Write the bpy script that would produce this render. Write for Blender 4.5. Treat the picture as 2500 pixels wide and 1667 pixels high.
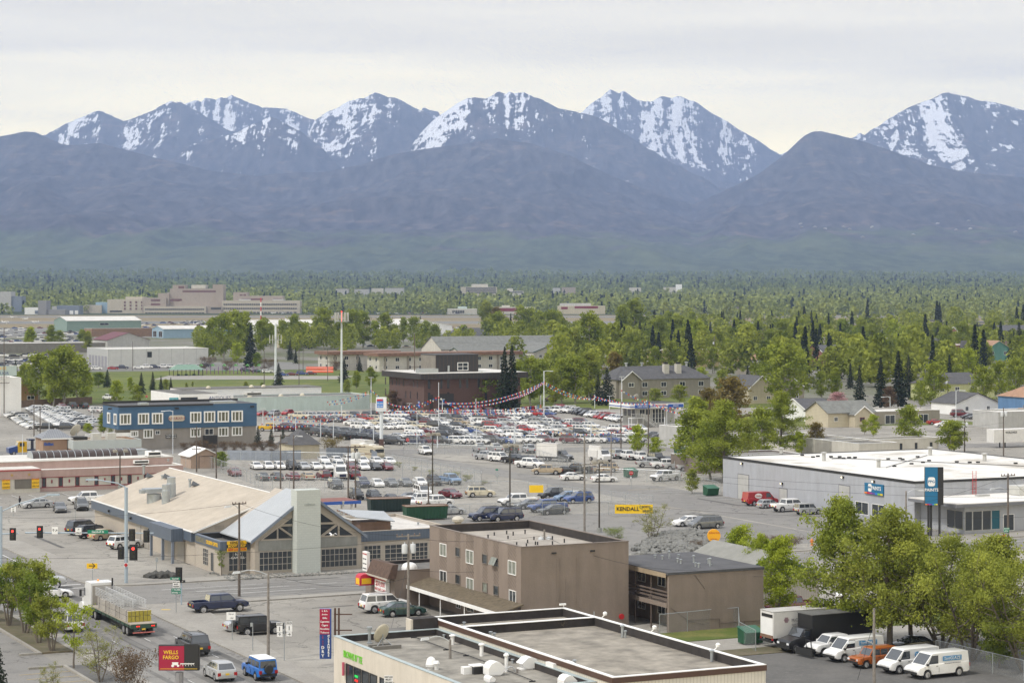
import bpy,bmesh,math,random
import numpy as np
from mathutils import Vector,Matrix
for _o in list(bpy.data.objects):bpy.data.objects.remove(_o)
SC=bpy.context.scene
COL=SC.collection
R=math.radians
rnd=random.Random(7)
# camera, world, sun, exposure
HC,FP,YH=34.0,5500.0,700.0
cam=bpy.data.objects.new('camera',bpy.data.cameras.new('camera'));COL.objects.link(cam)
cam.location=(0,0,HC);cam.rotation_euler=(R(90),0,0)
cam.data.sensor_width=36;cam.data.lens=36*FP/2500
cam.data.shift_y=-(833.5-YH)/2500
cam.data.clip_start=1;cam.data.clip_end=60000
SC.camera=cam
SC.view_settings.view_transform='Standard';SC.view_settings.look='None'
SC.view_settings.exposure=0.0;SC.view_settings.gamma=1.0
SC.cycles.max_bounces=6;SC.cycles.diffuse_bounces=2;SC.cycles.glossy_bounces=2
SC.cycles.transparent_max_bounces=16;SC.cycles.transmission_bounces=2;SC.cycles.volume_bounces=0
SC.cycles.use_denoising=True
SUN_EL,SUN_AZ=R(52),R(235)
w=bpy.data.worlds.new('World');SC.world=w;w.use_nodes=True
nt=w.node_tree;N=nt.nodes;L=nt.links;N.clear()
out=N.new('ShaderNodeOutputWorld');bg=N.new('ShaderNodeBackground');bg.inputs[1].default_value=0.1
sky=N.new('ShaderNodeTexSky');sky.sky_type='NISHITA';sky.sun_disc=False
sky.sun_elevation=SUN_EL;sky.sun_rotation=SUN_AZ
tc=N.new('ShaderNodeTexCoord');sep=N.new('ShaderNodeSeparateXYZ');L.new(tc.outputs['Generated'],sep.inputs[0])
mp=N.new('ShaderNodeMapping');mp.inputs['Scale'].default_value=(2.2,2.2,40.0);L.new(tc.outputs['Generated'],mp.inputs[0])
nz=N.new('ShaderNodeTexNoise');nz.inputs['Scale'].default_value=1.0;nz.inputs['Detail'].default_value=4;L.new(mp.outputs[0],nz.inputs[0])
ma=N.new('ShaderNodeMath');ma.operation='MULTIPLY_ADD';L.new(nz.outputs[0],ma.inputs[0]);ma.inputs[1].default_value=0.07
L.new(sep.outputs[2],ma.inputs[2])
ad=N.new('ShaderNodeMath');ad.operation='SUBTRACT';L.new(ma.outputs[0],ad.inputs[0]);ad.inputs[1].default_value=0.035
cr=N.new('ShaderNodeValToRGB');L.new(ad.outputs[0],cr.inputs[0])
el=cr.color_ramp.elements
stops=[(0.0,(.96,.81,.43)),(0.060,(.96,.81,.44)),(0.080,(.76,.66,.42)),(0.10,(.535,.475,.345)),(0.13,(.45,.405,.31)),(0.30,(.29,.29,.287)),(1.0,(.382,.382,.39))]
CLOUD_GAIN=34.0
while len(el)<len(stops):el.new(0.5)
for e,(p,c)in zip(el,stops):
 e.position=p;e.color=(*c,1)
sc_=N.new('ShaderNodeVectorMath');sc_.operation='SCALE';L.new(cr.outputs[0],sc_.inputs[0]);sc_.inputs['Scale'].default_value=CLOUD_GAIN
mx=N.new('ShaderNodeMix');mx.data_type='RGBA';mx.inputs[0].default_value=0.94
L.new(sky.outputs[0],mx.inputs[6]);L.new(sc_.outputs[0],mx.inputs[7])
mp2=N.new('ShaderNodeMapping');mp2.inputs['Scale'].default_value=(4.,4.,60.);L.new(tc.outputs['Generated'],mp2.inputs[0])
n2=N.new('ShaderNodeTexNoise');n2.inputs['Scale'].default_value=1.3;n2.inputs['Detail'].default_value=6;n2.inputs['Roughness'].default_value=.6;L.new(mp2.outputs[0],n2.inputs[0])
m2=N.new('ShaderNodeMath');m2.operation='MULTIPLY_ADD';L.new(n2.outputs[0],m2.inputs[0]);m2.inputs[1].default_value=.42;m2.inputs[2].default_value=.80
s2=N.new('ShaderNodeVectorMath');s2.operation='SCALE';L.new(mx.outputs[2],s2.inputs[0]);L.new(m2.outputs[0],s2.inputs['Scale'])
L.new(s2.outputs[0],bg.inputs[0]);L.new(bg.outputs[0],out.inputs[0])
sl=bpy.data.lights.new('sun','SUN');sl.energy=3.0;sl.angle=R(7);sl.color=(1,.95,.88)
so=bpy.data.objects.new('sun',sl);COL.objects.link(so);so.location=(-50,-50,300)
dv=Vector((math.sin(SUN_AZ)*math.cos(SUN_EL),math.cos(SUN_AZ)*math.cos(SUN_EL),math.sin(SUN_EL)))
so.rotation_euler=dv.to_track_quat('Z','Y').to_euler()
# street grid: a = across (right-away), b = along (left-away)
TH=math.atan(2640/5500);CE,SE=math.cos(TH),math.sin(TH)
def A2W(a,b):return(a*CE-b*SE,a*SE+b*CE)
def W2A(x,y):return(x*CE+y*SE,-x*SE+y*CE)
def PX(px,py,z=0.0):
 Y=(HC-z)*FP/(py-YH);return((px-1250)/FP*Y,Y)
def PA(px,py,z=0.0):return W2A(*PX(px,py,z))
# materials
MATS={}
def mat(name,col,rough=.8,var=.12,sc=.6,metal=0.,bump=0.,bsc=8.,emit=0.,coat=0.,spec=None,col2=None,alpha=None,trans=0.):
 if name in MATS:return MATS[name]
 m=bpy.data.materials.new(name);m.use_nodes=True;t=m.node_tree;n=t.nodes;l=t.links
 p=n['Principled BSDF'];p.inputs['Roughness'].default_value=rough;p.inputs['Metallic'].default_value=metal
 if spec is not None:p.inputs['Specular IOR Level'].default_value=spec
 if coat:p.inputs['Coat Weight'].default_value=coat;p.inputs['Coat Roughness'].default_value=.05
 c=(*col,1)
 if var>0:
  tcn=n.new('ShaderNodeTexCoord')
  ns=n.new('ShaderNodeTexNoise');ns.inputs['Scale'].default_value=sc;ns.inputs['Detail'].default_value=6;ns.inputs['Roughness'].default_value=.65
  l.new(tcn.outputs['Object'],ns.inputs[0])
  rp=n.new('ShaderNodeValToRGB');l.new(ns.outputs[0],rp.inputs[0])
  rp.color_ramp.elements[0].position=.32;rp.color_ramp.elements[1].position=.68
  if col2 is None:
   rp.color_ramp.elements[0].color=tuple(max(0,x*(1-var))for x in col)+(1,)
   rp.color_ramp.elements[1].color=tuple(min(1,x*(1+var))for x in col)+(1,)
  else:
   rp.color_ramp.elements[0].color=c;rp.color_ramp.elements[1].color=(*col2,1)
  csrc=rp.outputs[0]
  if .03<=var<=.2 and rough>=.75 and col2 is None:
   mpn=n.new('ShaderNodeMapping');mpn.inputs['Scale'].default_value=(.9,.9,.16);l.new(tcn.outputs['Object'],mpn.inputs[0])
   n3=n.new('ShaderNodeTexNoise');n3.inputs['Scale'].default_value=1.;n3.inputs['Detail'].default_value=5;n3.inputs['Roughness'].default_value=.7;l.new(mpn.outputs[0],n3.inputs[0])
   r3=n.new('ShaderNodeValToRGB');l.new(n3.outputs[0],r3.inputs[0]);r3.color_ramp.elements[0].position=.36;r3.color_ramp.elements[1].position=.6;r3.color_ramp.elements[0].color=(.89,.885,.87,1)
   m3=n.new('ShaderNodeMix');m3.data_type='RGBA';m3.blend_type='MULTIPLY';m3.inputs[0].default_value=1;l.new(csrc,m3.inputs[6]);l.new(r3.outputs[0],m3.inputs[7]);csrc=m3.outputs[2]
  l.new(csrc,p.inputs['Base Color'])
 else:
  p.inputs['Base Color'].default_value=c;csrc=None
 if bump:
  b=n.new('ShaderNodeBump');b.inputs['Strength'].default_value=bump;b.inputs['Distance'].default_value=.05
  n2=n.new('ShaderNodeTexNoise');n2.inputs['Scale'].default_value=bsc;n2.inputs['Detail'].default_value=4
  t2=n.new('ShaderNodeTexCoord');l.new(t2.outputs['Object'],n2.inputs[0]);l.new(n2.outputs[0],b.inputs['Height']);l.new(b.outputs[0],p.inputs['Normal'])
 if emit:
  p.inputs['Emission Color'].default_value=c;p.inputs['Emission Strength'].default_value=emit
 if trans:
  o=n['Material Output'];tl=n.new('ShaderNodeBsdfTranslucent');ms=n.new('ShaderNodeMixShader');ms.inputs[0].default_value=trans
  if csrc:l.new(csrc,tl.inputs[0])
  else:tl.inputs[0].default_value=c
  l.new(p.outputs[0],ms.inputs[1]);l.new(tl.outputs[0],ms.inputs[2]);l.new(ms.outputs[0],o.inputs[0])
 if alpha is not None:
  o=n['Material Output'];tr=n.new('ShaderNodeBsdfTransparent');ms=n.new('ShaderNodeMixShader');ms.inputs[0].default_value=alpha
  l.new(tr.outputs[0],ms.inputs[1]);l.new(p.outputs[0],ms.inputs[2]);l.new(ms.outputs[0],o.inputs[0])
 MATS[name]=m
 return m
def stripes(name,c1,c2,period,axis='Z',duty=.12,rough=.7,offset=None):
 """painted surface with fine joints (siding, ribs, planks) along one local axis"""
 if name in MATS:return MATS[name]
 m=mat(name,c1,rough,.07,.5);t=m.node_tree;n=t.nodes;l=t.links;p=n['Principled BSDF']
 src=p.inputs['Base Color'].links[0].from_socket
 tcn=n.new('ShaderNodeTexCoord');sp=n.new('ShaderNodeSeparateXYZ');l.new(tcn.outputs['Object'],sp.inputs[0])
 o_=sp.outputs['XYZ'.index(axis)]if axis in 'XYZ' and len(axis)==1 else None
 if o_ is None:
  s_=n.new('ShaderNodeMath');s_.operation='ADD';l.new(sp.outputs[0],s_.inputs[0]);l.new(sp.outputs[1],s_.inputs[1]);o_=s_.outputs[0]
 dv_=n.new('ShaderNodeMath');dv_.operation='DIVIDE';l.new(o_,dv_.inputs[0]);dv_.inputs[1].default_value=period
 fr=n.new('ShaderNodeMath');fr.operation='FRACT';l.new(dv_.outputs[0],fr.inputs[0])
 lt=n.new('ShaderNodeMath');lt.operation='LESS_THAN';l.new(fr.outputs[0],lt.inputs[0]);lt.inputs[1].default_value=duty
 mi=n.new('ShaderNodeMix');mi.data_type='RGBA';l.new(lt.outputs[0],mi.inputs[0]);l.new(src,mi.inputs[6]);mi.inputs[7].default_value=(*c2,1)
 l.new(mi.outputs[2],p.inputs['Base Color'])
 return m
def brick(name,c1,c2,mortar,scale,rough=.85):
 if name in MATS:return MATS[name]
 m=bpy.data.materials.new(name);m.use_nodes=True;t=m.node_tree;n=t.nodes;l=t.links;p=n['Principled BSDF']
 p.inputs['Roughness'].default_value=rough
 tcn=n.new('ShaderNodeTexCoord');sp=n.new('ShaderNodeSeparateXYZ');l.new(tcn.outputs['Object'],sp.inputs[0])
 ad_=n.new('ShaderNodeMath');ad_.operation='ADD';l.new(sp.outputs[0],ad_.inputs[0]);l.new(sp.outputs[1],ad_.inputs[1])
 cb=n.new('ShaderNodeCombineXYZ');l.new(ad_.outputs[0],cb.inputs[0]);l.new(sp.outputs[2],cb.inputs[1])
 bt=n.new('ShaderNodeTexBrick');l.new(cb.outputs[0],bt.inputs[0]);bt.inputs['Scale'].default_value=scale
 bt.inputs['Color1'].default_value=(*c1,1);bt.inputs['Color2'].default_value=(*c2,1);bt.inputs['Mortar'].default_value=(*mortar,1);bt.inputs['Mortar Size'].default_value=.02
 l.new(bt.outputs[0],p.inputs['Base Color'])
 MATS[name]=m;return m
# mesh builder
class MB:
 def __init__(s):s.v=[];s.f=[];s.m=[]
 def add(s,vs,fs,mi=0):
  o=len(s.v);s.v+=[tuple(x)for x in vs];s.f+=[tuple(i+o for i in f)for f in fs];s.m+=[mi]*len(fs);return s
 def box(s,x0,x1,y0,y1,z0,z1,mi=0):
  return s.add([(x0,y0,z0),(x1,y0,z0),(x1,y1,z0),(x0,y1,z0),(x0,y0,z1),(x1,y0,z1),(x1,y1,z1),(x0,y1,z1)],[(0,3,2,1),(4,5,6,7),(0,1,5,4),(1,2,6,5),(2,3,7,6),(3,0,4,7)],mi)
 def quad(s,a,b,c,d,mi=0):return s.add([a,b,c,d],[(0,1,2,3)],mi)
 def hexa(s,b4,t4,mi=0):
  return s.add(list(b4)+list(t4),[(0,3,2,1),(4,5,6,7),(0,1,5,4),(1,2,6,5),(2,3,7,6),(3,0,4,7)],mi)
 def tube(s,p0,p1,r0,r1=None,n=8,mi=0,caps=True):
  r1=r0 if r1 is None else r1
  p0=Vector(p0);p1=Vector(p1);d=(p1-p0)
  if d.length<1e-6:return s
  d.normalize();u=d.orthogonal().normalized();w_=d.cross(u)
  vs=[]
  for p,r in((p0,r0),(p1,r1)):
   for k in range(n):
    t=2*math.pi*k/n;vs.append(p+u*(r*math.cos(t))+w_*(r*math.sin(t)))
  fs=[(k,(k+1)%n,n+(k+1)%n,n+k)for k in range(n)]
  if caps:fs+=[tuple(range(n-1,-1,-1)),tuple(range(n,2*n))]
  return s.add(vs,fs,mi)
 def path(s,pts,r,n=6,mi=0):
  for a,b in zip(pts[:-1],pts[1:]):s.tube(a,b,r,r,n,mi)
  return s
 def prism(s,poly,z0,z1,mi=0):
  n=len(poly);vs=[(x,y,z0)for x,y in poly]+[(x,y,z1)for x,y in poly]
  return s.add(vs,[tuple(range(n-1,-1,-1)),tuple(range(n,2*n))]+[(k,(k+1)%n,n+(k+1)%n,n+k)for k in range(n)],mi)
 def extr(s,poly,off,mi=0):
  n=len(poly);o=Vector(off);vs=[Vector(p)for p in poly];vs=vs+[v+o for v in vs]
  return s.add(vs,[tuple(range(n-1,-1,-1)),tuple(range(n,2*n))]+[(k,(k+1)%n,n+(k+1)%n,n+k)for k in range(n)],mi)
 def lathe(s,prof,c=(0,0,0),n=16,mi=0,axis='Z'):
  vs=[]
  for r,z in prof:
   for k in range(n):
    t=2*math.pi*k/n;x,y=r*math.cos(t),r*math.sin(t)
    vs.append({'Z':(c[0]+x,c[1]+y,c[2]+z),'Y':(c[0]+x,c[1]+z,c[2]+y),'X':(c[0]+z,c[1]+x,c[2]+y)}[axis])
  fs=[]
  for i in range(len(prof)-1):
   for k in range(n):
    fs.append((i*n+k,i*n+(k+1)%n,(i+1)*n+(k+1)%n,(i+1)*n+k))
  fs+=[tuple(range(n)),tuple(range((len(prof)-1)*n,len(prof)*n))]
  return s.add(vs,fs,mi)
 def mesh(s,name,mats,smooth=None):
  me=bpy.data.meshes.new(name);me.from_pydata(s.v,[],s.f)
  mats=mats if isinstance(mats,(list,tuple))else[mats]
  for m in mats:me.materials.append(m)
  if len(mats)>1:me.polygons.foreach_set('material_index',s.m)
  bm=bmesh.new();bm.from_mesh(me);bmesh.ops.recalc_face_normals(bm,faces=bm.faces)
  if smooth:
   bmesh.ops.remove_doubles(bm,verts=bm.verts,dist=1e-4)
   for f in bm.faces:f.smooth=True
   for e in bm.edges:
    if len(e.link_faces)==2 and e.calc_face_angle(0)>R(smooth):e.smooth=False
  bm.to_mesh(me);bm.free();me.update();return me
 def obj(s,name,mats,parent=None,smooth=None,**tg):
  o=bpy.data.objects.new(name,s.mesh(name,mats,smooth));COL.objects.link(o)
  if parent is not None:o.parent=parent
  if tg:tag(o,**tg)
  return o
def tag(o,label=None,cat=None,group=None,kind=None):
 if label:o['label']=label
 if cat:o['category']=cat
 if group:o['group']=group
 if kind:o['kind']=kind
 return o
def empty(name,loc,rz=0,label=None,cat=None,group=None):
 o=bpy.data.objects.new(name,None);COL.objects.link(o);o.location=loc;o.rotation_euler=(0,0,rz);o.empty_display_size=.5
 return tag(o,label,cat,group)
def gempty(name,a,b,label,cat,group=None,z=0,rz=0):
 x,y=A2W(a,b);return empty(name,(x,y,z),TH+rz,label,cat,group)
def copy_tree(o,parent=None):
 c=o.copy();COL.objects.link(c)
 if parent is not None:c.parent=parent
 for ch in list(o.children):copy_tree(ch,c)
 return c
def sheet(name,poly,z,m,grid=True,thick=0,**tg):
 pts=[A2W(*p)for p in poly]if grid else poly
 b=MB()
 if thick:b.prism(pts,z-thick,z)
 else:b.add([(x,y,z)for x,y in pts],[tuple(range(len(pts)))])
 return b.obj(name,m,**tg)
FONT_CACHE={}
def text(root,s,size,loc,rot,m,name='lettering',depth=.01,align='CENTER',sx=1.,bold=0.):
 cu=bpy.data.curves.new('t','FONT');cu.body=s;cu.size=size;cu.align_x=align;cu.align_y='CENTER';cu.extrude=depth;cu.offset=bold;cu.resolution_u=2
 to=bpy.data.objects.new('t',cu);me=bpy.data.meshes.new_from_object(to);bpy.data.objects.remove(to);bpy.data.curves.remove(cu)
 me.name=name;me.materials.clear();me.materials.append(m)
 o=bpy.data.objects.new(name,me);COL.objects.link(o);o.parent=root;o.location=loc;o.rotation_euler=rot;o.scale=(sx,1,1);return o
ROT_S=(R(90),0,0);ROT_W=(R(90),0,R(-90))
ORD=['first','second','third','fourth','fifth','sixth','seventh','eighth','ninth','tenth','eleventh','twelfth','thirteenth','fourteenth','fifteenth','sixteenth','seventeenth','eighteenth','nineteenth','twentieth']
def ordn(i):
 if i<20:return ORD[i]
 if i>=99:return str(i+1)+'th'
 t,u=divmod(i+1,10)
 tens={2:'twent',3:'thirt',4:'fort',5:'fift',6:'sixt',7:'sevent',8:'eight',9:'ninet'}[t]
 return tens+'ieth' if u==0 else tens+'y-'+ORD[u-1]
# common materials
GLASS=mat('window_glass',(.035,.042,.048),.08,0,spec=.8)
CARGLASS=mat('car_glass',(.035,.042,.05),.04,0,spec=1.,coat=.8)
BLACK=mat('black_trim',(.02,.02,.02),.6,0)
RUBBER=mat('tyre_rubber',(.025,.025,.026),.85,0)
ALLOY=mat('alloy_rim',(.45,.45,.46),.35,0,metal=.6)
HEADL=mat('headlight_lens',(.75,.77,.8),.1,0,spec=.8)
TAILL=mat('tail_light_lens',(.35,.01,.01),.15,0)
PLATE=mat('number_plate_yellow',(.75,.5,.04),.5,0)
WHITEP=mat('white_paint',(.78,.78,.77),.5,.05,.4)
STEEL=mat('galvanised_steel',(.38,.41,.43),.4,.1,1.5,metal=.5)
WOODP=mat('weathered_pole_wood',(.115,.095,.08),.9,.3,2.5)
WOODG=mat('grey_pole_wood',(.21,.19,.17),.9,.3,2.5)
WIREM=mat('wire_black',(.02,.02,.02),.6,0)
LAMPM=mat('lamp_housing',(.5,.52,.53),.4,0)
REDP=mat('red_sign',(.45,.015,.02),.45,.05);GREENS=mat('green_sign',(.0,.19,.11),.45,.05)
YELLOWS=mat('yellow_sign',(.8,.48,.01),.45,.05);BLUEW=mat('blue_sign',(.02,.09,.38),.4,.05)
REDLIT=mat('red_signal_lit',(1,.04,.03),.3,0,emit=2.5)
# ground, roads, kerbs
def ground_mat(name,c1,c2,c3,s1=.04,s2=.6,fine=6.,cracks=False,rough=.92,tracks=0.):
 m=bpy.data.materials.new(name);m.use_nodes=True;t=m.node_tree;n=t.nodes;l=t.links;p=n['Principled BSDF']
 p.inputs['Roughness'].default_value=rough;p.inputs['Specular IOR Level'].default_value=.25
 g=n.new('ShaderNodeNewGeometry')
 def noise(s,d=6,r=.6):
  x=n.new('ShaderNodeTexNoise');x.inputs['Scale'].default_value=s;x.inputs['Detail'].default_value=d;x.inputs['Roughness'].default_value=r;l.new(g.outputs['Position'],x.inputs[0]);return x
 a=noise(s1);b=noise(s2,8,.7);f=noise(fine,3)
 r1=n.new('ShaderNodeValToRGB');l.new(a.outputs[0],r1.inputs[0]);r1.color_ramp.elements[0].position=.4;r1.color_ramp.elements[1].position=.62
 r1.color_ramp.elements[0].color=(*c1,1);r1.color_ramp.elements[1].color=(*c2,1)
 r2=n.new('ShaderNodeValToRGB');l.new(b.outputs[0],r2.inputs[0]);r2.color_ramp.elements[0].position=.5;r2.color_ramp.elements[1].position=.72
 mi=n.new('ShaderNodeMix');mi.data_type='RGBA';l.new(r2.outputs[0],mi.inputs[0]);l.new(r1.outputs[0],mi.inputs[6]);mi.inputs[7].default_value=(*c3,1)
 mf=n.new('ShaderNodeMix');mf.data_type='RGBA';mf.blend_type='OVERLAY';mf.inputs[0].default_value=.35;l.new(mi.outputs[2],mf.inputs[6]);l.new(f.outputs[0],mf.inputs[7])
 last=mf.outputs[2]
 if cracks:
  mpn=n.new('ShaderNodeMapping');l.new(g.outputs['Position'],mpn.inputs[0]);mpn.inputs['Rotation'].default_value=(0,0,-TH)
  nn=noise(.25,4);va=n.new('ShaderNodeVectorMath');va.operation='MULTIPLY_ADD';l.new(nn.outputs[1],va.inputs[0]);va.inputs[1].default_value=(6,6,0);l.new(mpn.outputs[0],va.inputs[2])
  vo=n.new('ShaderNodeTexVoronoi');vo.feature='DISTANCE_TO_EDGE';vo.inputs['Scale'].default_value=.11;l.new(va.outputs[0],vo.inputs[0])
  lt=n.new('ShaderNodeMath');lt.operation='LESS_THAN';l.new(vo.outputs[0],lt.inputs[0]);lt.inputs[1].default_value=.006
  mc=n.new('ShaderNodeMix');mc.data_type='RGBA';l.new(lt.outputs[0],mc.inputs[0]);l.new(last,mc.inputs[6]);mc.inputs[7].default_value=(*[x*.6 for x in c1],1);last=mc.outputs[2]
 l.new(last,p.inputs['Base Color'])
 bp=n.new('ShaderNodeBump');bp.inputs['Strength'].default_value=.25;bp.inputs['Distance'].default_value=.03;l.new(f.outputs[0],bp.inputs['Height']);l.new(bp.outputs[0],p.inputs['Normal'])
 return m
M_DIRT=ground_mat('dusty_asphalt',(.235,.222,.198),(.32,.302,.268),(.178,.169,.154),.035,.4,cracks=True)
M_ROAD=ground_mat('road_asphalt',(.195,.188,.178),(.235,.227,.212),(.155,.151,.145),.05,.3,cracks=True)
M_WALK=ground_mat('concrete',(.27,.255,.23),(.31,.295,.265),(.235,.22,.2),.2,1.5)
M_GRAVEL=ground_mat('dark_gravel',(.10,.098,.094),(.135,.13,.124),(.16,.155,.145),.15,2.,12)
M_GRASS=ground_mat('grass_ground',(.075,.105,.02),(.125,.15,.032),(.19,.17,.06),.02,.12)
M_DRY=ground_mat('dry_grass_ground',(.20,.16,.09),(.25,.20,.12),(.15,.14,.07),.01,.08)
M_ROUGH=ground_mat('rough_ground',(.10,.09,.055),(.15,.125,.085),(.07,.085,.03),.2,1.5)
M_FLOOR=ground_mat('forest_floor',(.035,.05,.02),(.05,.065,.025),(.025,.035,.016),.02,.2)
M_TOWN=ground_mat('town_ground',(.19,.18,.16),(.10,.11,.05),(.22,.21,.19),.012,.08)
M_RWY=ground_mat('runway_asphalt',(.17,.168,.16),(.20,.195,.18),(.15,.148,.14),.01,.05)
MARK=mat('road_marking_white',(.62,.62,.6),.7,.2,1.2);MARKY=mat('road_marking_yellow',(.5,.36,.12),.7,.2,1.2)
sheet('ground',[(-9000,-300),(9000,-300),(9000,24500),(-9000,24500)],0,M_DIRT,grid=False,kind='structure')
sheet('town_ground',[(-6000,560),(-700,640),(330,640),(700,560),(6000,560),(6000,2700),(-6000,2700)],.006,M_TOWN,grid=False,kind='structure')
sheet('forest_floor',[(-8000,2700),(8000,2700),(8000,3300),(-8000,3300)],.01,M_FLOOR,grid=False,kind='structure')
g4=lambda a0,a1,b0,b1:[(a0,b0),(a1,b0),(a1,b1),(a0,b1)]
sheet('road',g4(55.8,67.4,120,900),.010,M_ROAD,kind='structure')
sheet('cross_road',[(-100,233.8),(420,236.5),(420,250.5),(160,244),(101,249.3),(-100,249.3)],.014,M_ROAD,kind='structure')
sheet('side_road',[(173.2,252),(189,252),(189,337),(179.6,345),(179.6,424),(173,424)],.010,M_ROAD,kind='structure')
sheet('back_road',[(-60,449),(100,449),(130,449),(175,424),(330,376),(330,388),(180,437),(137,465),(-60,467)],.012,M_ROAD,kind='structure')
sheet('parking_lot',g4(20,51,150,300),.012,M_ROAD,kind='structure')
# sidewalks as raised slabs with a pale kerb lip
def walk(name,poly,h=.13):
 return sheet(name,poly,h,M_WALK,thick=h-.002,kind='structure')
cor=[(67.4,224)]+[(67.4+6.4*(1-math.cos(t)),227+6.6*math.sin(t))for t in[k*math.pi/16 for k in range(1,9)]]
walk('sidewalk',[(67.4,150),(69.2,150),(69.6,186),(71.5,205),(73.3,226),(78,231.5),(101,232),(101,233.6)]+cor[::-1])
cor2=[(67.2+6*(1-math.cos(t)),256-6.3*math.sin(t))for t in[k*math.pi/16 for k in range(0,9)]]
walk('sidewalk',[(67.2,420),(70.8,420),(70.8,320),(71.5,262),(76,253.2),(101,252.3),(101,249.5)]+cor2[::-1])
walk('sidewalk',g4(54.0,55.7,120,226))
walk('sidewalk',[(120,249.6),(155,245),(172.5,244.6),(172.5,247),(155,247.6),(120,252)])
walk('sidewalk',[(190.5,246),(420,250.8),(420,253),(190.5,249.6)])
walk('sidewalk',[(101.2,249.4),(119.8,247.4),(119.8,250),(101.2,252)])
def strip(name,poly,m,h=.16,**k):return sheet(name,poly,h,m,thick=h-.003,kind='structure',**k)
strip('planting_strip',g4(51,53.9,207,236),M_ROUGH);strip('planting_strip',g4(51.3,53.9,150,198.8),M_GRAVEL)
b=MB()
for q in(g4(50.7,51,207,240),g4(51,51.3,150,199.0),g4(47.9,51.3,199.0,199.3),g4(48.9,51,206.7,207)):
 b.prism([A2W(*p)for p in q],.0,.2)
b.obj('kerb',M_WALK,kind='structure')
sheet('gravel_yard',[(99,150),(135,150),(135,178),(118,181),(99,181)],.012,M_GRAVEL,kind='structure')
sheet('alley',[(96,181.5),(150,181.5),(150,187.0),(96,187.5)],.008,M_WALK,kind='structure')
strip('grass_verge',[(93,187.6),(150,187),(150,193),(121,193),(109,192.9),(93,193)],M_GRASS,.06)
strip('grass_verge',[(104,178),(118,178),(126,181.3),(104,181.3)],M_ROUGH,.07)
sheet('gravel_lot',g4(111,172.5,252.5,300),.006,M_ROAD,kind='structure')
# park and green fields
sheet('park_lawn',[(140,640),(196,640),(300,590),(380,700),(330,880),(240,905),(150,800)],.02,M_GRASS,kind='structure')
sheet('park_path',[(238,800),(300,775),(318,800),(255,835)],.028,M_WALK,kind='structure')
sheet('park_path',[(140,640),(147,640),(170,900),(163,900)],.026,M_ROAD,kind='structure')
sheet('warehouse_yard',[(205,890),(330,870),(350,960),(230,1010)],.03,M_RWY,kind='structure')
sheet('lawn',[(255,565),(345,540),(380,600),(300,640),(262,590)],.03,M_GRASS,kind='structure')
sheet('lawn',[(285,470),(350,450),(350,500),(300,520)],.02,M_GRASS,kind='structure')
# airfield
def wsheet(name,px0,px1,y0,y1,z,m):sheet(name,[((px0-1250)/FP*y0,y0),((px1-1250)/FP*y0,y0),((px1-1250)/FP*y1,y1),((px0-1250)/FP*y1,y1)],z,m,grid=False,kind='structure')
wsheet('airfield_apron',-600,3000,1560,1860,.03,M_RWY)
wsheet('airfield_grass',-600,3000,1865,2680,.035,M_DRY)
wsheet('runway',-600,3000,2060,2220,.06,M_RWY)
wsheet('taxiway',-600,3000,2480,2600,.06,M_RWY)
# tar patches and oil stains
TAR=ground_mat('tar_patch',(.10,.098,.094),(.13,.127,.12),(.085,.083,.08),.3,2.)
for(a_,b_,w_,d_)in((57.5,243,3,1.2),(63,240,1.2,5),(90,246,6,.8),(112,241,9,.7),(60,205,1,9),(65.6,190,.8,12),(84,224,5,.5),(76,215,.5,8),(181,262,4,1.2),(183,300,1,14),(150,262,12,.6),(74,290,.6,16),(100,212,.5,7),(130,280,14,.5),(80,340,18,.5)):
 sheet('tar_patch',[(a_,b_),(a_+w_,b_+.1),(a_+w_*.96,b_+d_),(a_+.05*w_,b_+d_*.93)],.0165,TAR,kind='structure')
TRK=ground_mat('worn_wheel_track',(.15,.146,.139),(.185,.18,.17),(.13,.127,.122),.2,.5)
for a_ in(57.1,58.7,60.3,61.9,63.5,65.1):
 for b0_,b1_ in((120,233),(250,420)):sheet('wheel_track',g4(a_,a_+.55,b0_,b1_),.018,TRK,kind='structure')
for b_ in(235.6,237.2,239.2,240.8,243.2,244.8):sheet('wheel_track',[(76,b_),(150,b_-.6+(b_<240)*.9),(150,b_-.1+(b_<240)*.9),(76,b_+.5)],.018,TRK,kind='structure')
# painted markings
mk=MB();mz=.022
def stripe(a0,b0,a1,b1,wd=.13):
 d=Vector((a1-a0,b1-b0)).normalized();nx,ny=-d.y*wd/2,d.x*wd/2
 pts=[A2W(a0+nx,b0+ny),A2W(a1+nx,b1+ny),A2W(a1-nx,b1-ny),A2W(a0-nx,b0-ny)]
 mk.add([(x,y,mz)for x,y in pts],[(0,1,2,3)])
for a in(59.3,62.5,65.4):
 stripe(a,258.5,a,330,.15);
 for bb in range(150,228,12):stripe(a-.2,bb,a-.2,bb+2,.08)
stripe(56,254.0,67,253.6,.45);stripe(56,251.0,67,250.6,.3)
for bb,(s0,s1)in((245.0,(74,86)),(242.0,(77,88)),(238.7,(77.5,90))):
 stripe(s0,bb,s1,bb,.13)
 for k in range(0,14):stripe(s1+3+9*k,bb+.3,s1+6+9*k,bb+.3,.12)
for k in range(12):stripe(195+8*k,243.5,198+8*k,243.5,.12)
for k in range(8):stripe(77+2.8*k,366.5,77+2.8*k,361.5,.1)
for k in range(7):stripe(183+.6*k,329-3.6*k,188.5+.1*k,328-3.6*k,.11)
mk.obj('road_markings',MARK,kind='structure')
mk=MB();mz=.03
stripe(180.6,331.5,187.7,331,.13)
for k in range(4):stripe(46.5,196.6-2.6*k,51,196.6-2.6*k,.1)
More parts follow.
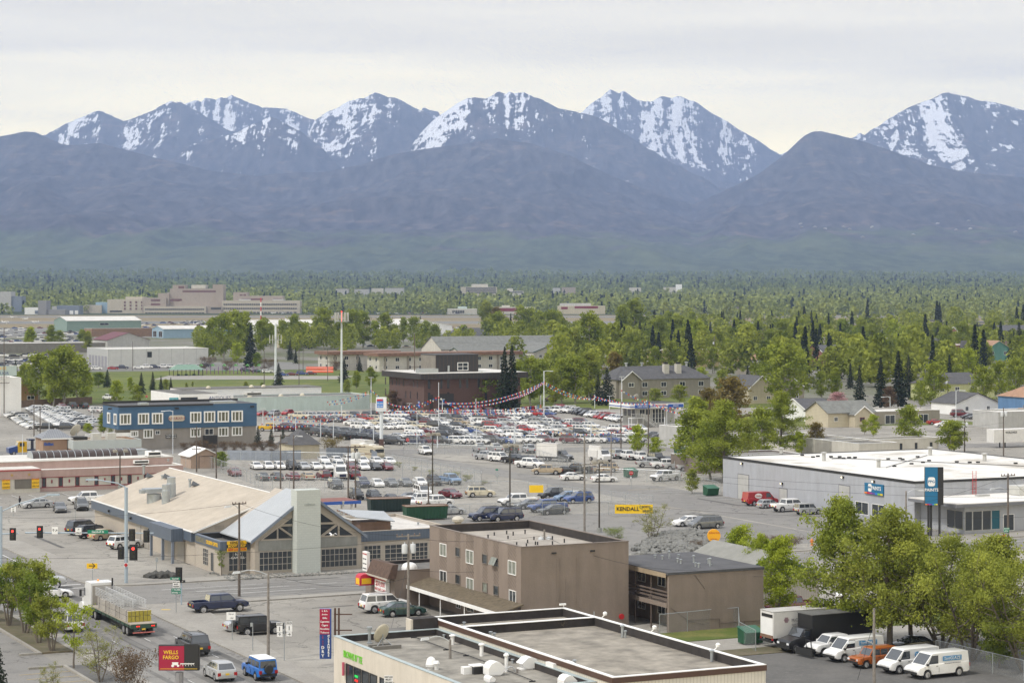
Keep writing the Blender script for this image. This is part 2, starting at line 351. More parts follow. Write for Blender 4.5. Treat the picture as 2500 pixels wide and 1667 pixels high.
stripe(68.0,222.6,68.9,222.6,.7);mz=.14;stripe(68.6,253.9,69.6,253.6,.7);stripe(69.2,229.3,70,228.8,.7)
mk.obj('yellow_markings',MARKY,kind='structure')
# numpy value noise
def _h(i,j,s):
 n=(i*374761393+j*668265263+s*1442695041)&0xffffffff
 n=((n^(n>>13))*1274126177)&0xffffffff
 return((n^(n>>16))&0xffff)/65535.0
def vnoise(x,y,s=0):
 xi=np.floor(x).astype(np.int64);yi=np.floor(y).astype(np.int64);fx=x-xi;fy=y-yi
 fx=fx*fx*(3-2*fx);fy=fy*fy*(3-2*fy)
 a,b_,c,d=_h(xi,yi,s),_h(xi+1,yi,s),_h(xi,yi+1,s),_h(xi+1,yi+1,s)
 return(a*(1-fx)+b_*fx)*(1-fy)+(c*(1-fx)+d*fx)*fy
def fbm(x,y,o=5,s=0,g=.5):
 t=np.zeros_like(x);a=1.;tot=0
 for k in range(o):t+=a*vnoise(x*2**k,y*2**k,s+k);tot+=a;a*=g
 return t/tot
def ridged(x,y,o=4,s=0):
 t=np.zeros_like(x);a=1.;tot=0
 for k in range(o):t+=a*(1-np.abs(2*vnoise(x*2**k,y*2**k,s+k)-1));tot+=a;a*=.5
 return t/tot
# hills and mountains (real distances: 3 km plain edge to the 22 km crest)
PLAIN=([0,2950,4000,5500,8000,9500,11000,12500,14000,16000,30000],[0,0,9,30,66,118,200,300,380,430,430])
def plain(D):return np.interp(D,*PLAIN)
RIDGES=[(21500,2100,.9,[(-900,500),(380,500),(440,259),(455,247),(470,240),(482,238),(492,243),(500,234),(515,236),(527,240),(540,232),(552,233),(565,226),(580,233),(600,243),(640,256),(700,262),(720,268),(768,290),(790,330),(860,420),(1020,300),(1030,262),(1038,260),(1050,266),(1070,267),(1090,300),(1300,420),(1380,300),(1425,268),(1450,247),(1470,232),(1490,213),(1500,216),(1511,222),(1522,216),(1545,230),(1575,243),(1590,243),(1605,233),(1622,229),(1640,232),(1652,228),(1665,229),(1685,236),(1700,243),(1715,255),(1740,272),(1775,289),(1800,310),(1840,330),(1880,358),(1905,374),(1925,366),(1952,344),(1975,360),(2060,335),(2085,330),(2100,322),(2112,326),(2130,328),(2160,330),(2400,420),(3300,420)]),(18800,2300,.8,[(-900,360),(-300,345),(0,330),(110,328),(140,312),(170,296),(205,283),(240,269),(252,271),(262,277),(285,287),(300,292),(312,290),(345,280),(375,268),(400,251),(410,246),(420,244),(428,248),(440,246),(450,252),(480,270),(530,300),(590,330),(640,380),(700,400),(755,320),(768,293),(785,280),(800,269),(825,259),(850,246),(870,241),(890,237),(905,229),(915,223),(930,228),(945,236),(960,238),(975,240),(1000,252),(1030,270),(1080,300),(1130,340),(1300,420),(1900,450),(2000,375),(2060,350),(2090,340),(2130,315),(2160,296),(2190,278),(2220,260),(2250,249),(2257,247),(2280,236),(2300,224),(2315,221),(2330,227),(2345,230),(2380,240),(2420,247),(2450,254),(2480,263),(2510,272),(2700,300),(2900,290),(3300,360)]),(16900,2200,.8,[(-900,500),(330,500),(400,400),(470,350),(560,325),(610,305),(650,283),(662,281),(675,284),(700,296),(740,320),(790,360),(860,430),(950,430),(1030,320),(1060,290),(1082,271),(1110,256),(1130,239),(1140,234),(1158,232),(1185,236),(1200,229),(1212,220),(1220,218),(1235,223),(1243,217),(1255,222),(1280,219),(1300,231),(1310,235),(1340,247),(1360,256),(1390,268),(1432,276),(1460,285),(1486,299),(1541,335),(1600,371),(1650,400),(1715,429),(1753,455),(1850,490),(2300,520),(3300,520)]),(13800,2600,.8,[(-900,330),(-200,350),(0,331),(20,328),(60,319),(85,320),(115,333),(155,352),(175,353),(240,348),(300,362),(400,388),(500,412),(620,428),(720,420),(800,418),(880,400),(960,375),(1080,356),(1210,339),(1300,350),(1400,385),(1500,430),(1600,470),(1690,500),(1790,455),(1850,425),(1900,388),(1940,352),(1965,330),(1985,319),(2005,317),(2030,322),(2060,330),(2090,337),(2130,350),(2200,375),(2280,405),(2400,425),(2500,432),(2800,400),(3300,420)]),(11500,2400,.7,[(-900,460),(0,470),(300,500),(600,520),(900,480),(1150,470),(1400,520),(1700,560),(1900,520),(2200,505),(2500,515),(3300,480)]),]
def ter(px,D):
 X=(px-1250)/FP*D;base=plain(D);z=base+6*(fbm(X/400,D/400,3,91)-.5)*np.clip((D-5000)/4000,0,1)
 gul=np.zeros_like(z)
 for k,(Rk,wd,rg,crest)in enumerate(RIDGES):
  cx=[c[0]for c in crest];cz=[HC+(YH-c[1])/FP*Rk for c in crest]
  jit=(30 if k<3 else 9)*rg*(ridged(X/170,X*0+k,5,50+k)-.55)
  zc=np.interp(px,cx,cz)+jit
  wx=X+700*(fbm(X/1500,D/1500,3,20+k)-.5)
  spur=.6*ridged(wx/1500+3*k,D/5200,4,10+7*k)+.4*ridged(wx/420+5*k,D/2600,3,40+k)
  d=np.abs(Rk-D)
  f=np.where(D<=Rk,np.exp(-d/wd*(1.6-1.1*spur*rg)),np.exp(-d/900))*np.clip((D-7000)/2500,0,1)
  bk=plain(np.full_like(D,min(Rk,12500)))
  zz=bk*0+base+(zc-base)*f-290*rg*(1-spur)*np.clip(d/500,0,1)*f*1.2+190*rg*(ridged(X/420+.3*spur,D/900,5,70+k)-.5)*np.clip(d/300,0,1)*f
  up=zz>z;gul=np.where(up,spur,gul);z=np.maximum(z,zz)
 return X,z,gul
cols=np.arange(-620,3121,4.0)
rows=np.concatenate([np.linspace(2950,8000,50),np.linspace(8080,22400,260),np.linspace(22600,24200,6)])
PXg,Dg=np.meshgrid(cols,rows)
Xg,Zg,Gg=ter(PXg,Dg)
nr,nc=Xg.shape
gx=(np.roll(Zg,-1,1)-np.roll(Zg,1,1))/(np.roll(Xg,-1,1)-np.roll(Xg,1,1));gx[:,0]=gx[:,1];gx[:,-1]=gx[:,-2]
n1=fbm(Xg/700,Dg/900,5,33);n2=fbm(Xg/160,Dg/420,4,44)
n3=ridged(Xg/230+2*n1,Dg/1500,4,77)
snow=.02+np.minimum((Zg-1080)/600,.55)+.75*np.clip(gx,-.8,.8)+1.1*(n1-.5)+.7*(n2-.5)-.7*(Gg-.55)-1.2*(n3-.5)
snow=np.where(Dg<14800,snow-1.1,snow)
def grid_mesh(name,X,Y,Z,m,attrs):
 nr,nc=X.shape;me=bpy.data.meshes.new(name);nv=nr*nc;nf=(nr-1)*(nc-1)
 co=np.stack([X,Y,Z],-1).reshape(-1).astype(np.float32)
 i=np.arange(nv).reshape(nr,nc);q=np.stack([i[:-1,:-1],i[:-1,1:],i[1:,1:],i[1:,:-1]],-1).reshape(-1).astype(np.int32)
 me.vertices.add(nv);me.vertices.foreach_set('co',co);me.loops.add(nf*4);me.loops.foreach_set('vertex_index',q)
 me.polygons.add(nf);me.polygons.foreach_set('loop_start',np.arange(0,nf*4,4,dtype=np.int32));me.polygons.foreach_set('loop_total',np.full(nf,4,np.int32))
 me.polygons.foreach_set('use_smooth',np.ones(nf,bool));me.update(calc_edges=True)
 for an,arr in attrs.items():
  at=me.attributes.new(an,'FLOAT','POINT');at.data.foreach_set('value',arr.reshape(-1).astype(np.float32))
 me.materials.append(m);o=bpy.data.objects.new(name,me);COL.objects.link(o);return o
m=bpy.data.materials.new('mountain_surface');m.use_nodes=True;t=m.node_tree;n=t.nodes;l=t.links;p=n['Principled BSDF']
p.inputs['Roughness'].default_value=.95;p.inputs['Specular IOR Level'].default_value=.1
g=n.new('ShaderNodeNewGeometry');sp=n.new('ShaderNodeSeparateXYZ');l.new(g.outputs['Position'],sp.inputs[0])
def mnode(kind,**k):
 x=n.new(kind)
 for a_,v_ in k.items():setattr(x,a_,v_)
 return x
def pnoise(scale,d,mscale=(1,1,1)):
 mp_=n.new('ShaderNodeMapping');mp_.inputs['Scale'].default_value=mscale;l.new(g.outputs['Position'],mp_.inputs[0])
 x=n.new('ShaderNodeTexNoise');x.inputs['Scale'].default_value=scale;x.inputs['Detail'].default_value=d;x.inputs['Roughness'].default_value=.62;l.new(mp_.outputs[0],x.inputs[0]);return x.outputs[0]
def math2(op,a_,b_):
 x=n.new('ShaderNodeMath');x.operation=op
 for i_,v_ in((0,a_),(1,b_)):
  if isinstance(v_,(int,float)):x.inputs[i_].default_value=v_
  else:l.new(v_,x.inputs[i_])
 return x.outputs[0]
def ramp(v_,p0,p1,c0=(0,0,0),c1=(1,1,1)):
 x=n.new('ShaderNodeValToRGB');l.new(v_,x.inputs[0]);x.color_ramp.elements[0].position=p0;x.color_ramp.elements[1].position=p1
 x.color_ramp.elements[0].color=(*c0,1);x.color_ramp.elements[1].color=(*c1,1);return x.outputs[0]
def mixc(f_,a_,b_):
 x=n.new('ShaderNodeMix');x.data_type='RGBA'
 for i_,v_ in((0,f_),(6,a_),(7,b_)):
  if isinstance(v_,tuple):x.inputs[i_].default_value=(*v_,1)
  elif isinstance(v_,(int,float)):x.inputs[i_].default_value=v_
  else:l.new(v_,x.inputs[i_])
 return x.outputs[2]
rock=ramp(pnoise(.011,12,(1.6,.35,.8)),.38,.64,(.02,.023,.03),(.085,.08,.085))
tan=ramp(pnoise(.008,12,(.8,.3,3.0)),.57,.63)
rock2=mixc(math2('MULTIPLY',tan,.38),rock,(.23,.17,.135))
forest=ramp(pnoise(.02,5,(1,.35,.6)),.38,.66,(.035,.05,.03),(.085,.11,.065))
speck=ramp(pnoise(.0035,5,(1,.3,1)),.45,.6)
fz=math2('ADD',math2('MULTIPLY',math2('SUBTRACT',sp.outputs[2],290),-.006),math2('MULTIPLY',math2('SUBTRACT',pnoise(.0022,7),.5),3.4))
ff=ramp(fz,.0,.5)
basec=mixc(ff,rock2,mixc(speck,forest,mixc(.5,forest,(.11,.13,.065))))
at=n.new('ShaderNodeAttribute');at.attribute_name='snow'
sn=math2('ADD',math2('ADD',at.outputs['Fac'],math2('MULTIPLY',math2('SUBTRACT',pnoise(.02,12,(2.2,.3,.45)),.5),3.2)),math2('MULTIPLY',math2('SUBTRACT',pnoise(.012,12,(1,.4,1.6)),.5),3.4))
col=mixc(ramp(sn,.47,.62),basec,(.82,.84,.87))
l.new(col,p.inputs['Base Color'])
bp=n.new('ShaderNodeBump');bp.inputs['Strength'].default_value=.9;bp.inputs['Distance'].default_value=24;l.new(pnoise(.006,8),bp.inputs['Height']);l.new(bp.outputs[0],p.inputs['Normal'])
mo=grid_mesh('mountains',Xg,Dg,Zg+.4,m,{'snow':snow});tag(mo,kind='structure')
# buildings
def AB(px,b):r=(px-1250)/FP;return b*(SE+r*CE)/(CE-r*SE)
def BA(px,a):r=(px-1250)/FP;return a*(CE-r*SE)/(SE+r*CE)
def ZA(py,a,b):return HC-(py-YH)*A2W(a,b)[1]/FP
K={'c1':(3.0336,0,1150),'c2':(2.7648,500,1100),'c3':(3.0333,1000,1150),'c4':(3.358,1500,1200),'c5':(3.3583,1900,1200),'d1':(4.48,0,900),'d2':(4.48,400,900),'d3':(4.48,800,900),'d4':(4.48,1200,900),'d5':(3.92,1600,850),'d6':(3.92,2000,850),'e1':(4.612,0,660),'e2':(4.612,450,660),'e3':(4.612,900,660),'e4':(4.612,1350,660),'e5':(3.36,1800,660),'h':(4.523,780,1480),'f':(5.464,0,1380),'s':(1,0,0)}
def V(k,x,y):s,x0,y0=K[k];return(x0+x/s,y0+y/s)
class Bld:
 def __init__(s,name,label,a,b,cat='building',z=0,group=None):
  s.a,s.b=a,b;s.root=gempty(name,a,b,label,cat,group,z)
 def S(s,b,k,x0,x1,yt,yb):
  p0,p1=V(k,x0,yt),V(k,x1,yb);a0,a1=AB(p0[0],b),AB(p1[0],b);am=(a0+a1)/2
  return a0-s.a,a1-s.a,ZA(p1[1],am,b),ZA(p0[1],am,b)
 def W(s,a,k,x0,x1,yt,yb):
  p0,p1=V(k,x0,yt),V(k,x1,yb);b0,b1=BA(p0[0],a),BA(p1[0],a);bm=(b0+b1)/2
  return b1-s.b,b0-s.b,ZA(p1[1],a,bm),ZA(p0[1],a,bm)
 def box(s,name,m,*q,**k):return MB().box(*q).obj(name,m,s.root,**k)
 def win(s,face,c,u0,u1,z0,z1,fm=None,nx=2,ny=1,fw=.07,glass=None,dep=.05,curt=0):
  """frame mesh 'window' standing proud of the wall plane c, with its pane as a child"""
  fm=fm or WHITEP;b=MB();g=MB()
  def bar(a0,a1,c0,c1,d,bb,mi=0):
   if face=='S':bb.box(a0,a1,c-d,c+.02,c0,c1,mi)
   else:bb.box(c-d,c+.02,a0,a1,c0,c1,mi)
  bar(u0,u1,z0,z0+fw,dep,b);bar(u0,u1,z1-fw,z1,dep,b);bar(u0,u0+fw,z0+fw,z1-fw,dep,b);bar(u1-fw,u1,z0+fw,z1-fw,dep,b)
  for k in range(1,nx):x=u0+(u1-u0)*k/nx;bar(x-fw*.35,x+fw*.35,z0+fw,z1-fw,dep*.8,b)
  for k in range(1,ny):z=z0+(z1-z0)*k/ny;bar(u0+fw,u1-fw,z-fw*.35,z+fw*.35,dep*.7,b)
  bar(u0+fw,u1-fw,z0+fw,z1-fw,.012,g)
  wo=b.obj('window',fm,s.root);g.obj('pane',glass or GLASS,wo);return wo
 def polyS(s,name,m,b,pts,th=.06,parent=None):
  vs=[(AB(p[0],b)-s.a,b-s.b-th,ZA(p[1],AB(p[0],b),b))for p in pts]
  return MB().extr(vs,(0,th+.01,0)).obj(name,m,parent or s.root)
 def pipe(s,k,x,yb,yt,z,r=.09,m=None,cap=True,name='roof_vent'):
  p=V(k,x,yb);a,b=PA(p[0],p[1],z);h=ZA(V(k,x,yt)[1],a,b)-z
  bb=MB();prof=[(r,0),(r,h*.82)]+([(r*1.7,h*.84),(r*1.7,h*.92),(r*.5,h)]if cap else[(r,h)])
  bb.lathe(prof,(a-s.a,b-s.b,z),10);return bb.obj(name,m or STEEL,s.root)
 def unit(s,k,x0,x1,yb,yt,z,dd=1.5,m=None,name='roof_unit'):
  p0,p1=V(k,x0,yb),V(k,x1,yb);a0,b0=PA(p0[0],p0[1],z);a1=AB(p1[0],b0);h=ZA(V(k,x0,yt)[1],a0,b0)-z
  bb=MB().box(a0-s.a,a1-s.a,b0-s.b,b0-s.b+dd,z+.12,z+h);bb.box(a0-s.a+.1,a1-s.a-.1,b0-s.b+.1,b0-s.b+dd-.1,z,z+.12,1)
  bb.box(a0-s.a+.15,a1-s.a-.15,b0-s.b-.012,b0-s.b,z+h*.35,z+h*.8,1)
  bb.lathe([(.3,0),(.3,.08)],((a0+a1)/2-s.a,b0-s.b+dd/2,z+h),12,1)
  return bb.obj(name,[m or mat('unit_metal',(.5,.5,.47),.5,.1),BLACK],s.root)
 def flat(s,w,d,h,wm,rm,par=.5,pt=.25,pm=None,cm=None,x=0,y=0,z0=0,wall='wall',fascia=None):
  """walls, roof deck sunk behind a parapet with a coping"""
  b=MB();hr=h-par
  b.box(x,x+w,y,y+d,z0,hr,0)
  if par>0:
   for q in((x,x+w,y,y+pt),(x,x+w,y+d-pt,y+d),(x,x+pt,y+pt,y+d-pt),(x+w-pt,x+w,y+pt,y+d-pt)):b.box(*q,hr,h,0)
  b.obj(wall,wm,s.root)
  MB().box(x+pt+.004,x+w-pt-.004,y+pt+.004,y+d-pt-.004,hr+.002,hr+.03).obj('roof',rm,s.root)
  if par>0:
   if pm:
    b=MB();t_=.02
    for q in((x+pt,x+w-pt,y+pt+.0,y+pt+t_),(x+pt,x+w-pt,y+d-pt-t_,y+d-pt),(x+pt,x+pt+t_,y+pt+t_,y+d-pt-t_),(x+w-pt-t_,x+w-pt,y+pt+t_,y+d-pt-t_)):b.box(*q,hr+.04,h-.01,0)
    b.obj('parapet_lining',pm,s.root)
   b=MB()
   for q in((x-.04,x+w+.04,y-.04,y+pt+.04),(x-.04,x+w+.04,y+d-pt-.04,y+d+.04),(x-.04,x+pt+.04,y+pt+.04,y+d-pt-.04),(x+w-pt-.04,x+w+.04,y+pt+.04,y+d-pt-.04)):b.box(*q,h+.003,h+.06,0)
   b.obj('coping',cm or WHITEP,s.root)
  if fascia:
   fm,fz=fascia;b=MB()
   b.box(x-.07,x+w+.07,y-.07,y-.003,h-fz,h);b.box(x-.07,x-.003,y+.0,y+d,h-fz,h);b.obj('fascia',fm,s.root)
 def gable(s,w,d,he,hr,wm,rm,x=0,y=0,ridge='y',ov=.4,th=.15,tm=None,hip=0,z0=0):
  b=MB()
  if ridge=='y':sec=[(0,0),(w,0),(w,he),(w/2,hr),(0,he)];b.extr([(x+u,y,z0+v if v==0 else v)for u,v in sec],(0,d,0))
  else:sec=[(0,0),(d,0),(d,he),(d/2,hr),(0,he)];b.extr([(x,y+u,z0+v if v==0 else v)for u,v in sec],(w,0,0))
  if hip:b=MB().box(x,x+w,y,y+d,z0,he)
  b.obj('wall',wm,s.root);r=MB();e=.02
  W_=w if ridge=='y' else d;sl=(hr-he)/(W_/2);ze=he-ov*sl+e
  def P(u,v,z):return(x+u,y+v,z)if ridge=='y' else(x+v,y+u,z)
  L_=d if ridge=='y' else w
  if not hip:
   for sgn in(0,1):
    u0,u1=(-ov,W_/2)if sgn==0 else(W_+ov,W_/2)
    b4=[P(u0,-ov,ze),P(u1,-ov,hr+e),P(u1,L_+ov,hr+e),P(u0,L_+ov,ze)]
    r.hexa(b4,[(p_[0],p_[1],p_[2]+th)for p_ in b4])
  else:
   hp=min(hip,L_/2-.01);q=[P(-ov,-ov,ze),P(W_+ov,-ov,ze),P(W_+ov,L_+ov,ze),P(-ov,L_+ov,ze)];t0,t1=P(W_/2,hp,hr+e),P(W_/2,L_-hp,hr+e)
   r.add(q+[t0,t1],[(0,1,4),(1,2,5,4),(2,3,5),(3,0,4,5),(3,2,1,0)])
  ro=r.obj('roof',rm,s.root)
  if tm and not hip:
   for vv in(-ov-.05,):
    bb=MB()
    for u0,u1 in((-ov,W_/2),(W_/2,W_+ov)):
     z0_,z1_=(ze,hr+e)if u1==W_/2 else(hr+e,ze)
     q=[P(u0,vv,z0_-.12),P(u1,vv,z1_-.12),P(u1,vv+.06,z1_-.12),P(u0,vv+.06,z0_-.12)]
     bb.hexa(q,[(p_[0],p_[1],p_[2]+.12+th+.03)for p_ in q])
    bb.obj('barge_board',tm,s.root)
  return ro
 def sign(s,face,c,u0,u1,z0,z1,m,lines=(),th=.12,name='sign',fm=None,lf=1.0):
  b=MB()
  if face=='S':b.box(u0,u1,c-th,c-.003,z0,z1)
  else:b.box(c-th,c-.003,u0,u1,z0,z1)
  o=b.obj(name,m,s.root)
  n_=len(lines)
  for i,(tx,tm,sz)in enumerate(lines):
   zc=z1-(z1-z0)*(i+.5)/n_;uc=(u0+u1)/2
   if face=='S':to=text(o,tx,sz,(uc,c-th-.012,zc),ROT_S,tm)
   else:to=text(o,tx,sz,(c-th-.012,uc,zc),ROT_W,tm)
   wd=to.dimensions.x
   if wd>abs(u1-u0)*.92:to.scale=(abs(u1-u0)*.92/wd,1,1)
  return o
def ptri(k,*xy):return[V(k,xy[i],xy[i+1])for i in range(0,len(xy),2)]
BEIGE=stripes('beige_lap_siding',(.42,.375,.32),(.27,.24,.205),.16,'Z',.14)
MEMB=mat('cream_membrane_roof',(.43,.38,.315),.85,.1,.25);SEAM=stripes('slate_blue_metal_band',(.085,.11,.15),(.05,.065,.09),.4,'XY',.1,.45)
BGREY=mat('blue_grey_trim',(.17,.20,.25),.5,.08);ALUM=mat('pale_aluminium_frame',(.38,.35,.31),.5,.05)
# --- body shop with A-frame hall
B=Bld('body_shop','beige sided body shop with broad cream roof and glazed A-frame hall',84,264.3)
b=MB().extr([(0,0,0),(21.8,0,0),(21.8,0,4.1),(10.9,0,8.0),(0,0,4.1)],(0,46,0));b.obj('wall',BEIGE,B.root)
b=MB()
for u0,z0,u1,z1 in((-.3,4.02,10.9,8.08),(22.1,4.02,10.9,8.08)):
 q=[(u0,-.25,z0),(u1,-.25,z1),(u1,46.25,z1),(u0,46.25,z0)];b.hexa(q,[(x,y,z+.12)for x,y,z in q])
b.obj('roof',MEMB,B.root)
b=MB()
for u0,z0,u1,z1 in((-.3,4.0,10.9,8.06),(22.1,4.0,10.9,8.06)):
 q=[(u0,-.33,z0),(u1,-.33,z1),(u1,-.26,z1),(u0,-.26,z0)];b.hexa(q,[(x,y,z+.2)for x,y,z in q])
b.box(-.5,-.31,-.3,46.3,4.1,4.22);b.box(10.8,11.0,0,46.2,8.19,8.28)
b.obj('roof_trim',WHITEP,B.root)
B.box('fascia_band',SEAM,-.48,-.003,13,46.1,2.95,4.09);B.box('fascia_band',SEAM,-.48,-.003,0,3.2,2.95,4.09)
B.box('louvre',mat('louvre_beige',(.3,.27,.23),.6,.1),*B.S(264.3,'c1',1590,1660,400,430)[:2],-.04,-.003,*B.S(264.3,'c1',1590,1660,400,430)[2:])
# entrance canopy on the left wall
can=MB().box(-2.0,-.49,3.3,12.9,2.7,4.25);can.obj('entrance_canopy',SEAM,B.root)
b=MB()
for yy in(3.5,7.6,12.6):MB().box(-1.9,-1.6,yy-.15,yy+.15,0,2.7).obj('canopy_post',BGREY,B.root)
for x0,x1,yt,yb in((1095,1130,422,455),(1175,1222,455,500),(862,875,282,315)):
 B.win('W',0,*B.W(84,'c1',x0,x1,yt,yb),nx=2 if x0>900 else 1,fm=ALUM)
DOORG=mat('service_door_grey',(.33,.31,.28),.6,.08)
for x0,x1,yt,yb in((1012,1045,350,540),(1075,1105,430,560)):
 q=B.W(84,'c1',x0,x1,yt,yb);B.box('door',DOORG,-.08,-.003,q[0],q[1],.05,min(q[3],2.9))
for yy in(4.2,8.3):B.box('door',DOORG,-.09,-.003,yy,yy+2.6,.05,2.6)
for x,y in((1000,330),(838,272),(1180,392)):
 b_=BA(V('c1',x,y)[0],84);MB().box(-.75,-.5,b_-264.3-.12,b_-264.3+.12,3.3,3.6).obj('wall_lamp',BLACK,B.root)
# flat corner room
B.flat(3.6,9.9,3.95,BEIGE,mat('old_tar_roof',(.13,.125,.115),.9,.35,.6),.7,.2,BLACK,BGREY,x=0,y=-10.0,wall='corner_room_wall')
B.box('fascia_band',SEAM,-.14,-.003,-10.15,-.35,2.95,3.94);B.box('fascia_band',SEAM,-.003,3.55,-10.15,-10.003,2.95,3.94)
KB=mat('kendall_sign_slate',(.10,.13,.17),.5,.05)
text(B.root,'KENDALL',.85,(-.16,-2.6,3.45),ROT_W,mat('sign_grey_letters',(.22,.2,.12),.6,0),bold=.02)
text(B.root,'COLLISION CENTER',.62,(-.16,-7.0,3.45),ROT_W,YELLOWS,bold=.015).scale=(.8,1,1)
q=B.S(254.3,'c1',1676,1822,512,590);so_=B.sign('S',-10.16,q[0],q[1],q[2],q[3],BLACK,th=.1,name='body_shop_sign')
u0,u1,z0,z1=q;hz_=(z1-z0)/3
MB().box(u0,u1,-10.275,-10.262,z1-hz_,z1).obj('sign_panel',YELLOWS,so_);MB().box(u0,u1,-10.275,-10.262,z0,z0+hz_).obj('sign_panel',YELLOWS,so_)
for i,(tx,tm)in enumerate((('KENDALL',mat('sign_letters_brown',(.12,.08,.01),.6,0)),('BODY SHOP',YELLOWS),('NEW LOCATION',mat('sign_letters_red',(.5,.02,.01),.6,0)))):
 to=text(so_,tx,hz_*.95,((u0+u1)/2,-10.29,z1-hz_*(i+.5)),ROT_S,tm,bold=.015);to.scale=(min(1,(u1-u0)*.9/to.dimensions.x),1,1)
q=B.S(254.3,'c1',1692,1828,592,738);B.win('S',-10.0,*q,fm=ALUM,nx=4,ny=3)
text(B.root,'620',.5,((q[0]+q[1])/2,-10.08,q[3]-.3),ROT_S,WHITEP);text(B.root,'GAMBELL',.4,((q[0]+q[1])/2,-10.08,q[3]-.75),ROT_S,WHITEP)
q=B.W(84,'c1',1505,1543,570,695);B.win('W',0,*q,fm=ALUM,nx=3,ny=4)
q=B.W(84,'c1',1562,1585,590,720);B.win('W',0,q[0],q[1],.1,2.4,fm=ALUM,nx=1,ny=1)
# A-frame hall
bF=252.6;y0=bF-264.3
af=[(3.6,0),(17.1,0),(17.1,4.2),(10.3,9.15),(3.6,4.2)]
MB().extr([(u,y0,v)for u,v in af],(0,11.6,0)).obj('hall_wall',BEIGE,B.root)
RIB=stripes('ribbed_steel_roof',(.40,.42,.44),(.16,.18,.2),.45,'Y',.16,.35)
for(u0,z0,u1,z1),nm in(((3.0,3.9,10.3,9.28),'hall_roof'),((17.7,3.9,10.3,9.28),'hall_roof')):
 q=[(u0,y0-.35,z0),(u1,y0-.35,z1),(u1,y0+7.8,z1),(u0,y0+(11.2 if u0<5 else 11.6),z0)]
 MB().hexa(q,[(x,y,z+.14)for x,y,z in q]).obj(nm,RIB,B.root)
b=MB()
for u0,z0,u1,z1 in((3.0,3.85,10.3,9.23),(17.7,3.85,10.3,9.23)):
 q=[(u0,y0-.5,z0-.1),(u1,y0-.5,z1-.1),(u1,y0-.36,z1-.1),(u0,y0-.36,z0-.1)];b.hexa(q,[(x,y,z+.38)for x,y,z in q])
b.obj('barge_board',BGREY,B.root)
CHM=brick('pale_green_block',(.48,.51,.48),(.46,.485,.46),(.42,.45,.43),.9)
x0=AB(V('c2',618,0)[0],251.2)-84;x1=AB(V('c2',778,0)[0],251.2)-84
MB().box(x0,x1,251.0-264.3,y0+.4,0,9.95).obj('chimney',CHM,B.root)
DK=GLASS
for q_,nx_,ny_ in(((365,618,675,808),8,3),((783,1028,655,783),8,3)):
 B.win('S',y0,*B.S(bF,'c2',*q_),fm=ALUM,nx=nx_,ny=ny_,fw=.09)
CONC=mat('grey_render_panel',(.26,.265,.25),.85,.15,.8)
for q_ in((362,616,602,670),(782,1030,580,648)):
 u=B.S(bF,'c2',*q_);B.box('render_panel',CONC,u[0],u[1],y0-.05,y0-.003,u[2],u[3])
for nm_,pts in(('gable_window',ptri('c2',525,495,612,432,612,492)),('gable_window',ptri('c2',385,597,485,527,485,592)),('gable_window',ptri('c2',497,520,595,588,497,591)),('gable_window',ptri('c2',510,512,612,508,612,585)),('gable_window',ptri('c2',781,420,868,480,781,483)),('gable_window',ptri('c2',781,498,880,495,781,570)),('gable_window',ptri('c2',795,577,896,502,896,572)),('gable_window',ptri('c2',910,500,1005,568,910,570))):
 B.polyS(nm_,GLASS,bF,pts,.02)
b=MB();fr_=lambda k,*xy:[(AB(V(k,xy[i],0)[0],bF)-84,ZA(V(k,0,xy[i+1])[1],AB(V(k,xy[i],0)[0],bF),bF))for i in range(0,len(xy),2)]
for seg in((378,602,620,595),(490,520,490,596),(497,508,612,590),(510,500,618,496),(378,602,616,425),(775,488,890,487),(785,580,903,492),(903,492,903,578),(775,575,1020,574),(776,412,1015,574)):
 (ua,za),(ub,zb)=fr_('c2',*seg);b.tube((ua,y0-.06,za),(ub,y0-.06,zb),.09,.09,4)
b.obj('window_bars',BEIGE,B.root)
for s0 in(0,1):
 q=B.S(250.9,'c2',640,748,393,404);
text(B.root,'collision',.42,((x0+x1)/2+.1,251.0-264.3-.02,8.25),ROT_S,mat('faded_letters',(.3,.33,.31),.7,0))
# right wing
B.flat(13,18.0,4.25,BEIGE,mat('white_patched_roof',(.55,.53,.5),.8,.18,.5),.35,.25,None,MEMB,x=17.12,y=-9.6,wall='wing_wall')
B.box('fascia_band',SEAM,17.1,30.2,-9.75,-9.61,3.05,4.24)
for q_ in((1072,1190,635,760),(1212,1372,628,752),(1392,1507,617,740)):B.win('S',-9.6,*B.S(254.7,'c2',*q_),fm=ALUM,nx=4,ny=4,fw=.09)
b=MB();q=[(17.9,-7.5,6.0),(22.5,-7.5,4.4),(22.5,-4.5,4.4),(17.9,-4.5,6.0)]
MB().hexa([(17.6,-9,5.9),(22.6,-9,5.2),(22.6,-5.5,6.1),(16.5,-5.5,6.6)],[(17.6,-9,6.0),(22.6,-9,5.3),(22.6,-5.5,6.2),(16.5,-5.5,6.7)]).obj('side_dormer_roof',RIB,B.root)
MB().box(18.2,22.2,-8.6,-5.8,3.9,5.3).obj('side_dormer',mat('brown_brick_plain',(.16,.1,.07),.85,.2),B.root)
B.unit('c2',1085,1160,550,490,3.95,2);B.unit('c2',1150,1245,497,450,3.95,2.2)
for x,yb,yt in((935,375,340),(1255,545,500),(1440,500,480)):B.pipe('c2',x,yb,yt,3.93,.12)
for x,y in((905,410),(935,418),(965,424),(960,432),(990,438),(1000,432),(1130,450)):
 p_=V('c2',x,y);a_,b_=PA(*p_,3.95);MB().box(a_-84,a_-84+.5,b_-264.3,b_-264.3+.8,3.94,4.15).obj('roof_curb',mat('rust',(.2,.12,.08),.9,.3,3),B.root)
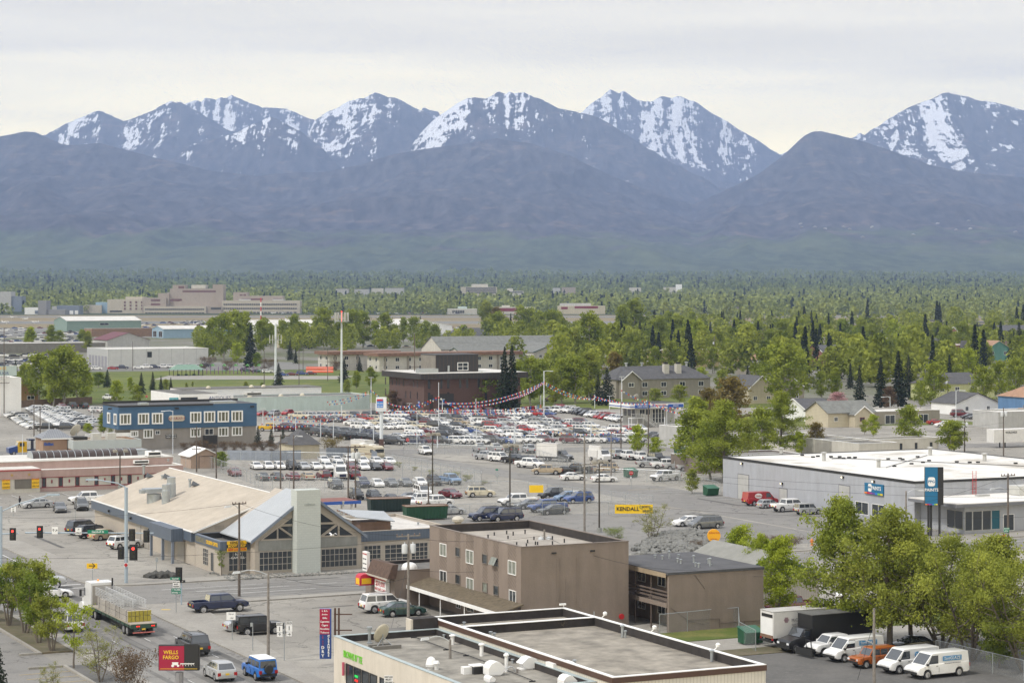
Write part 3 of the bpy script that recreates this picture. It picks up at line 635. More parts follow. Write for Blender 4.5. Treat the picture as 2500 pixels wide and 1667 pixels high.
# hoods and stacks on the broad roof
def roof_z(a):u=a-84;return 4.15+(u if u<10.9 else 21.8-u)*.3578
def on_roof(x,y,k='c1',z=6.):
 for _ in range(12):a_,b_=PA(*V(k,x,y),z);z=roof_z(a_)
 return a_-84,b_-264.3,z
for x,y,top,r in((1228,95,-45,.55),(1268,100,-60,.62)):
 u,v,z=on_roof(x,y);h=(y-top)/3.0336*(A2W(84+u,264+v)[1])/FP
 MB().lathe([(r,-.6),(r,h*.7),(r*.92,h*.72),(r*.92,h)],(u,v,z),18).obj('exhaust_stack',STEEL,B.root,40)
u,v,z=on_roof(1140,135);MB().lathe([(.95,-.6),(.95,1.1)],(u,v,z),20).box(u-1.4,u+1.5,v-1.0,v+1.0,z+1.3,z+1.8).box(u-1.9,u-1.4,v-.6,v+.6,z+1.2,z+1.7).obj('exhaust_hood',STEEL,B.root,40)
for x,yb,yt in((1065,208,148),(1204,288,252),(1407,360,292),(1480,32,-5)):
 u,v,z=on_roof(x,yb);h=(yb-yt)/3.0336*A2W(84+u,264+v)[1]/FP
 MB().lathe([(.18,-.2),(.18,h*.8),(.27,h*.82),(.27,h)],(u,v,z),12).obj('roof_vent',STEEL,B.root)
for x,y in((1115,180),(1245,262),(1455,340)):
 u,v,z=on_roof(x,y);MB().add([(u-.75,v,z+.25),(u+.75,v-.1,z+.15),(u-.6,v-.3,z+.9),(u-.3,v+.8,z+.1)],[(0,1,2),(1,3,2),(3,0,2),(0,3,1)]).obj('snow_diverter',BGREY,B.root)
# --- brown stucco apartment block
STUC=mat('taupe_stucco',(.235,.19,.16),.9,.07,.5,bump=.4,bsc=6);TARG=mat('ballast_roof_grey',(.33,.30,.26),.95,.25,.35)
DPAR=mat('black_parapet_felt',(.035,.03,.028),.9,.3,1.0)
B=Bld('apartment_block','three-storey taupe stucco apartment block with slanted line panels between its windows',96.4,198.8)
B.flat(12.0,22.4,8.47,STUC,TARG,.85,.25,DPAR,mat('taupe_coping',(.18,.15,.13),.7,.1))
WN=[(226,275,535,628),(342,375,562,632),(420,475,583,684),(540,577,612,685),(732,790,662,765),(226,277,735,830),(342,377,763,835),(423,476,790,886),(542,578,822,895),(624,661,845,918),(740,790,880,980)]
CURT=mat('curtained_pane',(.20,.215,.185),.25,.25,2.)
for i,q_ in enumerate(WN):
 wide=q_[1]-q_[0]>42;B.win('W',0,*B.W(96.4,'c3',*q_),fm=WHITEP if wide else mat('bronze_frame',(.16,.14,.12),.5,0),nx=2 if wide else 1,glass=CURT if i in(0,2,4,7,8)else GLASS,dep=.08)
q=B.W(96.4,'c3',614,658,637,705);B.win('W',0,*q,fm=mat('bronze_frame',(0,0,0)),nx=1)
MB().quad((-.5,q[0]+.1,q[2]+.2),(-.5,q[1],q[2]+.2),(-.12,q[1],q[3]),(-.12,q[0]+.1,q[3])).obj('open_sash',CURT,B.root)
LINE=mat('scored_line_dark',(.13,.105,.088),.9,0)
for x0,x1,rowsq in((222,275,((430,528),(634,730),(835,870))),(340,376,((455,556),(640,760),(840,868))),(418,475,((475,575),(690,785))),(540,578,((508,608),(690,815),(898,918))),(622,660,((525,632),(712,840),(922,950))),(728,790,((555,655),(770,875)))):
 bb=MB()
 for yt,yb in rowsq:
  u0,u1,z0,z1=B.W(96.4,'c3',x0,x1,yt,yb);n_=max(2,int((z1-z0+u1-u0)/.36));H_=z1-z0;W_=u1-u0
  for k in range(n_):
   c_=-W_*1.2+(H_+W_*1.2)*(k+.5)/n_
   s0,s1=max(0,-c_/1.2),min(W_,(H_-c_)/1.2)
   if s1-s0>.1:bb.tube((-.012,u1-s0,z0+c_+1.2*s0),(-.012,u1-s1,z0+c_+1.2*s1),.013,.013,4)
 bb.obj('slanted_panel_lines',LINE,B.root)
for x,yb,yt in((581,497,468),(627,475,450),(719,465,438),(729,500,476),(767,475,447),(855,463,432),(921,507,482),(874,530,505),(932,545,518),(948,545,520),(793,548,523),(865,558,532),(1058,505,478),(1058,543,516),(1146,528,498)):
 B.pipe('c3',x,yb,yt,7.65,.075,mat('black_pipe',(.03,.03,.03),.6,0),cap=(x in(855,581)))
p_=V('c3',358,445);a_,b_=PA(*p_,7.65);MB().lathe([(.38,-.3),(.38,1.0),(.62,1.1),(.66,1.35),(.5,1.55),(.2,1.66)],(a_-96.4,b_-198.8,7.65),16).obj('roof_ventilator',mat('tan_metal',(.45,.42,.36),.5,.1),B.root,40)
for x,y in((1065,605),(1350,588)):
 p_=V('c3',x,y);a_=AB(p_[0],198.8);z_=ZA(p_[1],a_,198.8);MB().box(a_-96.6,a_-96.1,-.1,-.003,z_-.08,z_+.08).obj('wall_vent',BLACK,B.root)
p_=V('c3',1566,1073);a_=AB(p_[0],198.8);z_=ZA(p_[1],a_,198.8);MB().lathe([(.28,0),(.28,.12),(.1,.16)],(a_-96.4,-.18,z_),16,axis='Y').obj('alarm_bell',REDP,B.root)
bb=MB()
for x in(1088,1113,1155,1237):a_=AB(V('c3',x,0)[0],198.8)-96.4;bb.tube((a_,-.05,1.2),(a_,-.05,7.2 if x!=1155 else 5.2),.02,.02,4)
bb.obj('wall_conduit',STUC,B.root)
# shingled awning roof along the left side
SHG=mat('mossy_brown_shingle',(.115,.092,.06),.95,.35,2.2,bump=.8,bsc=3)
q=[(-2.6,-.6,2.12),(-.01,-.6,2.85),(-.01,23.0,2.85),(-2.6,23.0,2.12)];MB().hexa(q,[(x,y,z+.12)for x,y,z in q]).obj('awning_roof',SHG,B.root)
MB().box(-2.7,-2.61,-.7,23.1,1.9,2.26).obj('awning_fascia',WHITEP,B.root)
b=MB()
for yy in(2,8,14,19.5):MB().tube((-2.45,yy,0),(-2.45,yy,2.1),.06,.06,8).obj('awning_post',WHITEP,B.root)
for x0,x1,yt,yb in((346,380,985,1040),(425,478,1005,1050)):
 u=B.W(96.4,'c3',x0,x1,yt,yb);B.win('W',0,u[0],u[1],.6,1.8,nx=2)
# --- lobby building
B=Bld('lobby_building','low taupe lobby annexe with a brown shingled mansard, in front of the beige body shop',92.4,221.3)
B.flat(12.0,8.3,3.8,STUC,mat('old_tar_roof',(0,0,0)),.35,.2,DPAR,mat('taupe_coping',(0,0,0)))
y1_=5.6;q=[(-1.0,-.3,3.0),(-.01,-.3,3.0),(-.01,y1_,3.0),(-1.0,y1_,3.0)];MB().hexa(q,[(-.35,-.3,4.5),(.3,-.3,4.5),(.3,y1_,4.5),(-.35,y1_,4.5)]).obj('mansard_roof',mat('brown_shingle',(.10,.065,.05),.95,.3,2.5,bump=.6),B.root)
MB().box(-1.06,-.98,-.36,y1_+.06,2.88,3.04).obj('mansard_trim',mat('tan_metal',(0,0,0)),B.root)
MB().lathe([(.85,3.5),(.85,4.0),(.7,4.3),(.4,4.45),(.1,4.5)],(2.2,1.2,0),16).obj('skylight_dome',WHITEP,B.root,50)
sg=B.sign('W',-.05,1.3,4.4,.2+1.0,3.0,WHITEP,(('POKER ROOM',REDP,.5),('$50,000',REDP,.8),('INSTANT CASH',REDP,.42)),th=.45,name='cash_sign')
MB().box(-.515,-.505,1.3,4.4,2.52,3.0).obj('sign_band',mat('faded_red',(.5,.12,.1),.6,.1),sg)
MB().box(-.49,-.06,4.4,4.45,1.2,3.0).obj('sign_edge',BLACK,sg)
c_=MB()
pr_=[(-1.9,1.75),(-1.9,2.5),(-1.8,2.78),(-1.55,2.95),(-.01,2.95),(-.01,1.75)]
c_.extr([(x,5.2,z)for x,z in pr_],(0,1.3,0)).obj('red_awning',mat('red_awning_vinyl',(.5,.02,.05),.4,.05),B.root)
MB().box(-1.7,-.6,5.16,5.198,1.9,2.5).obj('awning_panel',YELLOWS,B.root)
MB().box(-1.915,-1.905,5.35,6.35,1.85,2.5).obj('awning_panel',YELLOWS,B.root)
sg=B.sign('W',-.05,6.9,8.2,3.0,5.1,WHITEP,(('THE LOUNGE',REDP,.22),('Bar  Darts',BLACK,.22),('Pool  Music',BLACK,.22),('OPEN DAILY',BLACK,.18)),th=.35,name='list_sign')
MB().box(-.12,-.06,4.35,4.75,0,2.2).obj('door_frame',WHITEP,B.root)
# --- two-storey annex with gallery
ROOFD=mat('dark_felt_roof',(.075,.075,.08),.9,.25,.4)
B=Bld('apartment_annex','two-storey taupe stucco annex with a dark flat roof and timber gallery',109.8,193.1)
MB().box(2.6,10.9,.3,14.0,0,5.6).obj('wall',STUC,B.root);MB().box(0,10.9,0,.28,0,5.84).obj('end_wall',STUC,B.root)
MB().box(-.15,11.0,-.06,14.3,5.66,5.9).obj('roof',ROOFD,B.root)
MB().box(-.2,-.152,.3,14.3,5.35,5.8).obj('roof_fascia',mat('tan_board',(.33,.26,.18),.8,.15),B.root)
MB().box(0.0,2.58,.3,14,2.55,2.75).box(-.06,0,.3,14,2.4,2.85).obj('gallery_floor',STUC,B.root)
b=MB()
for z in(3.15,3.5,3.85):b.box(0,.06,.3,14,z,z+.16)
for k in range(5):b.box(0.07,.17,.4+3.3*k,.52+3.3*k,0.0 if k else 0,5.6)
b.obj('gallery_railing',mat('brown_rail',(.13,.10,.085),.8,.15),B.root)
for z in(.9,3.7):
 for yy in(1.6,5.2,9.4):B.win('W',2.6,yy,yy+1.6,z,z+1.2,nx=2)
B.box('door',mat('orange_wood_door',(.3,.13,.04),.5,.1),2.5,2.597,3.6,4.6,2.76,4.8)
for x,yb,yt in((333,542,515),(392,555,520),(450,545,480),(519,578,540),(544,588,550),(526,530,512),(649,580,518),(691,620,580),(666,612,578),(784,608,540),(771,588,545),(787,606,590)):
 B.pipe('c4',x,yb,yt,5.9,.1,cap=True)
bb=MB()
for(x0,y0_,x1,y1q)in((460,950,600,1050),(600,1050,860,1038),(862,1040,862,1110),(870,1075,1210,1050),(1065,1060,1065,1100),(600,1055,735,1085),(658,680,740,795)):
 P0,P1=V('c4',x0,y0_),V('c4',x1,y1q);a0_,a1_=AB(P0[0],193.1),AB(P1[0],193.1)
 bb.tube((a0_-109.8,-.03,ZA(P0[1],a0_,193.1)),(a1_-109.8,-.03,ZA(P1[1],a1_,193.1)),.025,.025,4)
bb.obj('wall_conduit',mat('brown_rail',(0,0,0)),B.root)
# --- foreground shops
STR=stripes('cream_ribbed_wall',(.60,.565,.49),(.42,.39,.34),.3,'XY',.14);CREAM=mat('cream_render',(.60,.55,.475),.8,.06,.4)
BRN=mat('dark_brown_fascia',(.075,.038,.025),.6,.1);TOPR=mat('patched_grey_roof',(.245,.222,.185),.95,.42,.45,bump=.3,bsc=2)
B=Bld('corner_shop','low cream corner shop with green lettering, barber pole and cluttered tar roof',69.3,150)
B.flat(9.7,29.4,4.3,CREAM,mat('old_grey_shingle_roof',(.23,.215,.185),.95,.4,.5,bump=.5,bsc=2),.55,.3,DPAR,mat('pale_blue_coping',(.36,.42,.43),.6,.1))
text(B.root,'BROWNS BY TEE',.8,(-.03,25.0,3.15),ROT_W,mat('green_letters',(.16,.55,.03),.5,0),bold=.02).scale=(.7,1,1)
for k in range(9):B.win('W',0,24.9-1.75*k-(0 if k<4 else .4),26.5-1.75*k-(0 if k<4 else .4),.2,2.45,fm=BLACK,nx=1,ny=1,fw=.1)
MB().lathe([(.12,0),(.12,1.1)],(-.2,26.7,1.4),10).obj('barber_pole',mat('barber_stripe',(.5,.1,.15),.4,0),B.root)
text(B.root,'OPEN',.28,(-.08,24.1,1.7),ROT_W,mat('neon_green',(.02,.6,.1),.4,0,emit=1.));text(B.root,'OPEN',.28,(-.08,24.1,1.35),ROT_W,mat('neon_red',(.8,.03,.02),.4,0,emit=1.))
MB().box(5.6,9.6,29.41,33.6,0,3.7).obj('rear_store_wall',CREAM,B.root);MB().box(5.5,9.65,29.42,33.7,3.72,3.95).obj('rear_store_roof',mat('old_tar_roof',(0,0,0)),B.root)
zr=3.78
def rloc(k,x,y,z):a_,b_=PA(*V(k,x,y),z);return a_-B.a,b_-B.b,z
u,v,z=rloc('h',552,405,zr);MB().lathe([(.22,0),(.22,.1),(.13,.12),(.13,1.15),(.22,1.17),(.24,1.4)],(u,v,z),12).obj('roof_vent',STEEL,B.root)
for x,yb,yt,r in((1468,420,305,.17),(1790,545,400,.16),(2062,720,510,.13),(1100,275,130,.26),(1375,355,305,.1),(2080,600,560,.1),(2133,625,575,.1)):
 B.pipe('h',x,yb,yt,zr,r,WHITEP if r>.12 else STEEL)
u,v,z=rloc('h',700,455,zr)
def dish(root,u,v,z,r,h,m,name='satellite_dish',az=-2.2,el=.5,base=True):
 o=empty(name,(u,v,z));o.parent=root
 d=MB();n_=20;ra=5;vs=[(0,0,0)];fs=[]
 for i in range(1,ra+1):
  for k in range(n_):t=2*math.pi*k/n_;q_=r*i/ra;vs.append((q_*math.cos(t),q_*math.sin(t),.22*q_*q_/r))
 for k in range(n_):fs.append((0,1+k,1+(k+1)%n_))
 for i in range(ra-1):
  for k in range(n_):fs.append((1+i*n_+k,1+(i+1)*n_+k,1+(i+1)*n_+(k+1)%n_,1+i*n_+(k+1)%n_))
 d.add(vs,fs);do=d.obj('reflector',m,o,60);do.location=(0,0,h);do.rotation_euler=(R(90)-el,0,az)
 sm=do.modifiers.new('s','SOLIDIFY');sm.thickness=.03
 f=MB().tube((0,0,0),(0,0,h),.05,.05,8)
 if base:f.tube((-.9,-.5,0),(0,0,h*.8),.03,.03,6).tube((.9,-.5,0),(0,0,h*.8),.03,.03,6).tube((0,.9,0),(0,0,h*.8),.03,.03,6)
 dr=Matrix.Rotation(az,3,'Z')@Matrix.Rotation(R(90)-el,3,'X')
 fp=dr@Vector((0,0,r*.75))+Vector((0,0,h));f.tube((0,0,h),fp,.02,.02,5);f.lathe([(.07,-.08),(.07,.08)],fp,8)
 for k in range(3):e_=dr@Vector((r*.95*math.cos(k*2.1),r*.95*math.sin(k*2.1),.2*r))+Vector((0,0,h));f.tube(e_,fp,.012,.012,4)
 f.obj('mount',STEEL,o);return o
dish(B.root,u,v,z,.85,1.15,mat('cream_dish',(.5,.46,.36),.6,.15),az=-2.75,el=.35)
MB().box(u-1.2,u+1.3,v-.9,v-.55,z,z+.3).box(u-1.0,u+.9,v+.4,v+.8,z,z+.25).obj('ballast_blocks',mat('concrete_block',(.2,.19,.17),.9,.2),B.root)
u,v,z=rloc('h',1232,690,zr);MB().lathe([(.3,0),(.3,.2),(.42,.22),(.44,.42),(.4,.46),(.36,.7),(.27,.88),(.1,.98)],(u,v,z),18).obj('turbine_ventilator',WHITEP,B.root,40)
u,v,z=rloc('h',1290,695,zr);MB().lathe([(.18,0),(.2,.4),(.28,.5),(.2,.68)],(u,v,z),12).obj('cowl_vent',WHITEP,B.root,40)
def scoop(x0,x1,yb,yt,flip=1):
 u,v,z=rloc('h',x0,yb,zr);u1=AB(V('h',x1,yb)[0],B.b+v)-B.a;h_=ZA(V('h',x0,yt)[1],B.a+u,B.b+v)-zr;w_=u1-u
 pr=[(0,0),(0,h_*.55),(w_*.15,h_*.85),(w_*.4,h_),(w_*.65,h_*.93),(w_,h_*.45),(w_*.8,h_*.1),(w_*.75,0)]
 MB().extr([(u+(p[0]if flip>0 else w_-p[0]),v,z+.1+p[1])for p in pr],(0,1.1,0)).box(u+.05,u+w_*.72,v+.1,v+1.0,z,z+.1).obj('exhaust_scoop',WHITEP,B.root,30)
scoop(1872,2062,775,630);scoop(2235,2420,705,580,-1);scoop(1880,1950,850,790);scoop(2700,2850,900,780)
u,v,z=rloc('h',1705,750,zr);MB().box(u,u+.95,v,v+.9,z,z+.6).obj('vent_box',BLACK,B.root);MB().box(u-.05,u+1.0,v-.05,v+.95,z+.6,z+.68).obj('vent_cap',WHITEP,B.root)
u,v,z=rloc('h',1595,750,zr);MB().box(u,u+.7,v,v+.6,z,z+.55).obj('vent_box',WHITEP,B.root)
u,v,z=rloc('h',2580,760,zr);MB().box(u,u+1.9,v,v+1.3,z+.3,z+.9).box(u+.2,u+1.7,v+.2,v+1.1,z,z+.3).obj('cooling_unit',WHITEP,B.root);MB().box(u+.3,u+1.6,v+.2,v+1.1,z+.9,z+.92).obj('rusty_lid',mat('rust',(0,0,0)),B.root)
bb=MB()
for pts in(((350,390),(700,560),(1090,715)),((1040,345),(1400,480),(1620,545),(1900,650),(2350,830))):
 P_=[rloc('h',x,y,zr)for x,y in pts];bb.path([(p[0],p[1],zr+.12)for p in P_],.035)
 for p in P_:bb.box(p[0]-.25,p[0]+.25,p[1]-.05,p[1]+.05,zr,zr+.1)
bb.obj('roof_conduit',BLACK,B.root)
# taller rear shop
B=Bld('brown_trimmed_shop','flat-roofed cream shop with a dark brown fascia and weathered grey roof in the foreground',79.1,147.5)
B.flat(13.3,34.0,5.0,STR,TOPR,.75,.3,DPAR,WHITEP,fascia=(BRN,.42))
MB().box(.32,13.0,27.6,27.9,4.2,5.0).obj('divider_parapet',DPAR,B.root);MB().box(.32,13.0,27.5,28.0,5.0,5.05).obj('divider_coping',WHITEP,B.root)
MB().box(-2.4,-.1,32.0,33.3,3.4,5.25).obj('block_chimney',DPAR,B.root);MB().box(-2.6,-2.0,32.1,33.2,3.5,5.2).obj('chimney_patch',CREAM,B.root)
for x,yb,yt in((600,1222,1183),(627,1230,1192),(404,1140,1112),(1222,1437,1392)):B.pipe('c3',x,yb,yt,4.27,.11)
for x,yb,yt,r in((1576,1228,1132,.12),(1598,1230,1175,.09),(1366,1090,1037,.05)):B.pipe('c3',x,yb,yt,4.3,r,STEEL,cap=x>1400)
for k_,x,y in(('c3',1410,1085),('c3',1775,1185),('c4',805,1295)):
 a_,b_=PA(*V(k_,x,y),5.05);a_=92.3;b_=BA(V(k_,x,y)[0],92.3);MB().tube((a_-79.1,b_-B.b,4.9),(a_-79.1+.5,b_-B.b,5.3),.04).lathe([(.16,-.1),(.2,.1),(.1,.2)],(a_-79.1+.5,b_-B.b,5.35),10).obj('floodlight',WHITEP,B.root)
MB().tube((13.1,33.8,5.0),(13.1,33.8,5.3),.03).box(12.7,13.3,33.7,33.9,5.3,5.45).obj('security_camera',WHITEP,B.root)
B.pipe('c4',799,1390,1290,4.3,.13,STEEL)
DG=mat('dry_weeds',(.28,.22,.1),.9,.3,4)
for x,y,s_ in((755,1185,.5),(1128,1158,.8)):
 u,v,z=[q-o for q,o in zip((*PA(*V('c3',x,y),4.27),4.27),(79.1,147.5,0))];bb=MB();rr=random.Random(x)
 for k in range(60):t=rr.random()*6.3;r_=rr.random()*s_;bb.add([(u,v,z),(u+.04,v+.02,z),(u+r_*math.cos(t),v+r_*math.sin(t),z+s_*rr.uniform(.4,1))],[(0,1,2)])
 bb.obj('roof_weeds',DG,B.root)
# rear store
# mid-distance buildings
PINK=mat('dusty_pink_band',(.40,.285,.26),.8,.06);OFFW=mat('off_white_wall',(.52,.50,.45),.8,.06);MAROON=mat('maroon_trim',(.19,.02,.03),.6,.05)
WROOF=mat('white_roof_sheet',(.6,.585,.55),.8,.12,.2)
B=Bld('pink_restaurant','long low pink and cream building with dark slit windows and barrel skylight',91.2,371.0)
B.flat(24.5,13,3.6,OFFW,WROOF,.3,.2,None,WHITEP)
B.box('fascia_band',PINK,-.1,24.6,-.12,-.003,2.35,3.58);B.box('base_band',PINK,-.03,24.6,-.14,-.003,0,.62)
MB().box(-.05,24.6,-.16,-.003,.63,.74).obj('maroon_trim',MAROON,B.root);MB().box(-.05,24.6,-.16,-.123,2.3,2.4).obj('maroon_trim',MAROON,B.root)
for x0,x1 in((458,505),(640,688),(822,870),(1032,1077),(1213,1259),(1394,1440),(1573,1619),(1738,1785)):
 u=B.S(371,'d1',x0,x1,1140,1255);B.win('S',0,u[0],u[1],.75,2.3,fm=MAROON,nx=1,fw=.08)
for x in(566,758,951,1146,1328,1508):
 a_=AB(V('d1',x,0)[0],371);MB().lathe([(.02,0),(.12,.1),(.12,.5),(.02,.62)],(a_-B.a,-.08,1.35),8).obj('wall_lamp',MAROON,B.root)
B.box('upper_tier',PINK,-8,24.5,5.5,20,0,4.6);B.box('upper_tier_coping',WROOF,-8.1,24.6,5.4,20.1,4.603,4.75)
prs=[(2.0*math.cos(t),4.76+1.15*math.sin(t))for t in[math.pi*k/12 for k in range(13)]]
MB().extr([(1.2,12+y,z)for y,z in prs],(18.4,0,0)).obj('barrel_skylight',mat('smoked_skylight',(.045,.03,.025),.25,.1),B.root,60)
b=MB()
for k in range(16):
 x=1.2+18.4*k/15;q=[(x-.05,12+y*1.03,4.76+(z-4.76)*1.04)for y,z in prs];b.extr(q,(.1,0,0))
b.obj('skylight_ribs',STEEL,B.root)
B.box('end_skylight_panel',STEEL,19.7,21.4,10.2,13.8,4.76,5.7);B.unit('d1',1620,1765,965,905,4.75,2,WHITEP);B.unit('d1',1465,1630,1045,1000,3.6,1.5,WHITEP)
for x,yb,yt in((1840,1010,985),):B.pipe('d1',x,yb,yt,4.7,.15)
B.box('entrance_room',OFFW,-14,-.2,-.8,6,0,2.3);MB().box(-14.1,-.1,-.95,6.1,2.3,3.65).obj('entrance_band',PINK,B.root);MB().box(-14.15,-.05,-1.0,6.1,3.653,3.78).obj('tile_edge',mat('red_tile',(.28,.04,.035),.8,.3,6),B.root)
MB().box(-14.2,0,0,6.1,3.78,3.9).obj('entrance_roof',WROOF,B.root)
u=B.S(370.2,'d1',160,345,1190,1300);MB().box(u[0],u[1],-.86,-.82,.7,2.25).obj('porch_shade_panel',mat('painted_porch_shade',(.16,.15,.13),.9,.1),B.root)  # flat dark panel, its colour stands in for the shade inside the porch
for x0,x1,L_ in((22,108,('BUY NOW!','OPEN','SUNDAYS')),(345,428,('BUY NOW!','LUNCH','OPEN 11 AM'))):
 u=B.S(370.2,'d1',x0,x1,1185,1290);B.sign('S',-.88,u[0],u[1],.75,2.5,YELLOWS,tuple((t_,BLACK if i else REDP,.42)for i,t_ in enumerate(L_)),th=.05,name='yellow_banner')
for x in(130,320):
 a_=AB(V('d1',x,0)[0],370)-B.a;st=[(.3*math.cos(math.pi*(.5+k/5))*(1 if k%2==0 else .45),.3*math.sin(math.pi*(.5+k/5))*(1 if k%2==0 else .45))for k in range(10)]
 MB().extr([(a_+p[0],-1.02,3.0+p[1])for p in st],(0,.05,0)).obj('star_ornament',mat('gold_star',(.4,.27,.08),.5,0),B.root)
# --- bank style building with hip roof
B=Bld('drive_in_restaurant','tan and pale blue flat-roofed restaurant with grey hipped tower',113.0,433)
TANB=mat('tan_block',(.33,.22,.155),.85,.08);PBL=mat('pale_blue_band',(.42,.46,.46),.7,.05)
B.flat(13.5,14,3.9,TANB,mat('tan_gravel_roof',(.33,.29,.23),.9,.15),.45,.2,None,PBL);B.box('fascia_band',PBL,-.1,13.6,-.12,-.003,2.3,3.88);B.box('fascia_band',PBL,-.12,-.003,0,6,2.3,3.88)
MB().box(-5.0,-.2,4.0,10,0,4.3).obj('tower_wall',TANB,B.root)
q=[(-5.4,3.6,4.32),(.8,3.6,4.32),(.8,10.6,4.32),(-5.4,10.6,4.32)];MB().add(q+[(-3.2,6.6,5.95),(-1.4,6.6,5.95)],[(0,1,5,4),(1,2,5),(2,3,4,5),(3,0,4),(3,2,1,0)]).obj('hip_roof',stripes('grey_seam_roof',(.2,.21,.23),(.1,.11,.12),.45,'X',.14,.4),B.root)
MB().box(-5.45,.85,3.55,3.6,4.1,4.33).obj('roof_edge',WHITEP,B.root);B.box('dark_skirt',BLACK,.9,3.6,3.0,6,3.92,4.5)
B.box('red_stripe',REDP,-5.03,-.2,3.93,3.997,1.7,1.85);B.win('S',4.0,-4.6,-1.2,.5,1.7,nx=3);B.win('W',-5.0,4.4,8.5,.5,1.8,nx=3)
text(B.root,'Skillet',.8,(-3.9,3.9,3.2),ROT_S,BLUEW,bold=.03)
for xx in(5.5,8.5):MB().box(xx,xx+1.7,6,8,3.5,4.9).obj('roof_unit',mat('unit_metal',(0,0,0)),B.root)
MB().box(5,14.3,10,10.2,3.9,4.6).obj('rear_sign_board',WHITEP,B.root)
dish(B.root,2.8,8.5,3.5,1.35,1.9,mat('pale_dish',(.5,.48,.42),.6,.1),az=-2.6)
# --- blue inn
BLS=stripes('blue_shake_siding',(.05,.115,.205),(.033,.08,.15),.28,'Z',.2);GRYW=mat('warm_grey_stucco',(.28,.26,.235),.85,.05)
B=Bld('blue_inn','blue over grey three-level inn with white framed windows and an oval sign',128.6,456.6)
MB().box(.0,30.2,0,12,4.35,9.2).obj('upper_wall',BLS,B.root);MB().box(2.6,30.1,.25,11.9,0,4.34).obj('lower_wall',GRYW,B.root)
MB().box(.3,29.9,.3,11.7,9.2,9.24).obj('roof',ROOFD,B.root);MB().box(-.1,20.5,-.1,.1,9.0,9.35).box(-.1,.1,.1,12,9.0,9.35).box(0,30,11.9,12.1,9.2,9.7).obj('coping',BLACK,B.root)
for k_,x0,x1,yt,yb in(('d1',1308,1432,490,612),('d1',1508,1630,485,608),('d1',1660,1783,481,604),('d1',2078,2200,470,592),('d2',437,560,464,588),('d2',587,712,460,584),('d2',738,863,457,579)):
 B.win('S',0,*B.S(456.6,k_,x0,x1,yt,yb),nx=3,fw=.28,dep=.16,glass=mat('drawn_curtain',(.12,.12,.08),.3,.35,3.))
for k_,x0,x1,yt,yb in(('d1',1567,1676,658,760),('d2',288,403,645,748),('d2',592,706,636,740),('d2',742,857,630,732),('d1',1425,1512,676,745)):
 B.win('S',.25,*B.S(456.85,k_,x0,x1,yt,yb),nx=3,fw=.26,dep=.14,glass=mat('drawn_curtain',(0,0,0)))
for k_,x0,x1,yt,yb in(('d2',447,542,652,723),('d1',1700,1750,673,720)):B.win('S',.25,*B.S(456.85,k_,x0,x1,yt,yb),nx=2,fw=.1)
B.win('W',0,1.0,3.0,5.3,7.6,nx=1,fw=.3,dep=.2);B.win('W',0,6.0,8.0,5.3,7.6,nx=1,fw=.3,dep=.2)
u=B.S(456.6,'d1',1843,2020,508,572);uc,zc=(u[0]+u[1])/2,(u[2]+u[3])/2;rw,rh=(u[1]-u[0])/2,(u[3]-u[2])/2
ov=MB().extr([(uc+(rw-rh)*(1 if math.cos(t)>0 else-1)+rh*math.cos(t),-.2,zc+rh*math.sin(t))for t in[2*math.pi*(k+.5)/24 for k in range(24)]],(0,.19,0)).obj('oval_sign',mat('cream_sign',(.55,.48,.38),.6,0),B.root)
MB().box(uc-rw,uc+rw,-.215,-.202,zc-rh*.4,zc+rh*.42).obj('sign_band',MAROON,ov);text(ov,'INGRA HOUSE',.62,(uc,-.235,zc),ROT_S,mat('cream_sign',(0,0,0)),bold=.02).scale=(.8,1,1)
B.sign('S',.24,*B.S(456.85,'d1',1812,1930,716,756),BLACK,(('HOTEL SUITES',WHITEP,.34),('WEEKLY RATES',WHITEP,.34)),name='notice_sign')
for k_,x,y in(('d1',1932,432),('d2',965,412),('d1',1200,436)):
 a_=AB(V(k_,x,y)[0],456.6)-B.a;z_=ZA(V(k_,x,y)[1],B.a+a_,456.6);MB().box(a_-.4,a_+.4,-.3,-.003,z_-.15,z_+.15).obj('wall_light',BLACK,B.root)
b=MB().box(18.3,21,-1.4,.2,0,2.7);b.obj('black_entrance_hut',BLACK,B.root)
B.box('roof_hatch',STEEL,4.8,6.6,.3,2.4,9.25,9.8);B.box('roof_hatch',STEEL,21,26,1,4,9.25,9.75)
# --- antiques store block
B=Bld('antiques_store','long low white and pale mint store with patchy roofs behind the blue inn',182.5,582)
MINT=mat('mint_wall',(.46,.55,.53),.8,.05)
B.flat(44,14,4.0,MINT,mat('old_tar_roof',(0,0,0)),.3,.25,None,WHITEP,x=9);B.box('white_front_wall',WHITEP,-2,8.9,0,26,0,5.2);B.box('white_front_roof',mat('old_tar_roof',(0,0,0)),-1.8,8.7,.2,25.8,5.203,5.3)
B.box('rear_wall',WHITEP,6,47,22,34,0,5.4);B.box('rear_roof',mat('old_tar_roof',(0,0,0)),5.9,47.1,21.9,34.1,5.403,5.55)
B.win('S',0,-1.5,3.2,1,4.4,nx=4,fw=.12,fm=BLACK);B.box('mural',mat('mural_teal',(.12,.35,.4),.6,.5,.6),-4.6,-2.1,.1,.3,0,4.4)
B.sign('S',-.05,5.6,13.2,3.3,4.7,WHITEP,(('ANTIQUES',mat('sign_blue_letters',(.03,.06,.2),.6,0),1.3),),name='store_sign')
for xx,yy in((20,6),(29,6),(36,8),(14,24),(27,25),(31,26)):MB().lathe([(.7,0),(.7,.2),(.5,.6),(.1,.75)],(xx,yy,3.7 if yy<15 else 5.5),12).obj('roof_dome',mat('cream_dish',(0,0,0)),B.root,50)
B.unit('e2',705,870,1410,1375,5.5,3)
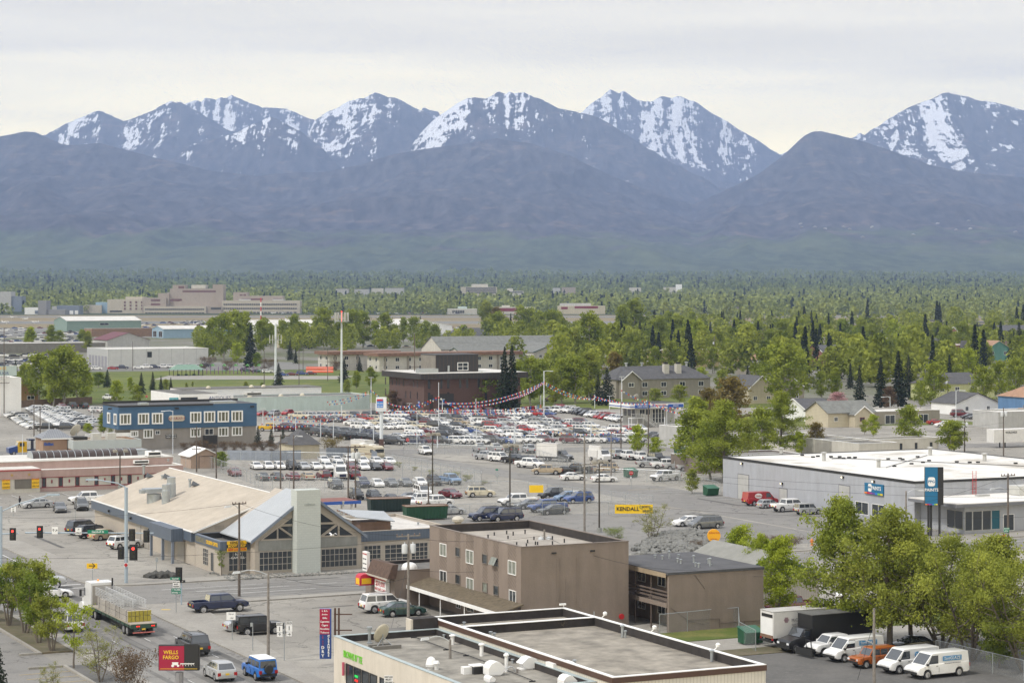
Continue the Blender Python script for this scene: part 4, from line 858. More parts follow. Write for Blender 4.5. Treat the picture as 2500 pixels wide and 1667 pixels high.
# --- simple helper for plain mid-distance buildings
def simple(name,label,a,b,w,d,he,wm,rm,hr=None,kind='flat',ridge='x',wins=None,z0=0,tm=None,par=.3,hip=0,sides=None,fm=None,group=None):
 B=Bld(name,label,a,b,group=group)
 if kind=='flat':B.flat(w,d,he,wm,rm,par,.25,None,tm)
 else:B.gable(w,d,he,hr,wm,rm,ridge=ridge,tm=tm,hip=hip)
 for(n,z0_,z1_,fr)in(wins or[]):
  for k in range(n):
   c=w*(k+.5)/n;hw=w/n*fr/2;B.win('S',0,c-hw,c+hw,z0_,z1_,fm=fm,nx=2 if hw>.5 else 1,fw=.1)
 for(n,z0_,z1_,fr)in(sides or[]):
  for k in range(n):
   c=d*(k+.5)/n;hw=d/n*fr/2;B.win('W',0,c-hw,c+hw,z0_,z1_,fm=fm,nx=2 if hw>.5 else 1,fw=.1)
 return B
SHD=mat('dark_grey_shingle',(.085,.085,.09),.9,.2,.8);SHG2=mat('grey_shingle',(.17,.175,.165),.9,.2,.8)
TANW=mat('taupe_siding',(.29,.265,.225),.8,.06);CRM=mat('cream_siding',(.5,.45,.34),.8,.05);GRW=mat('light_grey_wall',(.42,.42,.41),.8,.08)
BRK=brick('red_brown_brick',(.105,.055,.046),(.085,.045,.038),(.1,.08,.07),2.2);BRK2=brick('orange_brick',(.25,.105,.07),(.2,.08,.055),(.2,.13,.1),2.2)
# brick offices
B=Bld('brick_office_building','three-storey red-brown brick offices with overhanging black roof and black penthouse',237.2,548.0)
MB().box(0,28.3,0,24,0,10.2).obj('wall',BRK,B.root);BLKM=stripes('black_ribbed_fascia',(.03,.028,.027),(.07,.045,.03),1.1,'XY',.1)
MB().box(-1.6,29.9,-1.6,25.6,9.5,11.0).obj('roof_fascia',BLKM,B.root);MB().box(-1.3,29.6,-1.3,25.3,11.003,11.06).obj('roof',WROOF,B.root)
b_=B.S(558,'e3',880,1312,910,1088);MB().box(6,18.6,6,16,11.07,15.6).obj('penthouse_wall',BLKM,B.root);MB().box(5.9,18.7,5.9,16.1,15.6,15.8).obj('penthouse_roof',ROOFD,B.root)
MB().box(5.95,5.997,6,16,11.1,15.5).obj('penthouse_side',mat('grey_board',(.2,.185,.16),.9,.2),B.root)
B.win('S',6.0,12.4,15.6,11.4,13.6,nx=2,ny=2,fw=.16);B.box('roof_unit',STEEL,-.5,5,2,4.5,11.06,12.2);B.box('roof_unit',STEEL,9.4,9.9,5.6,5.9,11.2,12.8)
for x0,x1 in((663,697),(803,832),(880,912),(1016,1046),(1095,1125),(1225,1255),(1305,1335),(1440,1475),(1520,1550),(1655,1685)):
 u=B.S(548,'e3',x0,x1,1165,1250);B.win('S',0,u[0],u[1],6.9,9.4,fm=BRK,nx=1)
 if x0 in(663,880,1305):B.win('S',0,u[0],u[1],3.7,6.0,fm=BRK,nx=1)
for x0 in(186,233,262,310,340,388,415,467,500,545):
 u=B.W(237.2,'e3',x0,x0+10,1165,1250)
 for z0_ in(.9,4.0,7.1):
  if(x0*7+int(z0_))%4:B.win('W',0,u[0],u[1],z0_,z0_+2.0,fm=BRK,nx=1,fw=.05)
for x0,x1,z1_ in((1.6,2.6,5.4),(4.2,8.6,5.6),(21.5,23.6,6.3)):MB().box(x0,x1,-.06,-.003,0,z1_).obj('painted_entry_recess',BLACK,B.root)  # flat black panels on the wall paint in the dark of entry recesses
sg=B.sign('S',-.3,4.0,8.8,2.5,3.5,mat('navy_sign',(.02,.02,.1),.5,0),(('SQUARE DANCE HALL',WHITEP,.5),),name='entrance_sign');B.sign('W',-.1,2.4,3.6,2.0,3.6,BLUEW,(('BANK',WHITEP,.5),('24 HR',WHITEP,.4)),name='hanging_sign')
# dealership sales office
B=Bld('sales_office','raised car lot sales office with wide blue and white lettered canopy and metal stairs',263.6,479.4)
q=[(0,0),(10.6,0),(10.6,8),(0,8)]
MB().box(0,10.6,0,7,0,4.6).obj('wall',GRW,B.root)
for u0,u1 in((.2,1.7),(1.9,3.2)):B.win('S',0,u0+.6,u1+.6,2.9,4.3,fm=WHITEP,nx=2)
for k in range(4):B.win('S',0,4.4+.85*k,5.15+.85*k,.9,4.3,fm=WHITEP,nx=1,ny=3)
for k in range(3):B.win('W',0,.6+2.1*k,2.4+2.1*k,2.4,4.3,fm=WHITEP,nx=3)
MB().box(-3.2,11.8,-2.4,8,4.62,5.7).obj('canopy',WHITEP,B.root);MB().box(-2.9,11.5,-2.1,7.7,5.703,5.75).obj('canopy_roof',BLACK,B.root)
MB().box(-3.25,11.85,-2.46,-2.41,4.95,5.15).box(-3.26,-3.21,-2.4,8,4.95,5.15).obj('blue_stripe',BLUEW,B.root)
MB().box(-1.8,2.4,-2.5,-2.47,4.7,5.5).obj('blue_panel',BLUEW,B.root);MB().box(7.4,11.6,-2.5,-2.47,4.7,5.5).obj('blue_panel',BLUEW,B.root)
text(B.root,'USED CARS',.6,(.3,-2.53,5.1),ROT_S,WHITEP).scale=(.9,1,1);text(B.root,'BUY SELL TRADE CONSIGN',.5,(4.9,-2.5,5.35),ROT_S,REDP).scale=(.62,1,1);text(B.root,'SALES',.6,(9.5,-2.53,5.1),ROT_S,WHITEP)
b=MB()
for s_ in(0,1.1):b.box(-.2+s_*0,0,0,0,0,0)if False else None
for k in range(10):b.box(1.2+.32*k,1.55+.32*k,-1.7,-.6,2.3-.25*k,2.36-.25*k)
for yy in(-1.75,-.55):b.tube((1.0,yy,2.4),(4.6,yy,-.0),.05).tube((1.0,yy,3.3),(4.6,yy,.9),.03);[b.tube((1.0+.9*k,yy,2.4-.6*k),(1.0+.9*k,yy,3.3-.6*k),.025)for k in range(5)]
b.box(-2.4,1.1,-1.8,-.02,2.2,2.32);[b.tube((-2.4+.7*k,-1.8,2.3),(-2.4+.7*k,-1.8,3.3),.025)for k in range(6)];b.tube((-2.4,-1.8,3.3),(1.1,-1.8,3.3),.03);[b.tube((-2.3+1.6*k,-1.7,0),(-2.3+1.6*k,-1.7,2.2),.06)for k in range(3)]
b.obj('steel_stair',WHITEP,B.root);dish(B.root,1.5,3,5.75,.9,1.2,mat('pale_dish',(0,0,0)),az=-2.9,base=False)
# paint store
PG=mat('blue_grey_block_wall',(.37,.385,.42),.85,.05,.3,bump=.3,bsc=5);PR=mat('stained_white_roof',(.40,.37,.32),.85,.2,.09,col2=(.66,.645,.61))
PR.node_tree.nodes['Color Ramp'].color_ramp.elements[0].position=.36;PR.node_tree.nodes['Color Ramp'].color_ramp.elements[1].position=.5
B=Bld('paint_store','big pale blue-grey paint warehouse with a stained white roof',189.5,263)
B.flat(41.5,52.5,6.4,PG,PR,.12,.2,None,BLACK,fascia=(BLACK,.28))
for x0,x1,yt,yb,y2 in((793,893,1150,1425,1210),(1188,1260,1345,1500,1345),(1760,1860,1285,1560,1315)):
 u=B.W(189.5,'d5',x0,x1,y2,yb);MB().box(-.03,-.003,u[0]-.15,u[1]+.15,0,max(2.5,u[3]+.12)).obj('door_frame',mat('dark_grey_trim',(.16,.165,.18),.7,.1),B.root);MB().box(-.05,-.031,u[0],u[1],.02,max(2.4,u[3])).obj('loading_door',GRW,B.root)
for k_,x,y in(('d5',835,1100),('d5',1217,1292),('d5',1803,1233),('d6',232,1232),('d6',528,1272)):
 if k_=='d5' and x>1700:continue
 b__=BA(V(k_,x,y)[0],189.5);z_=ZA(V(k_,x,y)[1],189.5,b__);MB().box(-.35,-.003,b__-263.2,b__-262.8,z_-.15,z_+.15).obj('wall_pack_light',BLACK,B.root);MB().box(-.37,-.352,b__-263.15,b__-262.85,z_-.12,z_+.1).obj('lit_lens',mat('lamp_lit',(1,.85,.55),.3,0,emit=2.),B.root)
PPB=mat('paint_sign_blue',(.005,.13,.27),.5,.08)
u=B.W(189.5,'d6',445,622,1295,1400);sg=B.sign('W',-.02,*u,PPB,(),th=.2,name='wall_sign')
yy0,yy1,zz0,zz1=u;wd=yy1-yy0
def ppg(root,face,c,uc,zc,s,m):
 """rounded white badge with three blue letters"""
 poly=[(.5*(abs(math.cos(t))**.5)*(1 if math.cos(t)>0 else-1)*s,.62*(abs(math.sin(t))**.5)*(1 if math.sin(t)>0 else-1)*s)for t in[2*math.pi*k/24 for k in range(24)]]
 if face=='S':o=MB().extr([(uc+x,c,zc+z)for x,z in poly],(0,.02,0)).obj('badge',WHITEP,root);text(root,'PPG',.52*s,(uc,c-.012,zc),ROT_S,m,bold=.01)
 else:o=MB().extr([(c,uc-x,zc+z)for x,z in poly],(.02,0,0)).obj('badge',WHITEP,root);text(root,'PPG',.52*s,(c-.012,uc,zc),ROT_W,m,bold=.01)
ppg(sg,'W',-.25,yy0+wd*.7,zz0+(zz1-zz0)*.6,.9,PPB);text(sg,'PAINTS',.75,(-.25,yy0+wd*.36,zz0+(zz1-zz0)*.6),ROT_W,WHITEP,bold=.01)
COLS=[('o',(.7,.2,.02)),('r',(.5,.02,.04)),('m',(.3,.04,.25)),('v',(.1,.06,.3)),('b',(.02,.2,.6)),('g',(.2,.5,.05)),('y',(.75,.55,.02))]
for i,(c_,col_)in enumerate(COLS):
 MB().box(-.245,-.235,yy1-wd*(i+1)/7+.02,yy1-wd*i/7,zz0+.05,zz0+.3).obj('colour_chip',mat('chip_'+['orange','red','magenta','violet','blue','green','yellow'][i],col_,.5,0),sg)
for x,yb,yt in((1205,1020,945),(1613,1078,990)):B.pipe('d5',x,yb,yt,6.3,.3,GRW)
for x,yb,yt in((568,1140,1055),(1062,1025,940),(1583,1080,1000)):B.pipe('d6',x,yb,yt,6.3,.3,GRW)
for k_,x,y in(('d5',1400,1030),('d5',1503,1048),('d5',1550,1040),('d5',1758,1047),('d5',1795,1060),('d5',1850,1053),('d6',107,1044),('d6',190,1046),('d6',227,1060),('d6',280,1053),('d6',338,1052),('d6',655,1066),('d6',768,1062),('d6',793,1071),('d6',937,1045),('d6',878,1112),('d6',988,1098),('d6',1047,1082),('d6',1312,1094),('d6',1436,1099),('d6',1515,1098),('d6',1875,1108),('d6',714,1135)):
 a_,b_=PA(*V(k_,x,y),6.3)
 if k_=='d5' or a_<229:MB().box(a_-B.a,a_-B.a+.5,b_-B.b,b_-B.b+.4,6.31,6.55).obj('pipe_support',BLACK,B.root)
bb=MB()
for(xa,ya,xb,yb)in((100,1046,1960,1125),(640,1138,1035,1022),(120,1056,350,1052)):
 P0=PA(*V('d6',xa,ya),6.45);P1=PA(*V('d6',xb,yb),6.45);bb.tube((P0[0]-B.a,P0[1]-B.b,6.45),(P1[0]-B.a,P1[1]-B.b,6.45),.05)
bb.obj('gas_pipe',BLACK,B.root)
b__=AB(V('d6',1477,0)[0],263)-B.a;bb=MB()
for dx in(-.3,.3):bb.tube((b__+dx,-.2,4.1),(b__+dx,-.2,7.6),.04)
for k in range(9):bb.tube((b__-.3,-.2,4.3+.33*k),(b__+.3,-.2,4.3+.33*k),.03)
bb.obj('roof_ladder',REDP,B.root)
MB().box(1.0,26,-10.2,-.02,0,3.7).obj('showroom_wall',PG,B.root);MB().box(-1.2,26,-11.2,-.05,3.75,4.15).obj('showroom_fascia',mat('dark_grey_trim',(0,0,0)),B.root);MB().box(-1.1,26,-11.1,-.06,4.153,4.25).obj('showroom_roof',PR,B.root)
xs=[AB(V('c5',x,0)[0],252.9)-B.a for x in(1525,1588,1668,1742,1815)]
for k in range(4):B.win('S',-10.2,xs[k],xs[k+1],.35,3.1,nx=1,fw=.09,fm=GRW,glass=GLASS if k<3 else mat('teal_window_film',(.01,.09,.13),.2,.1))
B.win('W',1.0,-9.9,-6.2,.5,3.1,nx=2,fm=GRW)
x0_,x1_=AB(V('c5',1840,0)[0],252.9)-B.a,AB(V('c5',1930,0)[0],252.9)-B.a;B.win('S',-10.2,x0_,x1_,.05,2.4,nx=2,fm=WHITEP,fw=.08)
B.win('S',-10.2,22.5,25.5,.3,3.0,nx=2,fm=GRW)
for x0,x1,yt,yb in((348,472,1468,1560),(505,630,1492,1568)):
 u=B.W(189.5,'d6',x0,x1,yt,yb);B.win('W',0,u[0],u[1],max(.6,u[3]-2.0),u[3],fm=WHITEP,nx=2)
MB().box(14.5,18.0,-5,-2.5,4.3,5.6).obj('roof_unit',mat('unit_metal',(0,0,0)),B.root)
MB().box(8.5,10.5,-3.5,-2.6,4.26,4.5).obj('roof_hatch',GRW,B.root)
# free-standing buildings around town
sh=simple('storage_shed','small tan timber shed with a white gable roof beside the chain-link yard',128.2,405.8,5.6,6.5,2.3,mat('tan_plywood',(.42,.31,.24),.85,.1),WHITEP,3.6,'gable','y')
MB().box(1.6,4.2,-.05,-.003,0,2.1).obj('door',mat('tan_plywood',(0,0,0)),sh.root);MB().box(1.5,1.6,-.06,-.003,0,2.2).box(4.2,4.3,-.06,-.003,0,2.2).box(1.5,4.3,-.06,-.003,2.2,2.28).obj('door_frame',BLACK,sh.root)
simple('clapboard_house','small cream clapboard house under a dark hipped roof, between two dark bushes',153.5,419.5,5.5,8,3.1,CRM,SHD,5.6,'gable','y',hip=3)
B=simple('liquor_store','tall white windowless building at the left edge',126,592,14.5,16,10,WHITEP,WROOF);B.sign('S',-.1,5,13.2,10.6,13.2,MINT,(('DAYS',YELLOWS,1.1),('LIQUOR',mat('sign_blue_letters',(0,0,0)),1.1)),th=.4,name='rooftop_sign')
simple('brown_cabin','brown-roofed wooden cabin under the big left trees',150,655,11,14,3.2,mat('cedar_wall',(.32,.19,.09),.8,.1),mat('brown_shingle_dark',(.07,.04,.035),.9,.2),7,'gable','y',wins=[(2,1,2.2,.4)])
B=simple('white_warehouse','large white ribbed warehouse with loading doors beyond the park',257.5,930,44,34,7.6,stripes('white_ribbed_wall',(.50,.51,.50),(.38,.39,.39),5.5,'X',.05),WROOF,tm=WHITEP)
for k in range(6):MB().box(-.06,-.003,2+5*k,5.5+5*k,0,4.6).obj('loading_door',mat('loading_door_grey',(.25,.25,.28),.7,.1),B.root)
B.win('S',0,17,19,4,6.4,fm=BLACK,nx=1)
simple('green_hangar','long pale green metal hangar with white roof by the airfield',436,1690,58,40,8,mat('sage_metal',(.19,.27,.235),.6,.05),WROOF,11,'gable','x',wins=[(1,4.5,6.3,.12)])
simple('brown_hangar','long low brown building between the green hangar and the pale blue one',404,1500,64,20,5.5,mat('brown_metal',(.22,.14,.09),.7,.15),mat('grey_metal_roof',(.3,.3,.29),.6,.1))
simple('pale_blue_hangar','pale blue hangar with orange trimmed white roof, left of the darker blue ones',436,1440,42,26,6,mat('pale_blue_metal',(.25,.36,.46),.6,.05),WROOF,8,'gable','x',sides=[(2,.5,4.5,.6)])
simple('orange_fronted_hangar','blue hangar with broad orange fascia under a white roof beside the deciduous trees',486,1455,70,40,7.5,mat('mid_blue_metal',(.10,.22,.38),.6,.1),WROOF,11,'gable','x',tm=mat('orange_trim',(.5,.28,.08),.6,.1))
simple('maroon_roofed_hall','small white hall with a maroon gable roof near the left spruces',336,1215,24,30,4.5,GRW,mat('maroon_roof',(.13,.04,.05),.7,.1),8.5,'gable','y')
simple('low_terminal','very long low white-roofed terrace on the far left',255,1150,62,26,5,mat('grey_wall_dark',(.2,.19,.17),.8,.1),WROOF)
simple('control_tower_block','cream three-storey block with dark ribbon windows beside the blue hangars',425,1180,15,12,11,CRM,WROOF,wins=[(1,2,3.6,.85),(1,6.5,8.2,.85)],fm=BLACK)
simple('white_hangar','white gabled hangar standing right of the phone mast',612,1465,44,50,6.5,WHITEP,WROOF,10.5,'gable','y',wins=[(2,3,5,.1)])
simple('long_white_hangar','long white hangar half hidden behind trees left of the phone mast',478,1400,52,22,7,WHITEP,WROOF,9,'gable','x',wins=[(5,3,4.6,.15)])
TLB=mat('brown_tile_mansard',(.20,.115,.08),.9,.25,1.)
for i,(a_,b_,w_,lb)in enumerate(((331,862,30,'left end wing of the cream motel with a brown tiled roof edge'),(342,835,62,'front wing of the cream motel behind the orange barriers'))):
 B=simple('motel_wing',lb,a_,b_,w_,13,7.3,OFFW,WROOF,wins=[(w_//5,1,2.4,.35),(w_//5,4,5.6,.35)],sides=[(2,1,2.4,.3),(2,4,5.6,.3)]);MB().box(-1.2,w_+1.2,-1.2,14.2,6.2,7.5).obj('tiled_mansard',TLB,B.root)
 for k in range(w_//10):MB().box(2+10*k,2.8+10*k,-.4,-.003,0,6.2).obj('buttress',TANW,B.root)
GRN=mat('dark_green_trim',(.02,.07,.05),.6,0)
simple('grey_roofed_flats','wide grey-roofed apartment house right behind the brick offices',400,905,96,22,6.5,OFFW,SHG2,11.8,'gable','x',wins=[(14,1,2.2,.25),(14,4,5.3,.25)])
B=simple('gabled_flats','front gable wing with green trim between brick offices and spruces',392,862,34,22,4.6,OFFW,SHG2,8,'gable','x',wins=[(5,4,5.3,.25)],tm=GRN);simple('green_trimmed_wing','pale gable-ended wing with dark green trim right of the black penthouse',421,856,20,26,6.3,OFFW,SHG2,9.8,'gable','y',wins=[(3,4,5.2,.2)],tm=GRN)
simple('beige_townhouse','beige townhouse with dark hipped roof under the white hangar',545,1215,34,20,5,CRM,SHD,9.5,'gable','x',wins=[(6,2,3.6,.3)],hip=8)
simple('beige_townhouse','dark-roofed townhouse right of the beige one, in the trees',590,1200,24,20,5.5,GRW,SHD,10,'gable','x',wins=[(4,2,3.6,.3)])
simple('orange_gable_house','orange-brown gabled house beside the wide grey roof',508,985,16,22,6.8,mat('orange_stucco',(.42,.18,.08),.8,.05),SHD,11,'gable','y')
simple('yellow_block','low pale yellow flat-roofed building behind the birches',441,808,24,16,3.4,mat('pale_yellow',(.47,.37,.19),.8,.05),WROOF,tm=BGREY)
simple('tall_yellow_block','taller yellow block rising behind the low yellow building',456,826,38,18,7.2,mat('pale_yellow',(0,0,0)),WROOF)
B=simple('townhouse_row','two-storey taupe apartment row with charcoal roof and two white chimneys',324,602,33,13,6.0,TANW,SHD,9.6,'gable','x',wins=[(5,3.4,4.9,.3),(5,.8,2.2,.3)],hip=5)
MB().extr([(1,-2.2,0),(7,-2.2,0),(7,-2.2,6),(4,-2.2,8.3),(1,-2.2,6)],(0,2.2,0)).obj('gable_bay',TANW,B.root)
for sg_ in((1-.5,5.6,4,8.4),(7+.5,5.6,4,8.4)):q=[(sg_[0],-2.8,sg_[1]),(sg_[2],-2.8,sg_[3]),(sg_[2],2.8,sg_[3]),(sg_[0],2.8,sg_[1])];MB().hexa(q,[(x,y,z+.2)for x,y,z in q]).obj('bay_roof',SHD,B.root)
for sg_ in((.5,5.5,4,8.3),(7.5,5.5,4,8.3)):MB().tube((sg_[0],-2.9,sg_[1]+.1),(sg_[2],-2.9,sg_[3]+.1),.14,.14,4).obj('bay_trim',WHITEP,B.root)
B.win('S',-2.2,3.0,5.0,3.6,5.0,nx=2,fw=.15)
for xx in(18,22.3):MB().box(xx,xx+1.7,2.2,3.6,6.4,10.2).obj('chimney',OFFW,B.root);MB().box(xx+.3,xx+1.4,2.5,3.3,10.2,10.8).obj('chimney_pot',BLACK,B.root)
for xx,yy in((7,6.5),(12.5,6.6),(28,6)):MB().lathe([(.35,0),(.35,1.0),(.6,1.1),(.6,1.4)],(xx,yy,9.3),8).obj('roof_vent',STEEL,B.root)
for i in range(2):
 B=simple('terraced_school',['long red brick complex with white roofs and steep mansards','right brick wing of the white-roofed complex'][i],(574,626)[i],(840,852)[i],(46,26)[i],22,7,BRK2,WROOF)
 MB().box(-1,6,-1.6,-.05,0,4).obj('brick_bay',BRK2,B.root);q=[(12,-2,0),(22,-2,0),(22,-.02,0),(12,-.02,0)];MB().hexa(q,[(14,-.3,9),(20,-.3,9),(20,-.02,9),(14,-.02,9)]).obj('steep_mansard',mat('grey_metal_dark',(.1,.1,.11),.5,.1),B.root)
simple('dark_roofed_hall','slate-roofed brick hall half hidden behind the left birches',532,800,30,22,6,BRK2,SHD,9,'gable','x')
B=simple('long_beige_apartments','long two-storey beige building with low grey roof behind tall spruces',507,728,45,14,5.6,OFFW,SHG2,7.8,'gable','x',wins=[(7,3.3,4.6,.3),(7,.8,2.1,.3)],tm=WHITEP)
simple('teal_house','teal house with tan shingle roof on the right',645,840,15,14,5,mat('teal_siding',(.12,.28,.24),.8,.05),mat('tan_shingle',(.33,.2,.13),.9,.15),9,'gable','y',wins=[(2,2.6,4.2,.25)],tm=CRM)
simple('brown_balcony_flats','dark-roofed brown flats with balconies at the right',815,1050,52,20,8.6,mat('dark_taupe',(.17,.14,.12),.8,.1),SHD,11.5,'gable','x',wins=[(7,1,2.4,.5),(7,4,5.4,.5),(7,6.6,8,.5)])
B=simple('white_cottage','small white cottage with a dark grey roof behind picket fence',313,480,8.5,12,2.8,WHITEP,SHD,5.4,'gable','x',wins=[(3,1,2.1,.5)],tm=WHITEP)
B=simple('cream_cottage','cream clapboard cottage with patchy grey-green roof and little porch',304.5,457.8,13.5,10,3.5,stripes('cream_clapboard',(.5,.45,.33),(.36,.32,.24),.35,'Z',.15),SHG2,6.0,'gable','x',wins=[(3,1.4,2.5,.25)])
B.gable(5,4,3.2,5.0,CRM,SHG2,x=6,y=-2.6,tm=WHITEP);B.win('S',-2.6,7.4,8.8,1.4,2.4,nx=2,fw=.1,fm=MAROON)
simple('yellow_green_house','pale yellow-green house with grey roof behind the white garage',402,548,22,12,5.2,mat('yellow_green',(.5,.52,.27),.8,.03),SHD,8.2,'gable','x',wins=[(4,2.8,4.2,.3)],hip=5)
simple('white_garage','white garage with charcoal gable roof at the right edge of town',365,488,14,11,3.0,WHITEP,SHD,5.6,'gable','y',wins=[(2,1,2.2,.15)])
B=simple('blue_house','blue two-storey house with a tan shingle roof and balcony at the right edge',371,466,24,12,5.6,mat('mid_blue_siding',(.10,.2,.36),.8,.05),mat('tan_shingle',(0,0,0)),8.4,'gable','x',wins=[(5,3.2,4.6,.3),(5,.8,2.2,.3)],hip=5);MB().box(-3,4,-2,-.02,2.7,2.9).obj('balcony',B.root.children[0].data.materials[0],B.root);MB().box(-3,4,-2.05,-1.98,2.9,3.7).obj('balcony_rail',BGREY,B.root)
simple('garage_row','row of beige garages below the blue house',362,462,12,6,2.6,mat('beige_garage',(.5,.4,.32),.8,.05),WROOF,wins=[(3,.1,2.1,.3)],fm=OFFW)
B=simple('long_white_motel','long low white building with small dark windows behind the paint warehouse',252,368,9,44,3.3,OFFW,mat('old_tar_roof',(0,0,0)),tm=WHITEP,sides=None,wins=None)
B=simple('row_store','low white row building with seven dark windows and an overhanging tar roof',252,377.6,26,6,3.2,OFFW,mat('grey_tar_roof',(.2,.19,.18),.9,.2),wins=[(7,.9,2.3,.17)],fm=BLACK,tm=WHITEP)
simple('flat_roofed_garage','flat-roofed beige garage with white door right of the cream cottage',320.5,462,20,14,3.2,TANW,WROOF,wins=[(2,.1,2.3,.3)],fm=WHITEP)
simple('grey_depot','pale grey depot wall at the right edge above the white trailer',338.5,436,26,10,4.0,GRW,WROOF)
B=simple('block_garage','small grey block garage with white door and lettered band beside the willow',235.8,411,6.5,8,4.6,GRW,WROOF);MB().box(.8,5.4,-.05,-.003,0,2.7).obj('garage_door',WHITEP,B.root);text(B.root,'WIRE & LUBE',.6,(3.2,-.02,4.0),ROT_S,BGREY).scale=(.8,1,1)
simple('carport','dark flat carport roof behind the big tree',208,355,22,10,3.0,mat('dark_taupe',(0,0,0)),mat('grey_tar_roof',(0,0,0)))
simple('gabled_house','cream gabled house with dark roof half hidden by the bronze tree',345,560,9,12,4.4,CRM,SHD,8,'gable','y',wins=[(2,1,2.2,.3)],tm=WHITEP)
simple('gabled_house','dark-roofed house with white barge boards left of the black spruce',357,566,11,12,4.2,TANW,SHD,8,'gable','y',wins=[(2,1,2.2,.3)],tm=WHITEP)
BRR=mat('brown_roof_shingle',(.13,.09,.07),.9,.2);HC_=(('cream',CRM),('tan',TANW),('white',OFFW),('grey',GRW),('rust-red',BRK2));RC_=(('brown',BRR),('charcoal',SHD),('grey',SHG2),('tan',mat('tan_shingle',(0,0,0))))
rh=random.Random(21);hs=sorted((rh.uniform(1650,2490),rh.choice((826,838,850,862,880,896,912))+rh.uniform(-4,4))for _ in range(30))
for i,(x,y)in enumerate(hs):
 a_,b_=PA(x,y);hc,hm_=HC_[rh.randrange(5)];rc,rm_=RC_[rh.randrange(4)];rd_=rh.choice('xy');w_,d_=(rh.uniform(10,15),rh.uniform(8,10));two=rh.random()<.35;he=5.2 if two else 2.9
 simple('house','%s house with a %s roof among the suburb trees, %s from the left'%(hc,rc,ordn(i)),a_,b_,w_,d_,he,hm_,rm_,he+2.6,'gable',rd_,wins=[(3,he-1.7,he-.6,.3)],tm=WHITEP,group='houses of the right-hand suburb')
B=Bld('green_trimmed_house','white-grey gabled house with dark green roof edges behind the annex',123.0,204)
B.gable(11.5,12,2.9,5.7,stripes('grey_plank_wall',(.4,.37,.34),(.28,.26,.24),.3,'X',.1),mat('faded_grey_roof',(.24,.24,.22),.9,.1),ridge='y',ov=.5,tm=GRN)
B.win('S',0,*B.S(204,'c4',1425,1490,835,925),nx=1,fm=BLACK);
_a,_b=PA(800,1228,3.1)
B=Bld('red_roofed_canopy','flat drive-up canopy with dusty red top and blue edge behind the body shop',_a-2,_b)
MB().box(0,7,0,6,2.9,3.25).obj('canopy_roof',mat('dusty_red_roof',(.22,.1,.085),.9,.15),B.root);MB().box(-.1,7.1,-.12,-.003,2.85,3.3).obj('canopy_edge',BLUEW,B.root)
for xx,yy in((1,1),(6,1),(1,5),(6,5)):MB().box(xx,xx+.25,yy,yy+.25,0,2.9).obj('post',WHITEP,B.root)
# picnic shelter
_a,_b=PA(422,918)
B=Bld('picnic_shelter','green-roofed open picnic shelter on the park lawn',_a,_b);B.root.scale=(.62,.7,.8)
MB().add([(0,0,2.9),(20,0,2.9),(20,9,2.9),(0,9,2.9),(4,4.5,5.3),(16,4.5,5.3)],[(0,1,5,4),(1,2,5),(2,3,4,5),(3,0,4),(3,2,1,0)]).obj('roof',mat('sage_roof',(.17,.27,.21),.6,.08),B.root)
for k in range(8):
 for yy in(.6,8.4):MB().box(.6+2.65*k,.85+2.65*k,yy,yy+.25,0,2.9).obj('post',BLACK,B.root)
for k in range(3):MB().box(4+5*k,6+5*k,3.5,5.2,.65,.75).box(4.2+5*k,5.8+5*k,4,4.6,0,.65).obj('picnic_table',GRN,B.root)
# far buildings (square to the view)
def far(name,label,px0,px1,D,blocks,m,rm=None):
 """blocks: (px0, px1, y_top, depth, extra_back, material, window rows)"""
 xc=((px0+px1)/2-1250)/FP*D;z0=float(plain(D));root=empty(name,(xc,D,z0),0,label,'building')
 for i,(a0,a1,yt,yb,back,mm,wr)in enumerate(blocks):
  x0,x1=(a0-1250)/FP*D-xc,(a1-1250)/FP*D-xc;zt=HC+(YH-yt)/FP*D-z0;zb=0 if yb is None else HC+(YH-yb)/FP*D-z0
  MB().box(x0,x1,back,back+26+.1*i,zb,zt).obj('wall',mm or m,root)
  if rm:MB().box(x0-.3,x1+.3,back-.3,back+26.5+.1*i,zt+.003,zt+.5).obj('roof',rm,root)
  for(u0,u1,yw,hh_,n,wm)in wr:
   zc=HC+(YH-yw)/FP*D-z0
   for k in range(n):
    xa=(u0+(u1-u0)*(k+.12)/n-1250)/FP*D-xc;xb=(u0+(u1-u0)*(k+(.88 if n>1 else 1))/n-1250)/FP*D-xc
    MB().box(xa,xb,back-.25,back-.01,zc-hh_/2,zc+hh_/2).obj('window',wm,root)
 return root
HP=mat('beige_pink_concrete',(.34,.295,.255),.8,.03);HP2=mat('pale_beige_concrete',(.46,.42,.35),.8,.03);HW=mat('dusky_rose_glazing',(.13,.06,.065),.3,.05);DKW=mat('distant_dark_glass',(.05,.055,.06),.3,0)
